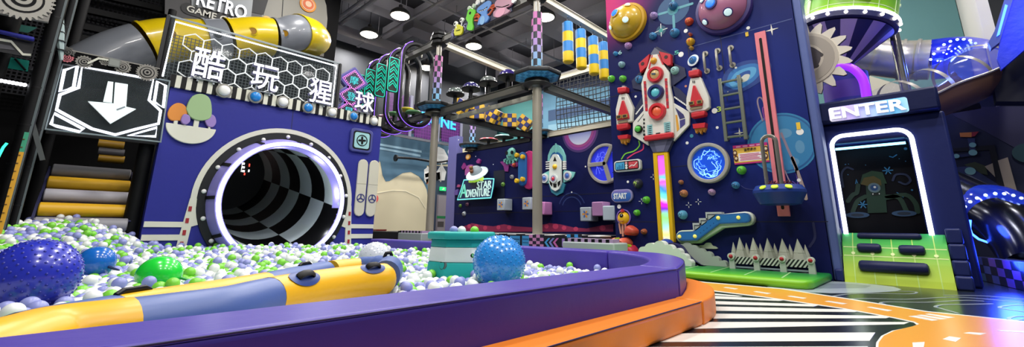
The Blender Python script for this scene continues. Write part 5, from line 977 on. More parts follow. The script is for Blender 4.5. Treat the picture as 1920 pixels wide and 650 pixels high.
# printed planets, galaxies, stars (flat prints on the wall face)
def smooth_px(pl, pts, n=4): return [(p.x, p.y) for p in spl([(*pl.loc(*p), 0) for p in pts+pts[:1]], n)][:-1]
m = MB(); u, v = PC.loc(1465, 268); q = PC.s(1465, 268)
def clipd(r, t, mt):
    pts = [(max(-YL, min(-YR, a)), b) for a, b in circ(u, v, r*q, None, 48)]; m.prism(PC, pts, 0, t, mt)
clipd(57, .0025, M('#2f7fae', .5)); clipd(54, .003, M('#1d5a92', .5)); clipd(51, .0035, M('#2f7dae', .5))
for x, y, rx, ry in ((1435, 262, 12, 7), (1470, 250, 16, 9), (1500, 275, 9, 12), (1455, 300, 14, 6), (1490, 303, 9, 7), (1425, 285, 7, 5)): uu, vv = PC.loc(x, y); m.prism(PC, circ(uu, vv, rx*q*.8, ry*q, 20), 0, .004, M('#5a93b8', .5))
for pts, h, t in (([(1352, 160), (1360, 135), (1385, 118), (1415, 112), (1445, 118), (1440, 140), (1415, 160), (1385, 175), (1362, 178)], '#1f3f8a', .003), ([(1360, 160), (1370, 135), (1395, 122), (1420, 120), (1425, 138), (1405, 158), (1380, 168)], '#2f74b8', .0036), ([(1366, 156), (1380, 136), (1405, 126), (1418, 128), (1414, 142), (1395, 155), (1376, 164)], '#58a4d2', .0042), ([(1374, 152), (1388, 138), (1406, 132), (1404, 146), (1388, 156)], '#1f4f9a', .0048), ([(1386, 150), (1396, 140), (1406, 140), (1402, 150), (1392, 154)], '#cfd3c6', .0054)):
    m.prism(PC, smooth_px(PC, pts), 0, t, M(h, .5))
u, v = PC.loc(1262, 18); q = PC.s(1262, 18); m.prism(PC, circ(u, v, 29*q, 27*q, 30), 0, .003, M('#1f4f7c', .5)); m.prism(PC, circ(u, v, 10*q), 0, .004, M('#3f8f9c', .5))
for a in ((1262, -12, 1262, 8), (1272, 15, 1298, 7), (1250, 23, 1236, 27), (1263, 30, 1264, 51)): m.prism(PC, stroke([PC.loc(*a[:2]), PC.loc(*a[2:])], 4.5*q), 0, .006, M('#5fa3ae', .5))
m.disc(PC, 1239.5, 57, 9, 0, .003, M('#1c4f6c', .5)); m.disc(PC, 1239.5, 57, 4, 0, .004, M('#3f9f96', .5))
for a in ((1239, 45, 1239.3, 53), (1243, 56, 1251, 53), (1228, 61, 1235, 58), (1240, 61, 1240, 68)): m.prism(PC, stroke([PC.loc(*a[:2]), PC.loc(*a[2:])], 1.2*q), 0, .006, WHITE)
for ln, w_, h in (([(1430, 226), (1421, 195), (1422, 184), (1428, 184), (1434, 196)], 2.5, '#8f8090'), ([(1434, 225), (1430, 205), (1432, 200)], 1.8, '#8a3f9c'), ([(1486, 296), (1498, 330), (1508, 358), (1511, 372)], 6, '#a8948c'), ([(1465, 250), (1480, 285), (1495, 318)], 4, '#8f7f90'), ([(1472, 320), (1480, 338), (1489, 350)], 2, '#b0a0b0'), ([(1492, 318), (1496, 345), (1486, 340)], 2, '#5a3f9c'), ([(1390, 348), (1398, 353), (1412, 355), (1425, 354)], 1, '#3a3f7c'), ([(1525, 418), (1528, 445), (1518, 462)], 4, '#262a5c')):
    m.prism(PC, stroke([(p.x, p.y) for p in spl([(*PC.loc(*p), 0) for p in ln], 4)], w_*PC.s(*ln[0])), 0, .0046, M(h, .5))
for x, y, r in ((1447, 56, 11), (1387, 249, 10)): m.star(PC, x, y, r, 0, M('#e9e6d8', .5), th=.006)
for x, y in ((1225, 331.5), (1203, 377), (1291.5, 384), (1309.5, 378)): m.star(PC, x, y, 5.5, 0, WHITE, plus=True, th=.006)
for x, y, r in ((1286, 58, 3.6), (1277, 102, 4.8), (1380, 127, 2), (1403, 52.5, 3), (1340, 207.6, 5), (1345, 239, 2.6), (1500, 247, 6), (1288.6, 267.7, 2.8), (1177.5, 340.6, 2.4), (1161, 387, 4), (1192, 181, 2.2), (1498, 337.5, 3.2), (1365, 172, 1), (1215, 200, 1)):
    m.disc(PC, x, y, r, 0, .006, WHITE, n=16)
m.disc(PC, 1297, 254.6, 3.4, 0, .006, M('#3f8fa8', .5), n=14); m.disc(PC, 1286, 161.5, 2.2, 0, .006, M('#c9826a', .5), n=12)
for ch, bl, tr, h in (('1', (1398.5, 69), (1403, 60), '#f0c63a'), ('6', (1160, 103), (1166, 94), '#a9d6d8'), ('5', (1265, 103), (1273, 94), '#5fc4b4'), ('3', (1345, 210), (1352, 199), '#c2e05a'), ('1', (1494.5, 243), (1500, 229), '#f0c63a')):
    m.text(PC, ch, bl, tr, 0, .012, M(h, .5), bold=.01)
for ln, h in (([(1198, 264), (1199, 273), (1189, 283), (1173, 288), (1165.5, 298)], '#7ac23a'), ([(1207, 270.6), (1205, 280.5), (1189, 288), (1176.6, 296.5)], '#d0346a')): m.prism(PC, stroke([(p.x, p.y) for p in spl([(*PC.loc(*p), 0) for p in ln], 4)], .022), 0, .006, M(h, .5))
m.prism(PC, smooth_px(PC, [(1309, 465), (1311, 460), (1320, 459), (1325, 455), (1333, 455), (1337, 460), (1343, 462), (1344, 466)]), 0, .02, M('#c3cbb0', .5))
m.build('space_graphics', cw)
# big UFO domes
def ufo(x, y, r, rim, body_, label, lights, loc):
    t = thing('ufo_dome', label, 'wall dome', loc, 'bulging flying saucer domes'); m = MB(); u, v = PC.loc(x, y); q = PC.s(x, y)*r
    m.lathe(PC.w(u, v, 0), PC.n, [(q, 0), (q, .05), (q*.97, .08), (q*.86, .09), (q*.84, .06)], rim, 40); m.build('rim', t)
    m = MB(); m.lathe(PC.w(u, v, .05), PC.n, [(q*.85*cos(a), .3*sin(a)) for a in [PI/2*k/8 for k in range(9)]], body_, 40); m.build('dome', t)
    for lx, ly, lr, mt in lights:
        uu, vv = PC.loc(lx, ly); du, dv = (uu-u)/(q*.85), (vv-v)/(q*.85); k = math.sqrt(max(0, 1-du*du-dv*dv)); p = PC.w(uu, vv, .05+.3*k); nn = (PC.u*du/(q*.85)+PC.v*dv/(q*.85)+PC.n*k/.3).normalized(); rr = lr*PC.s(lx, ly)
        s = MB(); s.lathe(p-nn*.02, nn, [(rr*1.25, 0), (rr*1.25, .03), (rr, .035)], rim, 18); s.lathe(p+nn*.012, nn, [(rr, 0), (rr*.8, .02), (0, .028)], mt, 18); s.build('round_light', t)
LW = M('#cfeef0', .3, emit=.5); LB = M('#2f7df0', .3, emit=.6)
ufo(1178, 43, 35, M('#c79a1c', .4), M('#cfa92c', .3, coat=.4), 'yellow flying saucer dome at the top left of the climbing wall', ((1170, 36, 7, LB), (1189, 48, 5.5, LW), (1159, 59, 4, LW), (1188.5, 18.5, 4.5, LW)), (6.7, 3.8, 4.3))
ufo(1357, 18, 47, M('#3d3070', .4), M('#b0708f', .3, coat=.4), 'mauve flying saucer dome at the top middle of the climbing wall', ((1347.5, 21, 8.5, LB), (1376, 34.5, 6.5, LW), (1332, 49, 5, LW), (1329.5, 13.5, 4, LW), (1371, 0, 5, LW)), (6.7, 2.1, 3.9))
# bolted climbing holds
HG = 'bolted holds on the climbing wall'
def hold(x, y, r, h, label, spots=None, kind='round', ring=None):
    m = MB(); H = .07+.004*r; m.dome(PC, x, y, r, H, M(h, .4), 0, 18, flat=.25); u, v = PC.loc(x, y); q = PC.s(x, y)*r; c_ = PC.w(u, v, 0)
    if spots:
        rg = random.Random(int(x*7+y))
        for k in range(7):
            a = k*2.4; d = .62*math.sqrt((k+.3)/7); du, dv = d*cos(a), d*sin(a); k_ = math.sqrt(1-du*du-dv*dv); p = PC.w(u+q*.92*du, v+q*.92*dv, H*k_*1.0); nn = (PC.u*du/q+PC.v*dv/q+PC.n*k_/H).normalized(); rr = q*rg.uniform(.13, .24); m.lathe(p-nn*.006, nn, [(rr, 0), (rr*.9, .012), (0, .014)], M(spots, .5), 8)
    else: m.lathe(PC.w(u, v, H*.97), PC.n, [(q*.3, -.01), (q*.3, .006), (q*.18, .004), (0, -.004)], M('#3a4a44' if h not in ('#f0f0ea',) else '#9a9a94', .5), 12)
    if ring: m.lathe(c_+PC.n*.03, (PC.n+V((0, .25, .2))).normalized(), [(q*1.15, -.006), (q*1.38, -.006), (q*1.38, .006), (q*1.15, .006)], M(ring, .4), 28)
    tag(m.build('climbing_hold'), label, 'climbing hold', HG)
for a in ((1227, 30, 6.5, '#a98fc4', 'lilac cratered hold between the yellow dome and the propeller print', '#6f5a94'), (1225, 68, 6.5, '#3f86b8', 'blue spotted hold below the lilac cratered hold', '#1c2c50'), (1266, 62, 8.2, '#3f86b8', 'blue spotted hold below the propeller print', '#1c2c50'), (1263, 12, 7.5, '#2f6f9c', 'dark blue cratered hold at the centre of the propeller print', '#16294c'), (1293, 41, 7.2, '#c4452a', 'red streaked planet hold beside the mauve dome', '#e08a4a'), (1295.6, 65.5, 3, '#c2604a', 'tiny red hold just above the yellow and red ball'),
          (1295.6, 79, 7.2, '#e8b42a', 'yellow ball hold with red patches above the ringed planet', '#c4452a'), (1297.5, 91, 3.6, '#c99a3a', 'tiny ochre hold under the yellow and red ball'), (1179, 86.5, 6.3, '#b58ac0', 'lilac cratered hold under the yellow dome', '#7d5c96'), (1155.6, 101, 3.8, '#4a9fd8', 'small blue hold beside the number 6'), (1167, 121.5, 5.8, '#8fb8c4', 'pale teal hold below the number 6'), (1147.6, 148, 6.2, '#63c23a', 'green hold at the wall edge, beside its green twin'), (1169, 148, 6.2, '#63c23a', 'green hold between its twin and the rocket'),
          (1391, 319, 8.2, '#63c23a', 'green ridged hold under the rules sign'), (1380, 347, 6.8, '#4a8fc4', 'blue spotted hold just below the green ridged hold', '#1c2c50'), (1335.5, 360, 6.3, '#b592b8', 'mauve cratered hold below the plasma ball', '#7d5c86'), (1197, 344, 9.4, '#2c2f3c', 'black hold with lime spots below the control panel', '#a9c85a'), (1213, 374.5, 6.8, '#63c23a', 'green hold level with the START badge'), (1195.5, 398.5, 6, '#63c23a', 'green hold level with the yellow alien'), (1208.6, 434, 5.6, '#b3643f', 'brown spotted hold beside the red rock', '#5c2c1a'),
          (1278, 341.5, 4.2, '#b3744f', 'small plain brown hold above the brown cookie hold'), (1283, 362.5, 7.2, '#c48256', 'brown spotted cookie hold beside the rainbow channel', '#5c2c1a'), (1281, 402.5, 8.6, '#5fa8c8', 'large blue cratered hold above the escalator', '#1f4f7c'), (1210, 176, 5, '#b3744f', 'brown spotted hold on the rocket flank beside the navy ring', '#4a2414')):
    hold(*a[:5], spots=a[5] if len(a) > 5 else None)
hold(1301, 114, 8, '#3f86d0', 'blue ringed planet hold above the larger booster', ring='#e8f0f2')
hold(1267, 133, 8, '#9fcfca', 'pale teal hold on the rocket shoulder'); hold(1200, 149.5, 7.6, '#3f86b8', 'blue spotted hold on the rocket shoulder', '#1c2c50')
# grab handles
for (x0_, y0_, x1_, y1_), lb in (((1323, 101, 1326, 133.5), 'steel grab handle next to the blue ringed planet hold'), ((1346.5, 95.5, 1349, 128), 'steel grab handle between the two other grab handles'), ((1370.8, 90, 1373.7, 122), 'steel grab handle next to the pink slotted board')):
    t = thing('grab_handle', lb, 'grab handle', tuple(PC.hit(x1_, y1_)), 'steel grab handles'); a, b = PC.hit(x0_, y0_), PC.hit(x1_, y1_); b.y = a.y = (a.y+b.y)/2; o_ = V((-.09, 0, 0))
    m = MB(); m.tube([a, a+o_*.8, a+o_+V((0, 0, -.03)), b+o_+V((0, 0, .03)), b+o_*.8, b], .02, STEEL, 8); m.build('bar', t); m = MB(); m.lathe(a, (-1, 0, 0), [(.045, 0), (.045, .012)], STEEL, 14); m.build('flange', t); m = MB(); m.lathe(b, (-1, 0, 0), [(.045, 0), (.045, .012)], STEEL, 14); m.build('flange', t)
# ladder
t = thing('wall_ladder', 'grey steel ladder fixed to the climbing wall', 'ladder', (6.65, 1.75, 1.95)); SL = M('#7f8478', .4, .6)
for (xa, ya, xb, yb_) in ((1355, 151, 1366, 267), (1390.5, 144, 1402, 263.5)):
    a, b = PC.hit(xa, ya), PC.hit(xb, yb_); y = (a.y+b.y)/2; m = MB(); m.box((6.62, y-.025, b.z), (6.66, y+.025, a.z), SL)
    for z in (a.z-.05, b.z+.05): m.box((6.66, y-.02, z-.02), (6.75, y+.02, z+.02), SL)
    m.build('side_rail', t, .006)
ya = (PC.hit(1360, 209).y+0); ra = (PC.hit(1355, 151).y+PC.hit(1366, 267).y)/2; rb = (PC.hit(1390.5, 144).y+PC.hit(1402, 263.5).y)/2
for a in ((1358.5, 157, 1387, 153), (1361.7, 182, 1389, 177.6), (1364, 207, 1391.7, 204), (1366, 232.5, 1394, 229.5), (1368, 259, 1397, 256.6)):
    z = (PC.hit(*a[:2]).z+PC.hit(*a[2:]).z)/2; m = MB(); m.tube([(6.64, ra, z), (6.64, rb, z)], .018, SL, 8); m.build('rung', t)
# slotted pink board
t = thing('slotted_board', 'tall pink board with a long black slot', 'slotted board', (6.7, 1.2, .66)); m = MB(); PKM = foam('#e8848c')
pa, pb = [PC.loc(1418, 63.5), PC.loc(1437.5, 58.5)], [PC.loc(1457.5, 405.5), PC.loc(1481, 406)]
uL = (pa[0][0]+pb[0][0])/2; uR = (pa[1][0]+pb[1][0])/2; zb, zt_ = pb[0][1], (pa[0][1]+pa[1][1])/2; uM = (uL+uR)/2+.0
m.prism(PC, [(uL, zb), (uR, zb), (uR, zt_), (uL, zt_)], 0, .05, PKM); sb = m.build('board', t, .006)
m = MB(); m.prism(PC, rrect(uM-.018, zb+.09, uM+.018, zt_-.1, .018), .05, .054, M('#0c0506', .8)); m.build('slot', t)
# saucer seat
us = PC.loc(1461, 366)[0]; t = thing('saucer_seat', 'navy flying saucer seat with lime lights and a steel arch handle', 'swing seat', (6.35, -us, .72)); c_ = on('x', 6.4, 1461, 362); cy, cz = c_.y, c_.z
m = MB(); m.lathe((6.4, cy, cz), (0, 0, 1), [(.18, -.15), (.23, -.14), (.30, .0), (.30, .035), (.26, .095), (.23, .1)], foam('#1f3a86'), 36); m.build('saucer', t, angle=25)
for px_, py_ in ((1422.5, 360), (1451, 357), (1487, 356)):
    d = None; p = on('x', 6.05, px_, py_)
    a = math.atan2(p.y-cy, -.32); nn = V((cos(a)*.55, sin(a)*.55, .8)).normalized(); q = V((6.4+cos(a)*.281, cy+sin(a)*.281, cz+.066)); m = MB(); m.lathe(q-nn*.004, nn, [(.042, 0), (.038, .012), (0, .016)], M('#bfe03a', .4, emit=.3), 18); m.build('lime_light', t)
m = MB(); rg = random.Random(5)
for k in range(30): a = rg.uniform(0, 6.28); r_ = rg.uniform(0, .16); p = V((6.4+r_*cos(a), cy+r_*sin(a), cz+.1)); m.tube([p, p+V((rg.uniform(-.06, .06), rg.uniform(-.06, .06), rg.uniform(.02, .07)))], .008, M('#6a1f30', .7), 4)
m.build('red_tassels', t)
m = MB(); A_ = [(1438.5, 349), (1433, 305), (1427, 264), (1431, 256), (1439, 254.5), (1448, 257), (1452, 265), (1459, 305), (1466, 348)]
ya_, yb_ = on('x', 6.3, 1438.5, 349).y, on('x', 6.3, 1466, 348).y; zt_ = on('x', 6.3, 1439, 254.5).z; z0_ = cz+.09; r_ = (ya_-yb_)/2; m.tube([(6.3, ya_, z0_), (6.3, ya_, zt_-r_)]+[(6.3, (ya_+yb_)/2+r_*cos(a), zt_-r_+r_*sin(a)) for a in [PI*k/8 for k in range(1, 8)]]+[(6.3, yb_, zt_-r_), (6.3, yb_, z0_)], .024, M('#8d8a80', .35, .7), 10); m.build('arch_handle', t)
# rules sign
t = thing('rules_sign', 'magenta and yellow printed rules sign below the ladder', 'sign', tuple(PC.hit(1408, 306))); cs = [PC.loc(1374.5, 274), PC.loc(1438.5, 266), PC.loc(1443, 302.6), PC.loc(1378, 309.5)]
uL, uR = (cs[0][0]+cs[3][0])/2, (cs[1][0]+cs[2][0])/2; vT, vB = (cs[0][1]+cs[1][1])/2, (cs[2][1]+cs[3][1])/2; W_, H_ = uR-uL, vT-vB
f_ = lambda a, b: (uL+W_*a, vB+H_*b)
def rq(m, a, b, c, d, t0, t1, mt): p, q = f_(a, b), f_(c, d); m.prism(PC, [p, (q[0], p[1]), q, (p[0], q[1])], t0, t1, mt)
m = MB(); rq(m, 0, 0, 1, 1, 0, .015, M('#c2267c', .45)); rq(m, 0, .08, 1, .84, .015, .017, M('#f0c04a', .45)); rq(m, .14, .14, .84, .56, .017, .019, M('#f2ecec', .45)); m.build('sign_panel', t)
m = MB(); MG = M('#c2366e', .5)
m.text(PC, '温馨提示', f_(.32, .64), f_(.68, .8), .019, .021, M('#2a2018', .5), uv=True, bold=.01)
for k in range(5): rq(m, .18+(.02*(k % 2)), .19+k*.07, .80-.05*(k % 3), .225+k*.07, .019, .021, MG)
for k in range(4): rq(m, .1+.2*k, .88, .24+.2*k, .95, .015, .018, M('#e8a0c4', .5))
m.build('print', t); m = MB()
for x, y in ((.07, .3), (.92, .3), (.05, .6), (.95, .66)): m.prism(PC, circ(*f_(x, y), .03, .045, 12), .017, .02, M('#5a2f1c', .5)); m.prism(PC, circ(*f_(x, y+.02), .018, .02, 10), .02, .022, M('#e8d0a8', .5))
m.build('figures', t)
# plasma ball
t = thing('plasma_ball', 'round blue plasma window with a grey rim on the climbing wall', 'plasma window', tuple(PC.hit(1330, 343))); m = MB(); m.disc(PC, 1330.5, 306, 32, 0, .04, M('#1c52d8', .3, emit=.3)); po = m.build('blue_disc', t); m = MB(); m.ring(PC, 1330.5, 306, 30.5, 37.3, 0, .1, M('#a8a49c', .5), n=48); m.build('grey_rim', t, .012)
m = MB(); lightning(m, PC, 1330.5, 306, 30, .04, 9, 11, M('#8fc8ff', .4, emit=1.2)); lightning(m, PC, 1330.5, 306, 26, .045, 22, 7, M('#5fa0ff', .4, emit=.9)); m.build('plasma_arcs', po)
# ---------------- rocket
WH = M('#dfddd2', .45); RD = M('#c92a34', .4); GRY = M('#55587c', .45); DGR = M('#262a4c', .45)
t = thing('rocket_relief', 'large white and red rocket relief at the centre of the climbing wall', 'wall relief', tuple(PC.hit(1243, 287)))
m = MB()
for pts in ([(1186, 152), (1200, 137), (1216, 132), (1213, 172), (1188, 166)], [(1262, 118), (1285, 128), (1288, 143), (1258, 165)], [(1211, 172), (1211, 206), (1192, 229), (1186, 214)], [(1262, 160), (1268, 182), (1296, 208), (1296, 188), (1276, 168)], [(1202, 120), (1224, 99), (1233, 88), (1245, 95), (1265, 104), (1266, 130), (1204, 142)]): m.px(PC, pts, 0, .03, DGR)
for k in range(8): m.px(PC, [(1193+k*2.4, 213.5-k*3.1), (1196+k*2.4, 211-k*3.1), (1197+k*2.4, 213-k*3.1), (1194+k*2.4, 215.5-k*3.1)], .03, .034, WHITE); m.px(PC, [(1266+k*3, 181+k*2.1), (1268.5+k*3, 182.5+k*2.1), (1268+k*3, 185.5+k*2.1), (1265.5+k*3, 184+k*2.1)], .03, .034, WHITE)
m.build('dark_wings', t)
m = MB(); m.px(PC, [(1213, 205), (1190, 231), (1190, 256), (1219, 274), (1224, 262), (1216, 255)], .02, .07, WH); m.build('side_fin', t, .01); m = MB(); m.px(PC, [(1264, 193), (1296, 211.5), (1296, 235), (1267, 266), (1262, 258), (1268, 250)], .02, .07, WH); m.build('side_fin', t, .01)
m = MB(); m.px(PC, [(1207, 160), (1211, 205), (1213, 250), (1217, 262), (1269, 255), (1268, 220), (1266, 190), (1260, 160), (1259, 138), (1248, 122), (1240, 104), (1226, 105.5), (1218, 128), (1211, 145)], .03, .10, WH); hull = m.build('hull', t, .012)
m = MB(); m.px(PC, [(1225, 103), (1232, 92), (1241, 99), (1240, 105), (1226, 106)], .03, .09, M('#6a6d7c', .4)); m.build('nose_tip', t)
m = MB(); m.px(PC, [(1203, 122), (1223, 104.5), (1218.5, 127), (1206, 138.5)], .03, .11, RD); m.px(PC, [(1241, 99.7), (1262.5, 105), (1263, 124), (1257, 126), (1248, 119)], .03, .11, RD)
m.disc(PC, 1210.5, 122.5, 3.2, .11, .115, M('#3a1218', .5)); m.disc(PC, 1254, 110.3, 3.2, .11, .115, M('#3a1218', .5)); m.px(PC, [(1220.5, 132), (1227, 106.5), (1229, 106), (1223.5, 132)], .10, .105, RD); m.px(PC, [(1238, 105), (1240, 105), (1250, 124), (1247, 124)], .10, .105, RD); m.build('red_shoulders', t)
m = MB()
for x, yt, yb_ in ((1214.5, 155, 211), (1254, 150, 206)):
    for k in range(9): a = yt+(yb_-yt)*k/9; m.px(PC, [(x-2.4+k*.4, a), (x+2+k*.4, a-.5), (x+2.2+k*.4, a+5), (x-2.2+k*.4, a+5.5)], .10, .108, (RD, M('#a01c3c', .5))[k % 2])
m.build('red_strips', t)
for x, y, r, o1, i1, h in ((1234.5, 143, 15, '#c92a34', '#c8a76a', .10), (1235.7, 176.3, 15, '#1f2a66', '#5fc0cc', .12), (1238.6, 211.5, 16, '#cf2c36', '#e8643c', .12)):
    m = MB(); u, v = PC.loc(x, y); q = PC.s(x, y); m.lathe(PC.w(u, v, .10), PC.n, [(r*q, 0), (r*q, .03), (r*q*.9, h*.6), (r*q*.62, h*.6), (r*q*.58, .02)], M(o1, .35, coat=.3), 32); ro = m.build('round_ring', t); m = MB(); m.lathe(PC.w(u, v, .105), PC.n, [(r*q*.6, 0), (r*q*.56, .035), (r*q*.3, .055), (0, .06)], M(i1, .3, coat=.4), 28); m.build('ring_centre', ro)
m = MB(); m.prism(PC, stroke([PC.loc(1231, 143), PC.loc(1236, 143)], .03), .15, .17, M('#3a4a5c', .5)); m.dome(PC, 1231, 117, 6, .07, M('#e0a422', .3, coat=.4), .10); m.build('yellow_knob', t)
m = MB(); u, v = PC.loc(1202, 243.5); q = PC.s(1202, 243.5); m.lathe(PC.w(u, v, .07), PC.n, [(7.5*q, 0), (7.5*q, .03), (6*q, .04)], BLACK, 22); m.lathe(PC.w(u, v, .10), PC.n, [(5.8*q, 0), (5*q, .04), (2*q, .06), (0, .062)], M('#4ac23a', .3, coat=.4), 22); m.build('green_button', t)
m = MB()
for x0_, x1_, yt, yb_ in ((1219.5, 1228, 235, 255), (1251, 1261.5, 230, 250)):
    m.quad(PC, x0_, yb_, x1_, yt, .10, .105, M('#8fc4c4', .5))
    for k in range(5): y = yt+3+k*3.6; m.quad(PC, x0_+2, y+2, x1_-1, y, .105, .11, M('#2a4450', .5))
m.quad(PC, 1235, 253, 1243, 250, .10, .105, DARKM); m.build('teal_vents', t)
m = MB(); m.px(PC, [(1269.5, 203), (1285, 216), (1287.5, 222), (1278, 225), (1274, 214)], .07, .075, M('#3c3a6c', .4)); m.build('fin_window', t); m = MB(); m.px(PC, [(1278, 227), (1288, 224), (1288, 234), (1279, 242)], .07, .075, M('#4a4480', .4)); m.build('fin_window', t); m = MB(); m.px(PC, [(1270, 217), (1273, 217), (1277, 243), (1273, 248)], .07, .076, M('#e0a030', .5)); m.build('yellow_stripe', t); m = MB(); m.px(PC, [(1199, 229), (1211, 214), (1211.5, 215), (1200, 230)], .07, .074, M('#6a6a6c', .5)); m.build('fin_groove', t)
for k in range(6): m = MB(); m.quad(PC, 1211.6, 224+k*7+4, 1214.2, 224+k*7, .07, .105, DARKM); m.build('slot', t)
m = MB()
m = MB(); m.px(PC, [(1215.5, 257), (1269, 250), (1269, 260), (1216, 267)], .08, .17, RD); m.build('red_bumper', t, .02)
m = MB(); m.px(PC, [(1220, 267), (1268, 260), (1256.6, 285.5), (1229.5, 287)], .02, .10, M('#4c4d66', .45)); m.px(PC, [(1231, 266), (1257, 263), (1250, 285), (1237, 286.5)], .10, .104, M('#62637c', .45)); m.build('nozzle', t)
def booster(label, capr, tip, bodyp, fin, gauges, base, flame):
    t = thing('rocket_booster', label, 'wall relief', tuple(PC.hit(*base[-1])), 'side boosters of the rocket')
    m = MB(); m.px(PC, bodyp, 0, .09, WH); m.build('body', t, .012); m = MB(); m.px(PC, capr, .0, .14, RD); m.build('red_cap', t, .02); m = MB(); m.px(PC, tip, 0, .08, M('#9a9a9c', .4)); m.build('tip', t)
    m = MB(); m.px(PC, fin, .09, .12, RD); m.build('red_fin', t, .008); m = MB()
    for x, y in gauges: m = MB(); m.quad(PC, x-4.5, y+4, x+4.5, y-4, .12, .14, M('#a88a4c', .4)); m.quad(PC, x-3, y+2.5, x+3, y-2.5, .14, .145, M('#2a241c', .5)); m.build('gauge', t)
    m = MB()
    (xa, ya), (xb, yb_) = gauges; m.prism(PC, stroke([PC.loc(xa-2, ya+10), PC.loc(xb+2, yb_+9)], .035), .09, .11, M('#8a7a5c', .5)); x, y = capr[3][0]+6, capr[3][1]+6; m.quad(PC, x, y+5, x+1.2, y, .09, .094, DARKM); m.quad(PC, x+3, y+5, x+4.2, y, .09, .094, DARKM); m.build('trim_lines', t)
    m = MB(); m.px(PC, base, 0, .13, RD); m.build('red_base', t, .018)
    m = MB(); m.px(PC, flame[:2]+[flame[2], flame[-1]], 0, .12, RD); m.px(PC, [flame[-1], flame[2]]+flame[3:-1], 0, .07, M('#e8a23c', .5)); c = flame
    m.build('flame', t)
booster('small white and red rocket booster beside the green holds', [(1164, 167), (1181, 165), (1181, 174.6), (1165, 177.6)], [(1169, 167), (1170.5, 162.5), (1175, 162), (1177, 166)], [(1165.5, 179), (1179, 176.5), (1191.4, 203), (1189.7, 229), (1160.6, 236), (1159, 206.6)], [(1172, 191), (1175.5, 190.5), (1184, 214), (1186, 224), (1163, 228), (1166, 213)], ((1167.5, 221.5), (1178.5, 220)), [(1162, 235.5), (1183.5, 232.5), (1183.5, 242), (1163, 246)], [(1164, 256), (1183.5, 253.5), (1182.5, 261), (1180, 268), (1177.5, 264), (1175.5, 272), (1172.5, 265), (1169, 270), (1166, 262.5)])
booster('large white and red rocket booster beside the grab handles', [(1296, 136.6), (1317, 133), (1317, 145), (1297, 147.7)], [(1300, 136), (1302, 130.5), (1309, 129), (1312, 134)], [(1298.5, 149), (1317, 146.5), (1333, 184.5), (1334, 203), (1325.5, 209), (1297, 213), (1290.6, 205), (1290.6, 187)], [(1304.5, 163.5), (1308.5, 163), (1323, 192), (1322, 200.5), (1298.5, 203), (1300, 190)], ((1302.5, 196.5), (1317.5, 194)), [(1301, 214), (1327.5, 210), (1327.5, 219), (1301.7, 224)], [(1304, 235), (1327.5, 232), (1326.5, 241), (1323, 249), (1320, 244), (1317, 252.5), (1313, 245), (1308, 251), (1305.5, 243)])
# control panel, rainbow channel, START badge
t = thing('control_panel', 'small grey control panel relief with blue and red screens', 'wall relief', tuple(PC.hit(1180, 326))); a, b = PC.loc(1156, 323.5), PC.loc(1204, 298); m = MB(); m.prism(PC, rrect(a[0], a[1], b[0], b[1], .05), 0, .08, M('#d8dad6', .45)); m.build('case', t, .012)
W_, H_ = b[0]-a[0], b[1]-a[1]; m = MB(); m.prism(PC, rrect(a[0]+W_*.05, a[1]+H_*.1, b[0]-W_*.05, b[1]-H_*.1, .04), .08, .085, M('#16181f', .4)); m.prism(PC, rrect(a[0]+W_*.08, a[1]+H_*.2, a[0]+W_*.42, b[1]-H_*.18, .01), .085, .09, M('#4aa8d4', .4))
for k in range(4): m.prism(PC, rrect(a[0]+W_*(.14+k*.065), a[1]+H_*.24, a[0]+W_*(.175+k*.065), a[1]+H_*(.45+.1*(k % 2)+.04*k), .002), .09, .093, M('#1f6a9c', .4))
m.prism(PC, rrect(a[0]+W_*.58, a[1]+H_*.2, a[0]+W_*.92, b[1]-H_*.18, .01), .085, .09, M('#c9303f', .4))
for k in range(1, 4): m.prism(PC, rrect(a[0]+W_*(.58+.085*k), a[1]+H_*.2, a[0]+W_*(.585+.085*k), b[1]-H_*.18, .001), .09, .091, M('#e88a8a', .4)); z = a[1]+H_*(.2+.155*k); m.prism(PC, rrect(a[0]+W_*.58, z, a[0]+W_*.92, z+.006, .001), .09, .091, M('#e88a8a', .4))
m.prism(PC, stroke([(a[0]+W_*.6, a[1]+H_*.35), (a[0]+W_*.7, a[1]+H_*.5), (a[0]+W_*.78, a[1]+H_*.42), (a[0]+W_*.9, a[1]+H_*.7)], .012, False), .091, .094, WHITE); m.build('screens', t)
m = MB()
for k, h in enumerate(('#e8a0a8', '#e8e8e4', '#e8e8e4')): m.prism(PC, circ(a[0]+W_*.5, a[1]+H_*(.72-.22*k), .022, None, 12), .085, .1, M(h, .4))
m.build('buttons', t)
t = thing('rainbow_channel', 'yellow framed light channel glowing in rainbow colours under the rocket', 'light channel', tuple(PC.hit(1253, 452))); pts = [PC.loc(1228.5, 288), PC.loc(1256.6, 285.4), PC.loc(1267.7, 456), PC.loc(1239.4, 453)]; uL, uR = (pts[0][0]+pts[3][0])/2, (pts[1][0]+pts[2][0])/2; zt_, zb = pts[0][1], pts[3][1]; uM, w_ = (uL+uR)/2, (uR-uL)
m = MB(); m.prism(PC, [(uL, zb), (uR, zb), (uR, zt_), (uL, zt_)], 0, .03, foam('#e8b81c')); m.prism(PC, [(uL, zb), (uL+w_*.25, zb), (uL+w_*.25, zt_), (uL, zt_)], .03, .09, foam('#e8b81c')); m.prism(PC, [(uR-w_*.25, zb), (uR, zb), (uR, zt_), (uR-w_*.25, zt_)], .03, .09, foam('#e8b81c')); m.prism(PC, [(uL+w_*.25, zt_-.05), (uR-w_*.25, zt_-.05), (uR-w_*.25, zt_), (uL+w_*.25, zt_)], .03, .09, foam('#e8b81c')); m.build('yellow_frame', t, .008)
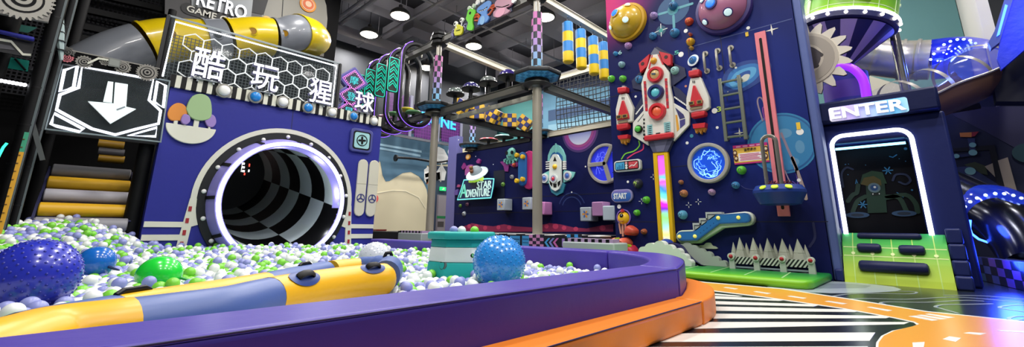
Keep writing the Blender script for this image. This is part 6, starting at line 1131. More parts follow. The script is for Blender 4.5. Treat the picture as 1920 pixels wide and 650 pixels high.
m = MB(); e = w_*.245; m.prism(PC, [(uM-e, zb), (uM+e, zb), (uM+e, zt_-.05), (uM-e, zt_-.05)], .03, .05, ramp([(0, '#d8ecff'), (.08, '#8a6af0'), (.2, '#e8f080'), (.3, '#9af0d0'), (.42, '#8af07a'), (.5, '#7a2af0'), (.6, '#f02ad8'), (.68, '#7af0c0'), (.78, '#3a8af0'), (.88, '#f05ac8'), (.94, '#5ac8f0'), (1, '#c85af0')], 2, 0, 1.25, .3, 1.1, noise=.25)); m.build('light_strip', t)
t = thing('start_badge', 'oval blue badge reading START', 'badge', tuple(PC.hit(1168, 379))); u, v = PC.loc(1168, 367); q = PC.s(1168, 367); m = MB(); k_ = .2; rr_ = lambda s_: rrect(u-18.5*q*1.22*s_, v-12*q*s_, u+18.5*q*1.22*s_, v+12*q*s_, 11*q*s_)
m.prism(PC, rr_(1), 0, .05, M('#8a86b4', .4)); m.build('badge_base', t, .012); m = MB(); m.prism(PC, rr_(.86), .05, .055, ramp([(0, '#1f4a96'), (.5, '#2f6ab8'), (.8, '#9a7ac0'), (1, '#b08ac8')], 2, 0, .25)); m.text(PC, 'START', (1154, 373.5), (1178, 361.5), .055, .062, WHITE, bold=.03); m.build('lettering', t)
# yellow monster, rocks
t = thing('yellow_alien', 'yellow one-eyed alien with dangling legs in a round frame', 'wall relief', tuple(PC.hit(1169, 443))); m = MB(); m.ring(PC, 1170, 407, 13.2, 15, 0, .02, M('#8a6ac0', .5)); m.build('ring_frame', t); m = MB(); m.dome(PC, 1170, 409, 12, .1, M('#f0c01c', .4), 0, k=1); m.px(PC, [(1167, 397), (1169.5, 391.5), (1172, 397)], .0, .08, M('#d83a3a', .5)); bo_ = m.build('body', t); m = MB(); m.disc(PC, 1170.5, 404, 3.6, .09, .105, BLACK); m.disc(PC, 1170.9, 403, 1.1, .105, .108, WHITE); m.tube([PC.hit(*p)+V((-.1, 0, 0)) for p in ((1164, 412), (1168, 415), (1174, 414))], .01, M('#a8641c', .5), 5); m.build('face', t); m = MB()
for x0_, x1_, y in ((1163, 1166, 438), (1169, 1170, 443), (1174, 1175, 440)): m.tube([PC.hit(x0_, 418)+V((-.03, 0, 0)), PC.hit(x1_, y)+V((-.03, 0, 0))], .018, M('#d8a08a', .5), 6)
m.build('legs', t)
def rock(pts, h, th, label, name='rock_hold', veins=None, X=None):
    P_ = PC; q_ = [(p.x, p.y) for p in spl([(*P_.loc(*p), 0) for p in pts+pts[:1]], 3)][:-1]; c0 = V((sum(a for a, b in q_)/len(q_), sum(b for a, b in q_)/len(q_))); m = MB(); n = len(q_); vs = []
    for s_, t_ in ((1, 0), (.97, th*.4), (.8, th*.8), (.45, th)): vs += [P_.w(c0.x+(a-c0.x)*s_, c0.y+(b-c0.y)*s_, t_) for a, b in q_]
    m.add(vs, [[j*n+i, j*n+(i+1) % n, (j+1)*n+(i+1) % n, (j+1)*n+i] for j in range(3) for i in range(n)]+[list(range(3*n, 4*n))], M(h, .45), True)
    o = m.build(name, angle=50)
    return tag(o, label, 'rock hold', 'red rock holds') if label else o
rock([(1174, 434), (1178, 424), (1185, 422), (1195, 428), (1198, 434), (1194, 441), (1176, 440)], '#d0523c', .14, 'red rock hold under the yellow alien')
rock([(1150, 448), (1156, 445), (1163, 447), (1166, 458), (1161, 470), (1150, 470)], '#d8714a', .2, 'orange rock hold beside the grey step bench'); rock([(1164, 452), (1172, 445), (1182, 447), (1187, 457), (1180, 466), (1168, 464)], '#d8644a', .24, 'orange red rock hold next to the lime vein'); rock([(1176, 472), (1180, 462), (1190, 459), (1198, 470), (1196, 478), (1178, 478)], '#c42c4c', .18, 'crimson rock hold behind the pit corner')
m = MB(); m.tube([PC.hit(*p)+V((-.12, 0, 0)) for p in ((1163, 446), (1166, 455), (1163, 463), (1172, 467), (1182, 466), (1187, 458))], .05, M('#a8d02a', .4), 8); tag(m.build('lime_vein'), 'lime green vein between the orange rock holds', 'wall relief')
# escalator relief
t = thing('escalator_relief', 'blue escalator relief with grey steps and yellow lights', 'wall relief', tuple(PC.hit(1311, 455)))
ax_ = [PC.loc(*p) for p in ((1285, 442.5), (1311, 441.5), (1352, 411), (1404, 408.5))]; q = PC.s(1311, 441)
m = MB(); m.prism(PC, stroke([(ax_[0][0], ax_[0][1]-.01), (ax_[1][0], ax_[1][1]-.012), (ax_[2][0]+.02, ax_[2][1]-.03), (ax_[3][0], ax_[3][1]-.01)], 25*q), 0, .12, ramp([(0, '#8fb070'), (.35, '#c9d8bc'), (1, '#dfe3da')], 2, 0, .5)); m.build('pale_body', t, .015)
m = MB(); m.prism(PC, stroke(ax_, 17*q), .12, .15, M('#2f62a4', .4)); m.prism(PC, stroke(ax_, 13.5*q), .15, .153, M('#2a72b8', .4)); bb_ = m.build('blue_band', t)
for x, y in ((1281.7, 443), (1310.5, 442.5), (1353.5, 408.5), (1391, 408)): m = MB(); m.dome(PC, x, y, 3.6, .025, M('#f2e06a', .4, emit=.4), .153, 16); m.build('yellow_light', bb_)
m = MB()
for k in range(5): m.disc(PC, 1321+k*6, 436-k*4.4, .9, .153, .156, M('#16407c', .5), n=8)
m.build('dot_print', bb_); m = MB()
for x0_, y0_, x1_, y1_ in ((1306, 432, 1320, 418), (1318, 423, 1332, 409), (1330, 412, 1358, 397.5)):
    m.quad(PC, x0_, y0_, x1_, y1_, 0, .13, M('#bfc4c0', .5)); m.quad(PC, x0_+3, y0_, x1_, y1_+3.5, .13, .14, M('#4c5256', .5)); m.quad(PC, x0_+5, y0_, x1_, y1_+6, .14, .15, M('#aab0ae', .5))
m.build('steps', t)
# green mat with clouds and spikes
OUT = [(5.5, 1.05), (6.74, 1.0), (6.74, 4.0), (5.45, 3.4), (5.4, 2.4)]
t = thing('green_mat', 'thick green landing mat below the climbing wall', 'mat', (6.1, 2.3, 0)); q_ = [(p.x, p.y) for p in [V(a) for a in OUT]]; m = MB(); m.prism(PZ(0), [(5.47, 1.15), (5.5, 1.06), (5.6, 1.02), (6.74, 1.02), (6.74, 4.0), (5.44, 4.0)], 0, .09, ramp([(0, '#86c61c'), (.2, '#46ae28'), (.6, '#1c8a34'), (1, '#127438')], 0, -.65, .65, .4)); m.build('foam_slab', t, .03, 3)
m = MB()
for k in range(7): y = 1.3+k*.38; m.prism(PZ(.09), [(5.62, y), (6.7, y+.12), (6.7, y+.135), (5.62, y+.018)], .0, .002, M('#a9d890', .4))
m.build('printed_lines', t)
def layer(pts, X, th, mat, name, label, cat='foam cloud', b=.012):
    P_ = PX(X); m = MB(); q_ = [P_.loc(*p) for p in pts] if len(pts) > 20 else [(p.x, p.y) for p in spl([(*P_.loc(*p), 0) for p in pts], 4)]; q_ = [(a, max(.092, b_)) for a, b_ in q_]; b = 0 if len(pts) > 20 else b; m.prism(P_, q_, -th, 0, mat); return tag(m.build(name, bevel=b), label, cat)
def bumps(cs, base):          # scalloped cloud outline: upper envelope of bump circles (x, y, r in pixels)
    o = []; x = min(a-r for a, b, r in cs); x1 = max(a+r for a, b, r in cs)
    while x <= x1:
        ys = [b-math.sqrt(max(0, r*r-(x-a)**2)) for a, b, r in cs if abs(x-a) <= r]
        if ys: o.append((x, min(ys)))
        x += .9
    return o+base
layer(bumps([(1277, 466, 9), (1288, 464, 10), (1300, 468, 9), (1312, 474, 9), (1325, 481, 10), (1340, 489, 9), (1354, 496, 8)], [(1364, 503), (1270, 503)]), 6.62, .1, M('#aab5a8', .5), 'cloud_board', 'grey green foam cloud board behind the purple slope')
layer([(1244, 468), (1252, 456), (1263, 456), (1275, 462), (1285, 476), (1296, 487), (1305, 494), (1314, 502), (1314, 506), (1244, 506)], 6.45, .14, foam('#2b2758'), 'slope_board', 'dark purple foam slope between two clouds', 'foam slope')
layer(bumps([(1205, 470, 8), (1219, 466, 11), (1236, 462, 11), (1252, 468, 10), (1268, 474, 9), (1279, 484, 9), (1289, 494, 8)], [(1297, 506), (1196, 506)]), 6.28, .13, foam('#e2e6dc'), 'cloud_board', 'white foam cloud board at the foot of the rainbow channel')
m = MB(); c_ = PX(6.6).hit(1251, 462); m.sphere(c_, .12, foam('#24409c'), 20, 12); tag(m.build('blue_ball'), 'blue foam ball tucked behind the white cloud', 'ball')
PSp = PX(6.62); t = thing('spike_fence', 'grey foam spike fence with striped rails and red reflectors', 'fence', (6.6, 1.8, .09)); SPK = foam('#b4b8a6')
for x, y, w_, yb_ in ((1385.5, 444, 10, 482), (1411, 444.6, 10.5, 484), (1437.7, 445.4, 11, 486), (1465.5, 446, 11, 488), (1494, 446.6, 12, 490), (1373.7, 453, 6.5, 480), (1398, 454, 7, 481), (1424, 455, 7, 484), (1451, 455, 7, 486), (1479.6, 456.5, 7.5, 488), (1508.6, 457.5, 8, 490)):
    P_ = PX(6.60 if w_ > 9 else 6.66); a = P_.hit(x, y); q = P_.s(x, y); b = P_.hit(x, yb_+4); zb = b.z; h = a.z-zb; zc = zb+h*(.42 if w_ > 9 else .38); r0 = w_*q*1.25; m = MB()
    m.lathe((a.x+.02, a.y, 0), (0, 0, 1), [(r0, zb), (r0*.62, zc-.004), (r0*.58, zc), (r0*.62, zc+.004), (0, a.z)], SPK, 8, smooth=False, k=1); m.build('spike', t)
posts_ = ((1370.8, 480, 501), (1416.8, 483, 504.5), (1466, 485, 507.5), (1519.7, 488, 510.6)); pw = []
for x, y, yb_ in posts_:
    P_ = PX(6.40); a = P_.hit(x, y); q = P_.s(x, y); m = MB(); m.prism(P_, [(-a.y-.035, .09), (-a.y+.035, .09), (-a.y+.03, a.z), (-a.y-.03, a.z)], -.06, .0, M('#b9c0b4', .5)); m.prism(P_, circ(-a.y, a.z, 6.2*q), -.06, .015, M('#d2d8cc', .5)); po = m.build('post', t); m = MB(); m.dome(P_, x, y, 3.9, .02, M('#b3202a', .35), .015, 16); m.build('red_reflector', po); pw.append((a.y, a.z))
for i in range(3):
    (ya_, za), (yb_, zb) = pw[i], pw[i+1]; P_ = PX(6.43); n = 13; m = MB(); z0_, z1_ = min(za, zb)-.09, min(za, zb)-.0
    for k in range(n):
        a, b = -ya_+(ya_-yb_)*k/n, -ya_+(ya_-yb_)*(k+1)/n; s_ = .07; m.prism(P_, [(a, z0_), (b, z0_), (min(b+s_, -yb_), z1_), (min(a+s_, -yb_), z1_)], -.03, 0, (M('#1a1c1e', .5), M('#c9ccc0', .5))[k % 2])
    m.build('striped_rail', t); m = MB(); G_ = M('#8a94a0', .5); m.prism(P_, [(-ya_, z0_-.05), (-yb_, z0_-.05), (-yb_, z0_-.03), (-ya_, z0_-.03)], -.03, 0, G_)
    for a, b in (((-ya_+.04, z0_-.05), (-yb_-.04, .1)), ((-ya_+.04, .1), (-yb_-.04, z0_-.05))): m.prism(P_, stroke([a, b], .022, False), -.025, -.005, G_)
    m.build('cross_brace', t)
# ================================================================== RIGHT SIDE: ENTER PORTAL, DRUM, SLIDES
PE7 = PX(7.12); NVP = foam('#17225c', .5)
pt7 = thing('enter_portal', 'navy padded portal with a white neon outline and green climbing ramp', 'portal', (7.1, .4, 0))
yl, yr = .99, -.27
op = [PE7.loc(x, y) for x, y in ((1574, 436), (1566, 275), (1700, 258), (1740, 436))]; uL = (op[0][0]+op[1][0])/2; uR = (op[2][0]+op[3][0])/2; zT = (op[1][1]+op[2][1])/2+.03
m = MB(); zt_ = 2.02
outer = [(-yl, 0), (-yl, zt_), (-yr, zt_), (-yr, 0)]; m.prism(PE7, outer+[(uR, 0), (uR, zT), (uL, zT), (uL, 0)], -.45, 0, NVP); m.build('padded_frame', pt7, .03)
m = MB(); m.prism(PE7, [(uL, .3), (uR, .3), (uR, zT), (uL, zT)], -.5, -.44, M('#03050f', .5, spec=.2)); bk_ = m.build('dark_screen', pt7)
PSc = PX(7.55); m = MB(); GM = M('#0e3324', .5); Zc = lambda x, y: (1540+x/4.0625, 160+y/4.0625); Zd = lambda x, y: (1500+x/1.6667, 170+y/1.6667)
DM = lambda pts, mt, t=.004: m.px(PSc, [Zd(*p) for p in pts], 0, t, mt)
DM([(205, 290), (265, 290), (272, 380), (212, 382)], GM, .006); DM([(188, 290), (195, 262), (225, 250), (258, 255), (272, 290)], M('#173c22', .5), .007); DM([(190, 292), (200, 272), (230, 266), (252, 278), (255, 295), (225, 300)], M('#54491a', .5), .009)
m.disc(PSc, *Zd(232, 303), 9, .006, .011, M('#5f7880', .5)); m.disc(PSc, *Zd(232, 303), 5.5, .011, .013, M('#1f4a7c', .5)); m.disc(PSc, *Zd(234, 301), 2, .013, .015, WHITE)
DM([(222, 320), (252, 318), (250, 326), (226, 328)], M('#0a1a18', .5), .009); DM([(226, 321), (230, 321), (228, 326)], WHITE, .011); DM([(246, 320), (250, 320), (248, 325)], WHITE, .011)
for ln in (((165, 378), (180, 345), (205, 330)), ((150, 345), (165, 325), (178, 318), (182, 295)), ((272, 330), (310, 335), (335, 380)), ((268, 335), (330, 325), (360, 350), (368, 378))): m.prism(PSc, stroke([(p.x, p.y) for p in spl([(*PSc.loc(*Zd(*p)), 0) for p in ln], 4)], .05), 0, .008, GM)
m.build('monster_figure', bk_); m = MB()
for x, y in ((180, 388), (325, 383)): m = MB(); m.disc(PSc, *Zd(x, y), 5.5, 0, .01, M('#2a4a6c', .5), k=3.2); m.disc(PSc, *Zd(x, y), 3, .01, .012, M('#16283c', .5), k=3.2); m.build('turntable_print', bk_)
m = MB()
for ln in (((135, 300), (130, 260), (145, 240), (165, 245)), ((290, 280), (300, 262), (330, 262), (345, 280), (330, 292), (310, 285))): m = MB(); m.prism(PSc, stroke([(p.x, p.y) for p in spl([(*PSc.loc(*Zd(*p)), 0) for p in ln], 4)], .025), 0, .005, M('#1a2a4c', .5)); m.build('swirl_print', bk_)
LBp = M('#2a6a94', .4, emit=.15)
for x, y in ((274, 249), (196, 355)):
    m = MB(); u, v = PSc.loc(*Zd(x, y))
    for a in range(6): m.prism(PSc, stroke([(u, v), (u+.05*cos(a*PI/3), v+.05*sin(a*PI/3))], .012), 0, .006, LBp)
    m.build('snowflake_print', bk_)
for ln, w_ in ((((280, 205), (290, 208), (302, 200)), .012), (((303, 318), (318, 326), (322, 332)), .01), (((174, 290), (176, 278), (180, 288)), .01)): m = MB(); m.prism(PSc, stroke([PSc.loc(*Zd(*p)) for p in ln], w_), 0, .006, LBp); m.build('note_print', bk_)
for x, y, r in ((330, 181, 2.5), (350, 310, 1.6), (142, 230, 1), (152, 229, .7), (310, 212, .8), (330, 220, .8), (150, 262, .8), (205, 232, .8)): m = MB(); m.disc(PSc, *Zd(x, y), r, 0, .006, LBp, n=10); m.build('star_dot', bk_)
m = MB(); a, b = PX(7.3).hit(1573, 268), PX(7.3).hit(1692, 257); z = (a.z+b.z)/2; m.tube([(7.3, -uL-.03, zT-.05), (7.3, -uR+.03, zT-.05)], .018, M('#7fd0ff', .4, emit=4), 6); m.build('blue_bar_light', pt7)
m = MB(); na, nb_ = PE7.loc(1569, 330)[0], PE7.loc(1722, 322)[0]; na = (PE7.loc(1560, 268)[0]+PE7.loc(1582, 434)[0])/2+.01; nb_ = (PE7.loc(1711, 258)[0]+PE7.loc(1745, 436)[0])/2-.0; nz = PE7.loc(1630, 249)[1]; R = .14
pth = [(7.1, -na, .56), (7.1, -na, nz-R)]+[(7.1, -(na+R-R*cos(a)), nz-R+R*sin(a)) for a in [PI/2*k/6 for k in range(1, 7)]]+[(7.1, -(nb_-R+R*sin(a)), nz-R+R*cos(a)) for a in [PI/2*k/6 for k in range(0, 7)]]+[(7.1, -nb_, .56)]
m.tube(pth, .026, M('#f0f4ff', .4, emit=3), 8, up=(-1, 0, 0)); m.build('neon_outline', pt7)
# ramp with rolls
rp = Pl((6.72, 0, 0), (-.575, 0, .36), (0, -1, 0), (.36, 0, .575)); L_ = math.hypot(.36, .575)
m = MB(); ny = (.90, -.05); prof = [(6.72, 0), (6.75, .07), (6.84, .24), (6.97, .44), (7.13, .575), (7.13, 0)]; vs = []
for y in ny: vs += [(x, y, z) for x, z in prof]
m.add(vs, [[0, 1, 2, 3, 4, 5], [11, 10, 9, 8, 7, 6]]+[[i, 6+i, 6+(i+1) % 6, (i+1) % 6] for i in range(6)], ramp([(0, '#b9d21c'), (.35, '#a4cc22'), (.7, '#4fbf3a'), (1, '#1fa05a')], 2, 0, .58, .5)); rm = m.build('green_ramp', pt7)
def onramp(px_, py_):
    best = None
    for i in range(4):
        (xa, za), (xb, zb) = prof[i], prof[i+1]; n_ = V((-(zb-za), 0, xb-xa)); p = EYE+ray(px_, py_)*((V((xa, 0, za))-EYE).dot(n_)/ray(px_, py_).dot(n_))
        if za-.01 <= p.z <= zb+.01: return p, n_.normalized()
    return p, n_.normalized()
for xa, ya, xb, yb_, r, lb in ((1604, 442, 1733, 447, .04, 'top'), (1604, 466, 1657, 466, .055, ''), (1681, 468, 1740, 472, .055, ''), (1607, 499, 1748, 506, .065, 'bottom')):
    (a, n1), (b, n2) = onramp(xa, ya), onramp(xb, yb_); x, z = (a.x+b.x)/2, (a.z+b.z)/2; c_ = V((x, 0, z))+n1*r*.35; sg = 1 if a.y > b.y else -1; m = MB(); ya2, yb2 = a.y-.02, b.y+.02
    m.tube([(c_.x, ya2, c_.z), (c_.x, ya2-.012, c_.z), (c_.x, ya2-.035, c_.z), (c_.x, yb2+.035, c_.z), (c_.x, yb2+.012, c_.z), (c_.x, yb2, c_.z)], [r*.5, r*.85, r, r, r*.85, r*.5], foam('#20264f'), 16); m.build('step_roll', pt7)
m = MB()
for k in range(5):
    y = .80-k*.185
    for i in range(4): (xa, za), (xb, zb) = prof[i], prof[i+1]; n_ = V((-(zb-za), 0, xb-xa)).normalized()*.002; m.add([V((xa, y, za))+n_, V((xa, y-.01, za))+n_, V((xb, y-.01, zb))+n_, V((xb, y, zb))+n_], [[0, 1, 2, 3]], M('#b8dc66', .4))
    n_ = V((-.2, 0, .13)).normalized(); p = V((6.9, y-.005, .335)); m.lathe(p, n_, [(.02, 0), (.02, .004)], M('#e2f0a0', .4), 10)
for h in (.3, .4): 
    for i in range(4):
        (xa, za), (xb, zb) = prof[i], prof[i+1]
        if za <= h < zb: x = xa+(xb-xa)*(h-za)/(zb-za); n_ = V((-(zb-za), 0, xb-xa)).normalized()*.002; m.add([V((x, .89, h))+n_, V((x, -.04, h))+n_, V((x+.006, -.04, h+.01))+n_, V((x+.006, .89, h+.01))+n_], [[0, 1, 2, 3]], M('#d4e88a', .4))
m.build('grid_lines', rm)
for pts in ((1754, 409, 1771, 436), (1768, 443, 1788, 477), (1776, 477, 1797, 511), (1783, 510, 1800, 546)):
    P_ = PX(6.95); a, b = P_.loc(pts[0], pts[3]), P_.loc(pts[2], pts[1]); i = ((1754, 409, 1771, 436), (1768, 443, 1788, 477), (1776, 477, 1797, 511), (1783, 510, 1800, 546)).index(pts); z0_ = (.47, .30, .14, 0)[i]; z1_ = (.64, .47, .30, .145)[i]; x0_ = (7.0, 6.9, 6.8, 6.72)[i]; m = MB(); m.box((x0_, -.19, z0_), (7.2, -.055, z1_), foam('#232d62')); m.build('side_block', pt7, .02)
for i in range(4): z0_ = (.47, .30, .14, 0)[i]; z1_ = (.64, .47, .30, .145)[i]; x0_ = (7.0, 6.9, 6.8, 6.72)[i]; m = MB(); m.box((x0_, .905, z0_), (7.2, .99, z1_), foam('#232d62')); m.build('side_block', pt7, .02)
# ENTER box
t = thing('enter_sign', 'lit ENTER sign box on top of the portal', 'sign', (7.1, .4, 2.02)); PEn = PX(6.98); cs = [PEn.loc(1553, 204), PEn.loc(1700, 180.5), PEn.loc(1705, 208), PEn.loc(1557, 230)]; uL, uR = (cs[0][0]+cs[3][0])/2, (cs[1][0]+cs[2][0])/2; vT, vB = (cs[0][1]+cs[1][1])/2, (cs[2][1]+cs[3][1])/2
m = MB(); m.prism(PEn, [(-yl, 2.022), (-yr-.02, 2.022), (-yr-.02, vT+.09), (-yl, vT+.09)], -.4, 0, foam('#141c48')); m.build('sign_box', t, .03)
m = MB(); m.prism(PEn, rrect(uL, vB, uR, vT, .03), 0, .012, ramp([(0, '#ffffff'), (.3, '#c4b2f2'), (.55, '#b0c8f6'), (.8, '#6cc0ee'), (1, '#b8e0f4')], 1, .45, -.45, .4, .6)); lo_ = m.build('light_panel', t)
m = MB(); m.text(PEn, 'ENTER', (uL+.02, vB+.025), (uR-.02, vT-.02), .012, .045, M('#f4f4fa', .4, emit=.9), bold=.03, uv=True, side=M('#b0a8d8', .5)); m.build('letters', t)
# drum tower with striped cone
AP = on('x', 8.15, 1577, 124); AXX, AXY, ZA = AP.x, AP.y, AP.z
t = thing('drum_tower', 'green drum with light bulb rim over a purple striped cone', 'tower', (AXX, AXY, ZA)); zr = ZA+.56; R0 = .6
m = MB(); nseg = 18
CS = (M('#1f1e66', .5), M('#b09ae0', .5))
for k in range(nseg):
    vs = []; 
    for r_, z in ((.1, ZA-.03), (R0-.02, zr-.02)):
        for a in (0, .33, .66, 1): th = 2*PI*(k+a)/nseg; vs.append((AXX+r_*cos(th), AXY+r_*sin(th), z))
    m.add(vs, [[i, i+1, 5+i, 4+i] for i in range(3)], CS[k % 2], True)
m.build('striped_cone', t)
m = MB(); m.lathe((AXX, AXY, zr), (0, 0, 1), [(R0, 0), (R0+.03, .02), (R0+.03, .1), (R0, .12)], M('#26285c', .5), 56); rim_ = m.build('bulb_rim', t)
m = MB(); m.tube([(AXX+(R0+.03)*cos(2*PI*k/56), AXY+(R0+.03)*sin(2*PI*k/56), zr+.13) for k in range(56)], .022, LED, 6, closed=True, up=(0, 0, 1)); m.build('led_ring', t)
for k in range(18):
    a = 2*PI*k/18+.1; m = MB(); m.sphere((AXX+(R0+.045)*cos(a), AXY+(R0+.045)*sin(a), zr+.06), .026, M('#fff4e0', .4, emit=4), 10, 8); m.build('bulb', rim_)
m = MB(); m.lathe((AXX, AXY, zr+.15), (0, 0, 1), [(R0, 0), (R0, 1.6)], ramp([(0, '#9ad02a'), (.3, '#5cc02a'), (1, '#2fa03a')], 2, 0, 1.2, .4), 56); dr = m.build('green_drum', t)
m = MB(); 
for k in range(12): a = 2*PI*k/12+.22; p = V((AXX+(R0+.004)*cos(a), AXY+(R0+.004)*sin(a), 0)); m.beam((p.x, p.y, zr+.15), (p.x, p.y, zr+1.6), .008, .01, M('#d8ecb0', .4), (cos(a), sin(a), 0)); m.box((p.x-.02, p.y-.02, zr+.42), (p.x+.02, p.y+.02, zr+.46), M('#e0f0c0', .4))
for z in (zr+.22, zr+.45): m.lathe((AXX, AXY, z), (0, 0, 1), [(R0+.004, 0), (R0+.004, .012)], M('#d8ecb0', .4), 56, cap=False)
m.build('grid_lines', dr)
P_ = PX(AXX-R0-.03); m = MB(); a, c_ = P_.loc(1536, 6), P_.loc(1598, -20); m.prism(P_, [a, (c_[0], a[1]), (c_[0], a[1]+.5), (a[0], a[1]+.5)], -.15, 0, BLACK); m.prism(P_, rrect(a[0]+.05, a[1]+.06, c_[0]-.05, a[1]+.45, .03), 0, .01, M('#f4f6fa', .4, emit=1.5)); m.build('lit_screen', t)
t.rotation_euler = (Matrix.Rotation(.12, 4, (.707, -.707, 0)) @ Matrix.Rotation(.21, 4, (.707, .707, 0))).to_euler()
m = MB(); m.lathe((AXX+.15, AXY+.0, 0), (0, 0, 1), [(.3, 0), (.3, ZA-.12), (.2, ZA-.06)], ramp([(0, '#1a2070'), (.80, '#2a2aa0'), (.84, '#5a3ab0'), (.91, '#5a3ab0'), (.93, '#2a2aa0'), (1, '#2a2aa0')], 2, 0, ZA-.06, .5, interp='CONSTANT'), 32); tag(m.build('drum_column'), 'blue column with a purple band carrying the striped cone', 'column')
# purple neon arch
t = thing('purple_arch', 'glowing purple arch tube rising from behind the ENTER sign', 'light tube', (7.3, .3, 2.5)); m = MB(); P_ = PX(7.3); m.tube(spl([P_.hit(*p) for p in ((1560, 130), (1572, 124), (1585, 124), (1599, 129), (1612, 140), (1620, 155), (1625, 183))], 5), .055, M('#8a2af2', .35, emit=1.2), 12); m.build('tube', t); m = MB(); c_ = P_.hit(1625, 181); m.lathe(c_-V((0, 0, .1)), (0, 0, 1), [(.075, 0), (.075, .08)], DARKM, 16); m.build('socket', t)
# sun cog
PSu = PX(7.25); t = thing('sun_cutout', 'beige smiling sun cut-out board behind the climbing wall edge', 'cut-out board', tuple(PSu.hit(1508, 165))); u, v = PSu.loc(1509, 112); q = PSu.s(1509, 112); m = MB(); o_ = []
for k in range(18):
    a = 2*PI*k/18
    for d, r_ in ((0, 50), (.10, 66), (.16, 69), (.24, 62)): o_.append((u+r_*q*cos(a+d-.1), v+r_*q*sin(a+d-.1)))
m.prism(PSu, o_, -.05, 0, M('#ece4d2', .5), M('#2a2622', .6)); so = m.build('petals', t); m = MB(); m.prism(PSu, circ(u, v, 49*q), 0, .015, M('#d0c6b4', .5)); m.prism(PSu, circ(u, v, 44*q), .015, .02, M('#b5ab9c', .5)); m.prism(PSu, circ(u, v, 28*q), .02, .022, M('#d8cebc', .5)); m.prism(PSu, circ(u, v, 24*q), .022, .025, M('#4a4248', .5)); m.prism(PSu, circ(u, v, 9*q), .025, .03, M('#1f1f24', .5))
for a0, b0 in (((1528, 96), (1540, 104)), ((1513, 130), (1532, 124))): m.prism(PSu, stroke([PSu.loc(*a0), PSu.loc(*b0)], 7*q), .02, .024, M('#3f3836', .5))
m.build('face', t)
# chrome support pole with bulbs
p = on('x', 8.6, 1684, 100); t = thing('bulb_pole', 'chrome support pole with light bulbs beside the striped cone', 'pole', (p.x, p.y, 0)); m = MB(); m.tube([(p.x, p.y, 0), (p.x, p.y, 5.2)], .065, M('#b0aca6', .2, .9), 16); m.build('pole', t)
for y in (8, 21, 34, 47, 58): h = PX(8.53).hit(1679+y*.1, y); m = MB(); m.sphere((p.x-.075, p.y+.02, h.z), .045, M('#fff4e0', .4, emit=5), 10, 8); m.build('bulb', t)
# metal slides
CHR = M('#c4beb4', .25, .5, bump=.05); CHD = M('#8a6248', .28, .35)
def slidepath(pts): return spl([PX(X).hit(x, y) for x, y, X in pts], 7)
t = thing('upper_slide', 'steel tube slide turning round under a blue lit clear bend', 'slide', (10, -.4, 0))
up_ = slidepath([(1560, 96, 10.2), (1620, 104, 10.3), (1690, 112, 10.4), (1745, 112, 10.4)]); m = MB(); m.tube(up_, .36, CHR, 28, cap=False); m.build('steel_section', t, angle=60)
for k in (4, 9, 14, 18): m = MB(); d = (up_[k+1]-up_[k]).normalized(); m.lathe(up_[k], d, [(.362, -.02), (.385, -.02), (.385, .02), (.362, .02)], CHR, 28, cap=False); m.build('band', t)
BLC = M('#0a1cb8', .2, emit=.35, alpha=.8)  # LED glow in the plastic is put in as slight emission
bend = slidepath([(1745, 112, 10.4), (1790, 108, 10.4), (1822, 112, 10.2), (1838, 122, 9.8), (1838, 134, 9.4)]); m = MB(); m.tube(bend, .36, BLC, 28, cap=False); m.build('blue_bend', t, angle=60)
def ledring(pts, X, par, r=.028, name='blue_led'):
    for x, y in pts: m = MB(); p = PX(X).hit(x, y); m.sphere(p, r, M('#a8c4ff', .4, emit=8), 8, 6); m.build(name, par)
ledring([(1745, 111.5), (1751, 101), (1759, 91.5), (1770, 83.5), (1782, 77.5), (1795, 74), (1807, 73.5), (1819, 75.5), (1829, 81)], 9.85, t, .02); ledring([(1758, 114), (1764, 114.5), (1769, 98.5), (1778, 92), (1791, 91), (1798, 87.5), (1801, 91), (1775, 101), (1784, 96)], 9.8, t, .012)
point(9.5, -.55, 3.3, 30, (.06, .12, 1)); 
lw = slidepath([(1850, 120, 9.5), (1835, 134, 9.25), (1790, 157, 8.9), (1730, 181, 8.6), (1680, 203, 8.3), (1630, 226, 8.0)]); rr = .37; n = 28
t2 = thing('lower_slide', 'tube slide with a clear top and brown steel underside running down behind the ENTER sign', 'slide', (8.8, -.5, 0))
def half(path, r_, mat, a0, a1, nm, par, k=16):
    vs, fs = [], []; N = len(path)
    for i, p in enumerate(path):
        d = (path[min(i+1, N-1)]-path[max(i-1, 0)]).normalized(); s_ = d.cross(V((0, 0, 1))).normalized(); u_ = s_.cross(d).normalized()
        for j in range(k+1): a = math.radians(a0+(a1-a0)*j/k); vs.append(p+s_*(r_*cos(a))+u_*(r_*sin(a)))
    for i in range(N-1):
        for j in range(k): fs.append([i*(k+1)+j, i*(k+1)+j+1, (i+1)*(k+1)+j+1, (i+1)*(k+1)+j])
    m = MB(); m.add(vs, fs, mat, True); return m.build(nm, par, angle=60)
half(lw, rr, CHD, 180, 360, 'steel_trough', t2); half(lw, rr, clear('#8a94c0', .13, .08), 0, 180, 'clear_cover', t2)
for k in (5, 12, 19, 26): half([lw[k]-(lw[k+1]-lw[k]).normalized()*.03, lw[k]+(lw[k+1]-lw[k]).normalized()*.03], rr+.008, CHR, 0, 180, 'band', t2)
for s_ in (0, 180):
    vs = [];
    for i, p in enumerate(lw): d = (lw[min(i+1, len(lw)-1)]-lw[max(i-1, 0)]).normalized(); vs.append(p+d.cross(V((0, 0, 1))).normalized()*(rr+.02)*cos(math.radians(s_)))
    m = MB(); m.tube(vs, .016, CHR, 6); m.build('seam_rail', t2)
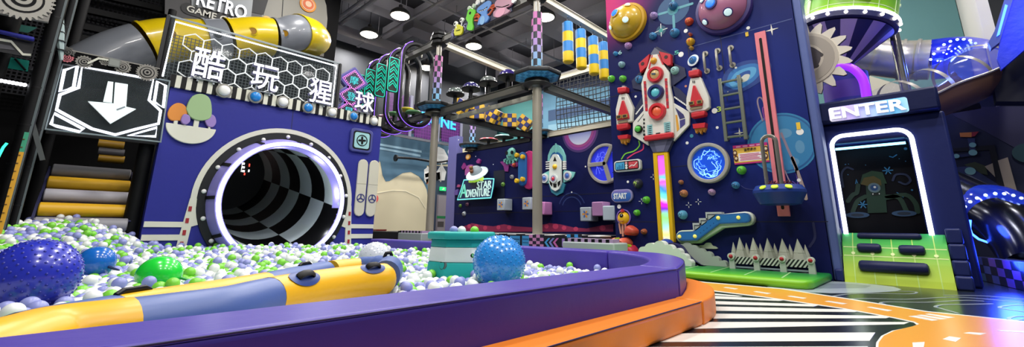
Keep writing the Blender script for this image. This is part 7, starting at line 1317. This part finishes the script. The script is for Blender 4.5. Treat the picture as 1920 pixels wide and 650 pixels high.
a, b = PX(9.9).hit(1735, 258), PX(9.9).hit(1780, 205); bar(a, b, .035, 'thin steel brace under the brown slide', STEEL, 'slide_brace'); a, b = PX(9.9).hit(1755, 212), PX(9.9).hit(1838, 198); bar(a, b, .08, 'dark horizontal brace under the brown slide', DARKM, 'slide_brace')
# bottom slide with blue LED ring
t = thing('dark_tube_slide', 'dark steel tube slide ending in a blue lit bend above the checkered bumper', 'slide', (8.6, -.6, 0)); DK = M('#3c3f4a', .22, .85)
s1 = slidepath([(1715, 332, 9.6), (1760, 352, 9.4), (1800, 372, 9.2), (1838, 390, 9.0)]); m = MB(); m.tube(s1, .34, DK, 28, cap=False); m.build('upper_section', t, angle=60)
s2 = slidepath([(1838, 390, 9.0), (1865, 392, 8.85), (1885, 402, 8.65), (1905, 425, 8.4)]); m = MB(); m.tube(s2, .33, clear('#2a4af0', .6, .1), 28, cap=False); m.build('blue_bend', t, angle=60)
s3 = slidepath([(1868, 412, 8.5), (1895, 428, 8.3), (1925, 458, 8.1), (1950, 500, 7.9)]); m = MB(); m.tube(s3, .31, M('#22242c', .18, .8), 28, cap=False); m.build('exit_section', t, angle=60)
ledring([(1804, 396), (1809, 387), (1819, 378), (1832, 371), (1848, 365.5), (1866, 362.5), (1883, 363), (1900, 366), (1915, 371)], 8.45, t, .019); ledring([(1820, 401), (1827, 394), (1835, 387), (1845, 381), (1856, 378), (1868, 377.5), (1880, 378), (1892, 381), (1904, 385), (1915, 388)], 8.4, t, .012)
m = MB(); m.tube([PX(8.1).hit(*p) for p in ((1819, 412), (1818, 428), (1822, 438), (1835, 448), (1852, 454), (1866, 457), (1872, 468), (1884, 484))], .014, M('#3a6aff', .4, emit=6), 6); m.build('blue_edge_light', t)
point(7.9, -.42, .75, 25, (.03, .08, 1)); point(7.3, -.5, .32, 45, (.02, .06, 1), .15)  # second point has no fixture, added for the blue glow on the floor
# checkered bumper
t = thing('checkered_bumper', 'dark purple and teal checkered padded bumper under the dark tube slide', 'padded bumper', (7.2, -.6, 0)); m = MB(); a, b = V((8.35, -.30, 0)), V((6.45, -.74, 0)); d = (b-a).normalized(); nn = V((d.y, -d.x, 0)); nn = nn if nn.y < 0 else -nn
m.obox((a+b)/2+nn*.12+V((0, 0, .15)), (b-a).length/2, .11, .148, M('#14161c', .5), (d, nn, V((0, 0, 1)))); m.build('bumper_body', t, .01); m = MB(); n = 10; Pb = Pl(a, -nn, d, (0, 0, 1)); Lb = (b-a).length; cols = ['#3a5a6c', '#3f4a7c', '#6a4a86', '#7a4a7c']
for i in range(n):
    for j in range(3): m.prism(Pb, [(Lb*i/n, .005+.098*j), (Lb*(i+1)/n, .005+.098*j), (Lb*(i+1)/n, .098*(j+1)), (Lb*i/n, .098*(j+1))], -.012, .002, M(cols[(i+j)//2 % 4], .5) if (i+j) % 2 == 0 else M('#17171f', .5))
m.build('checkered_print', t)
# blue lit panel at top right
t = thing('blue_lit_board', 'slanted blue lit board beside the white upper wall', 'panel', (8.6, -1.5, 2.6)); P_ = PX(8.4); m = MB(); m.px(P_, [(1895, -10), (1960, -40), (1960, 60), (1878, 130), (1870, 110), (1878, 60)], -.1, 0, M('#1f3ad8', .45, bump=.3)); m.build('panel', t); m = MB(); m.px(P_, [(1886, -10), (1902, -10), (1874, 80), (1858, 92), (1853, 80), (1864, 60)], -.12, .02, M('#4a5aa0', .4, .3)); m.build('metal_edge', t)
m = MB(); m.px(P_, [(1868, 70), (1884, 10), (1889, 12), (1874, 66)], .02, .04, M('#4a86ff', .4, emit=2.5)); m.build('blue_strip', t); point(8.2, -1.42, 3.35, 18, (.08, .16, 1), .15)
m = MB(); m.px(PX(8.9), [(1878, 132), (1960, 62), (1960, 190), (1868, 190), (1862, 150)], -.3, 0, M('#0c0d14', .7)); tag(m.build('dark_soffit'), 'black soffit under the slanted blue lit board', 'soffit')
m = MB(); m.px(PX(9.6), [(1858, 158), (1868, 166), (1876, 198), (1868, 200)], -.03, 0, M('#8f8a84', .5)); m.px(PX(9.6), [(1876, 188), (1925, 180), (1925, 184), (1878, 192)], -.03, 0, M('#7f7a74', .5)); tag(m.build('bracket_post'), 'grey angled bracket under the black soffit', 'bracket')
# ================================================================== BALLS OF THE PIT
bpy.context.view_layer.update(); DG = bpy.context.evaluated_depsgraph_get()
BM = [M('#e9ece9', .35, name='white_ball'), M('#8f95cf', .35, name='lilac_ball'), M('#7ed03c', .35, name='green_ball')]
TRL = M('#dfe9e6', .2, alpha=.6)
def ico(sub):
    bm = bmesh.new(); bmesh.ops.create_icosphere(bm, subdivisions=sub, radius=1); vs = [v.co.copy() for v in bm.verts]; fs = [[v.index for v in f.verts] for f in bm.faces]; bm.free(); return vs, fs
BR = .0455; cand = []; rn = random.Random(3)
def inpit(x, y):
    if y > 8.75: return -.32 < x < .78 and y < 9.7
    if x < 1.0 and y > 6.3: return x > -1.25+.1*(y-6.3) if y < 8.2 else x > -.5
    xr = 4.6 if y > 2.75 else 3.82+(y-1.95)/.8*.75 if y > 1.95 else 3.1+(y-1.70)/.27*.7
    return -1.25 < x < xr-.03 and y > 1.72
boatp = [(p.x, p.y, .13) for p in fr]+[(p.x, p.y, .1) for p in bk]
boatw = [(prj(p)[0], prj(p)[2]) for p in fr]
solid = [(-.06, 4.0, .17), (.27, 5.3, .1), (.62, 4.55, .12), (2.5, 4.55, .14), (2.7, 2.77, .16)]
st = .077; row = 0; y = 1.74
while y < 9.7:
    x = -1.2+(row % 2)*st/2
    while x < 4.6:
        bx, by = x+rn.uniform(-.014, .014), y+rn.uniform(-.014, .014); x += st
        if not inpit(bx, by): continue
        z = hgt(bx, by)-BR+rn.uniform(-.022, .026)
        if math.hypot(bx-tx, by-ty) < .41: continue
        if any(math.hypot(bx-a, by-b) < r_ for a, b, r_ in solid): continue
        if any(math.hypot(bx-a, by-b) < r_ for a, b, r_ in boatp): continue
        px_, py_, w_ = prj((bx, by, z))
        if w_ < .3 or not (-70 < px_ < 1300 and 340 < py_ < 720): continue
        if px_ < 748 and py_ > 480 and any(abs(a-px_) < 14 and w_ < b-.02 for a, b in boatw): continue
        cand.append((w_, bx, by, z))
        if rn.random() < .10: cand.append((w_, bx+.03, by+.01, z+.055))
    y += st*.866; row += 1
cand.sort()
def colour(x, y):
    a = rn.random(); k = .5+.5*sin(x*3.1+1.3*sin(y*2.3))*cos(y*2.7)
    return 2 if a < .17+.10*k else (1 if a < .50+.12*k else 0)
protos = []; v2, f2 = ico(3)
for i, nm in enumerate(('white', 'lilac', 'green')):
    me = bpy.data.meshes.new('pit_ball_'+nm); me.from_pydata([p*BR for p in v2], [], f2); me.materials.append(BM[i]); me.polygons.foreach_set('use_smooth', [True]*len(f2)); protos.append(me)
GL = ['white plastic ball lying loose on top of the ball bed', 'lilac blue plastic ball lying loose on top of the ball bed', 'lime green plastic ball lying loose on top of the ball bed']
first = {}; rest = []; nb = 0
for w_, x, y, z in cand:
    c_ = colour(x, y); px_, py_, _ = prj((x, y, z)); ok = False
    if nb < 300 and -10 < px_ < 1925 and py_ < 655:
        for dz in (.9, .3):
            tgt = V((x, y, z+BR*dz)); d = (tgt-EYE); hit, loc, *_r = bpy.context.scene.ray_cast(DG, EYE, d.normalized(), distance=d.length-.01)
            if not hit: ok = True; break
    if ok:
        if c_ not in first: o = bpy.data.objects.new('pit_ball', protos[c_]); first[c_] = o; tag(o, GL[c_], 'ball', ('white', 'lilac', 'green')[c_]+' balls in the pit')
        else: o = first[c_].copy()
        o.location = (x, y, z); C.objects.link(o); nb += 1
    else: rest.append((x, y, z, c_, w_))
m = MB(); hi = ico(2)
for x, y, z, c_, w_ in rest:
    b = len(m.v); vs, fs = hi
    mt = BM[c_]
    if mt not in m.mats: m.mats.append(mt)
    m.v += [(p.x*BR+x, p.y*BR+y, p.z*BR+z) for p in vs]; k = m.mats.index(mt); m.f += [[b+a for a in f_] for f_ in fs]; m.m += [k]*len(fs); m.sm += [True]*len(fs)
me = bpy.data.meshes.new('ball_mass'); me.from_pydata(m.v, [], m.f)
for q in m.mats: me.materials.append(q)
me.polygons.foreach_set('material_index', m.m); me.polygons.foreach_set('use_smooth', m.sm); me.update()
o = bpy.data.objects.new('ball_mass', me); C.objects.link(o); tag(o, 'mass of small white, lilac and green balls filling the rest of the pit', 'balls', kind='stuff')
m = MB(); m.prism(PZ(0), [(-1.3, 1.7), (3.1, 1.7), (3.8, 1.97), (4.6, 2.75), (4.62, 8.7), (-1.3, 8.7)], .001, .02, M('#cfd3d8', .6)); tag(m.build('pit_mat'), 'pale floor mat under the ball bed of the pit', 'mat')
for px_, py_, c_, lb in ((853, 435, 1, 'lilac ball lying on the teal octagonal table'), (868, 434, 0, 'white ball lying on the teal octagonal table'), (893, 434, 2, 'green ball lying on the teal octagonal table')):
    p = on('z', .59, px_, py_); p = V((tx, ty, .562))+V((.69, -.72, 0))*((px_-870)*.0055)
    o = bpy.data.objects.new('pit_ball', protos[c_]); o.location = p; C.objects.link(o); tag(o, lb, 'ball', 'balls on the octagonal table')
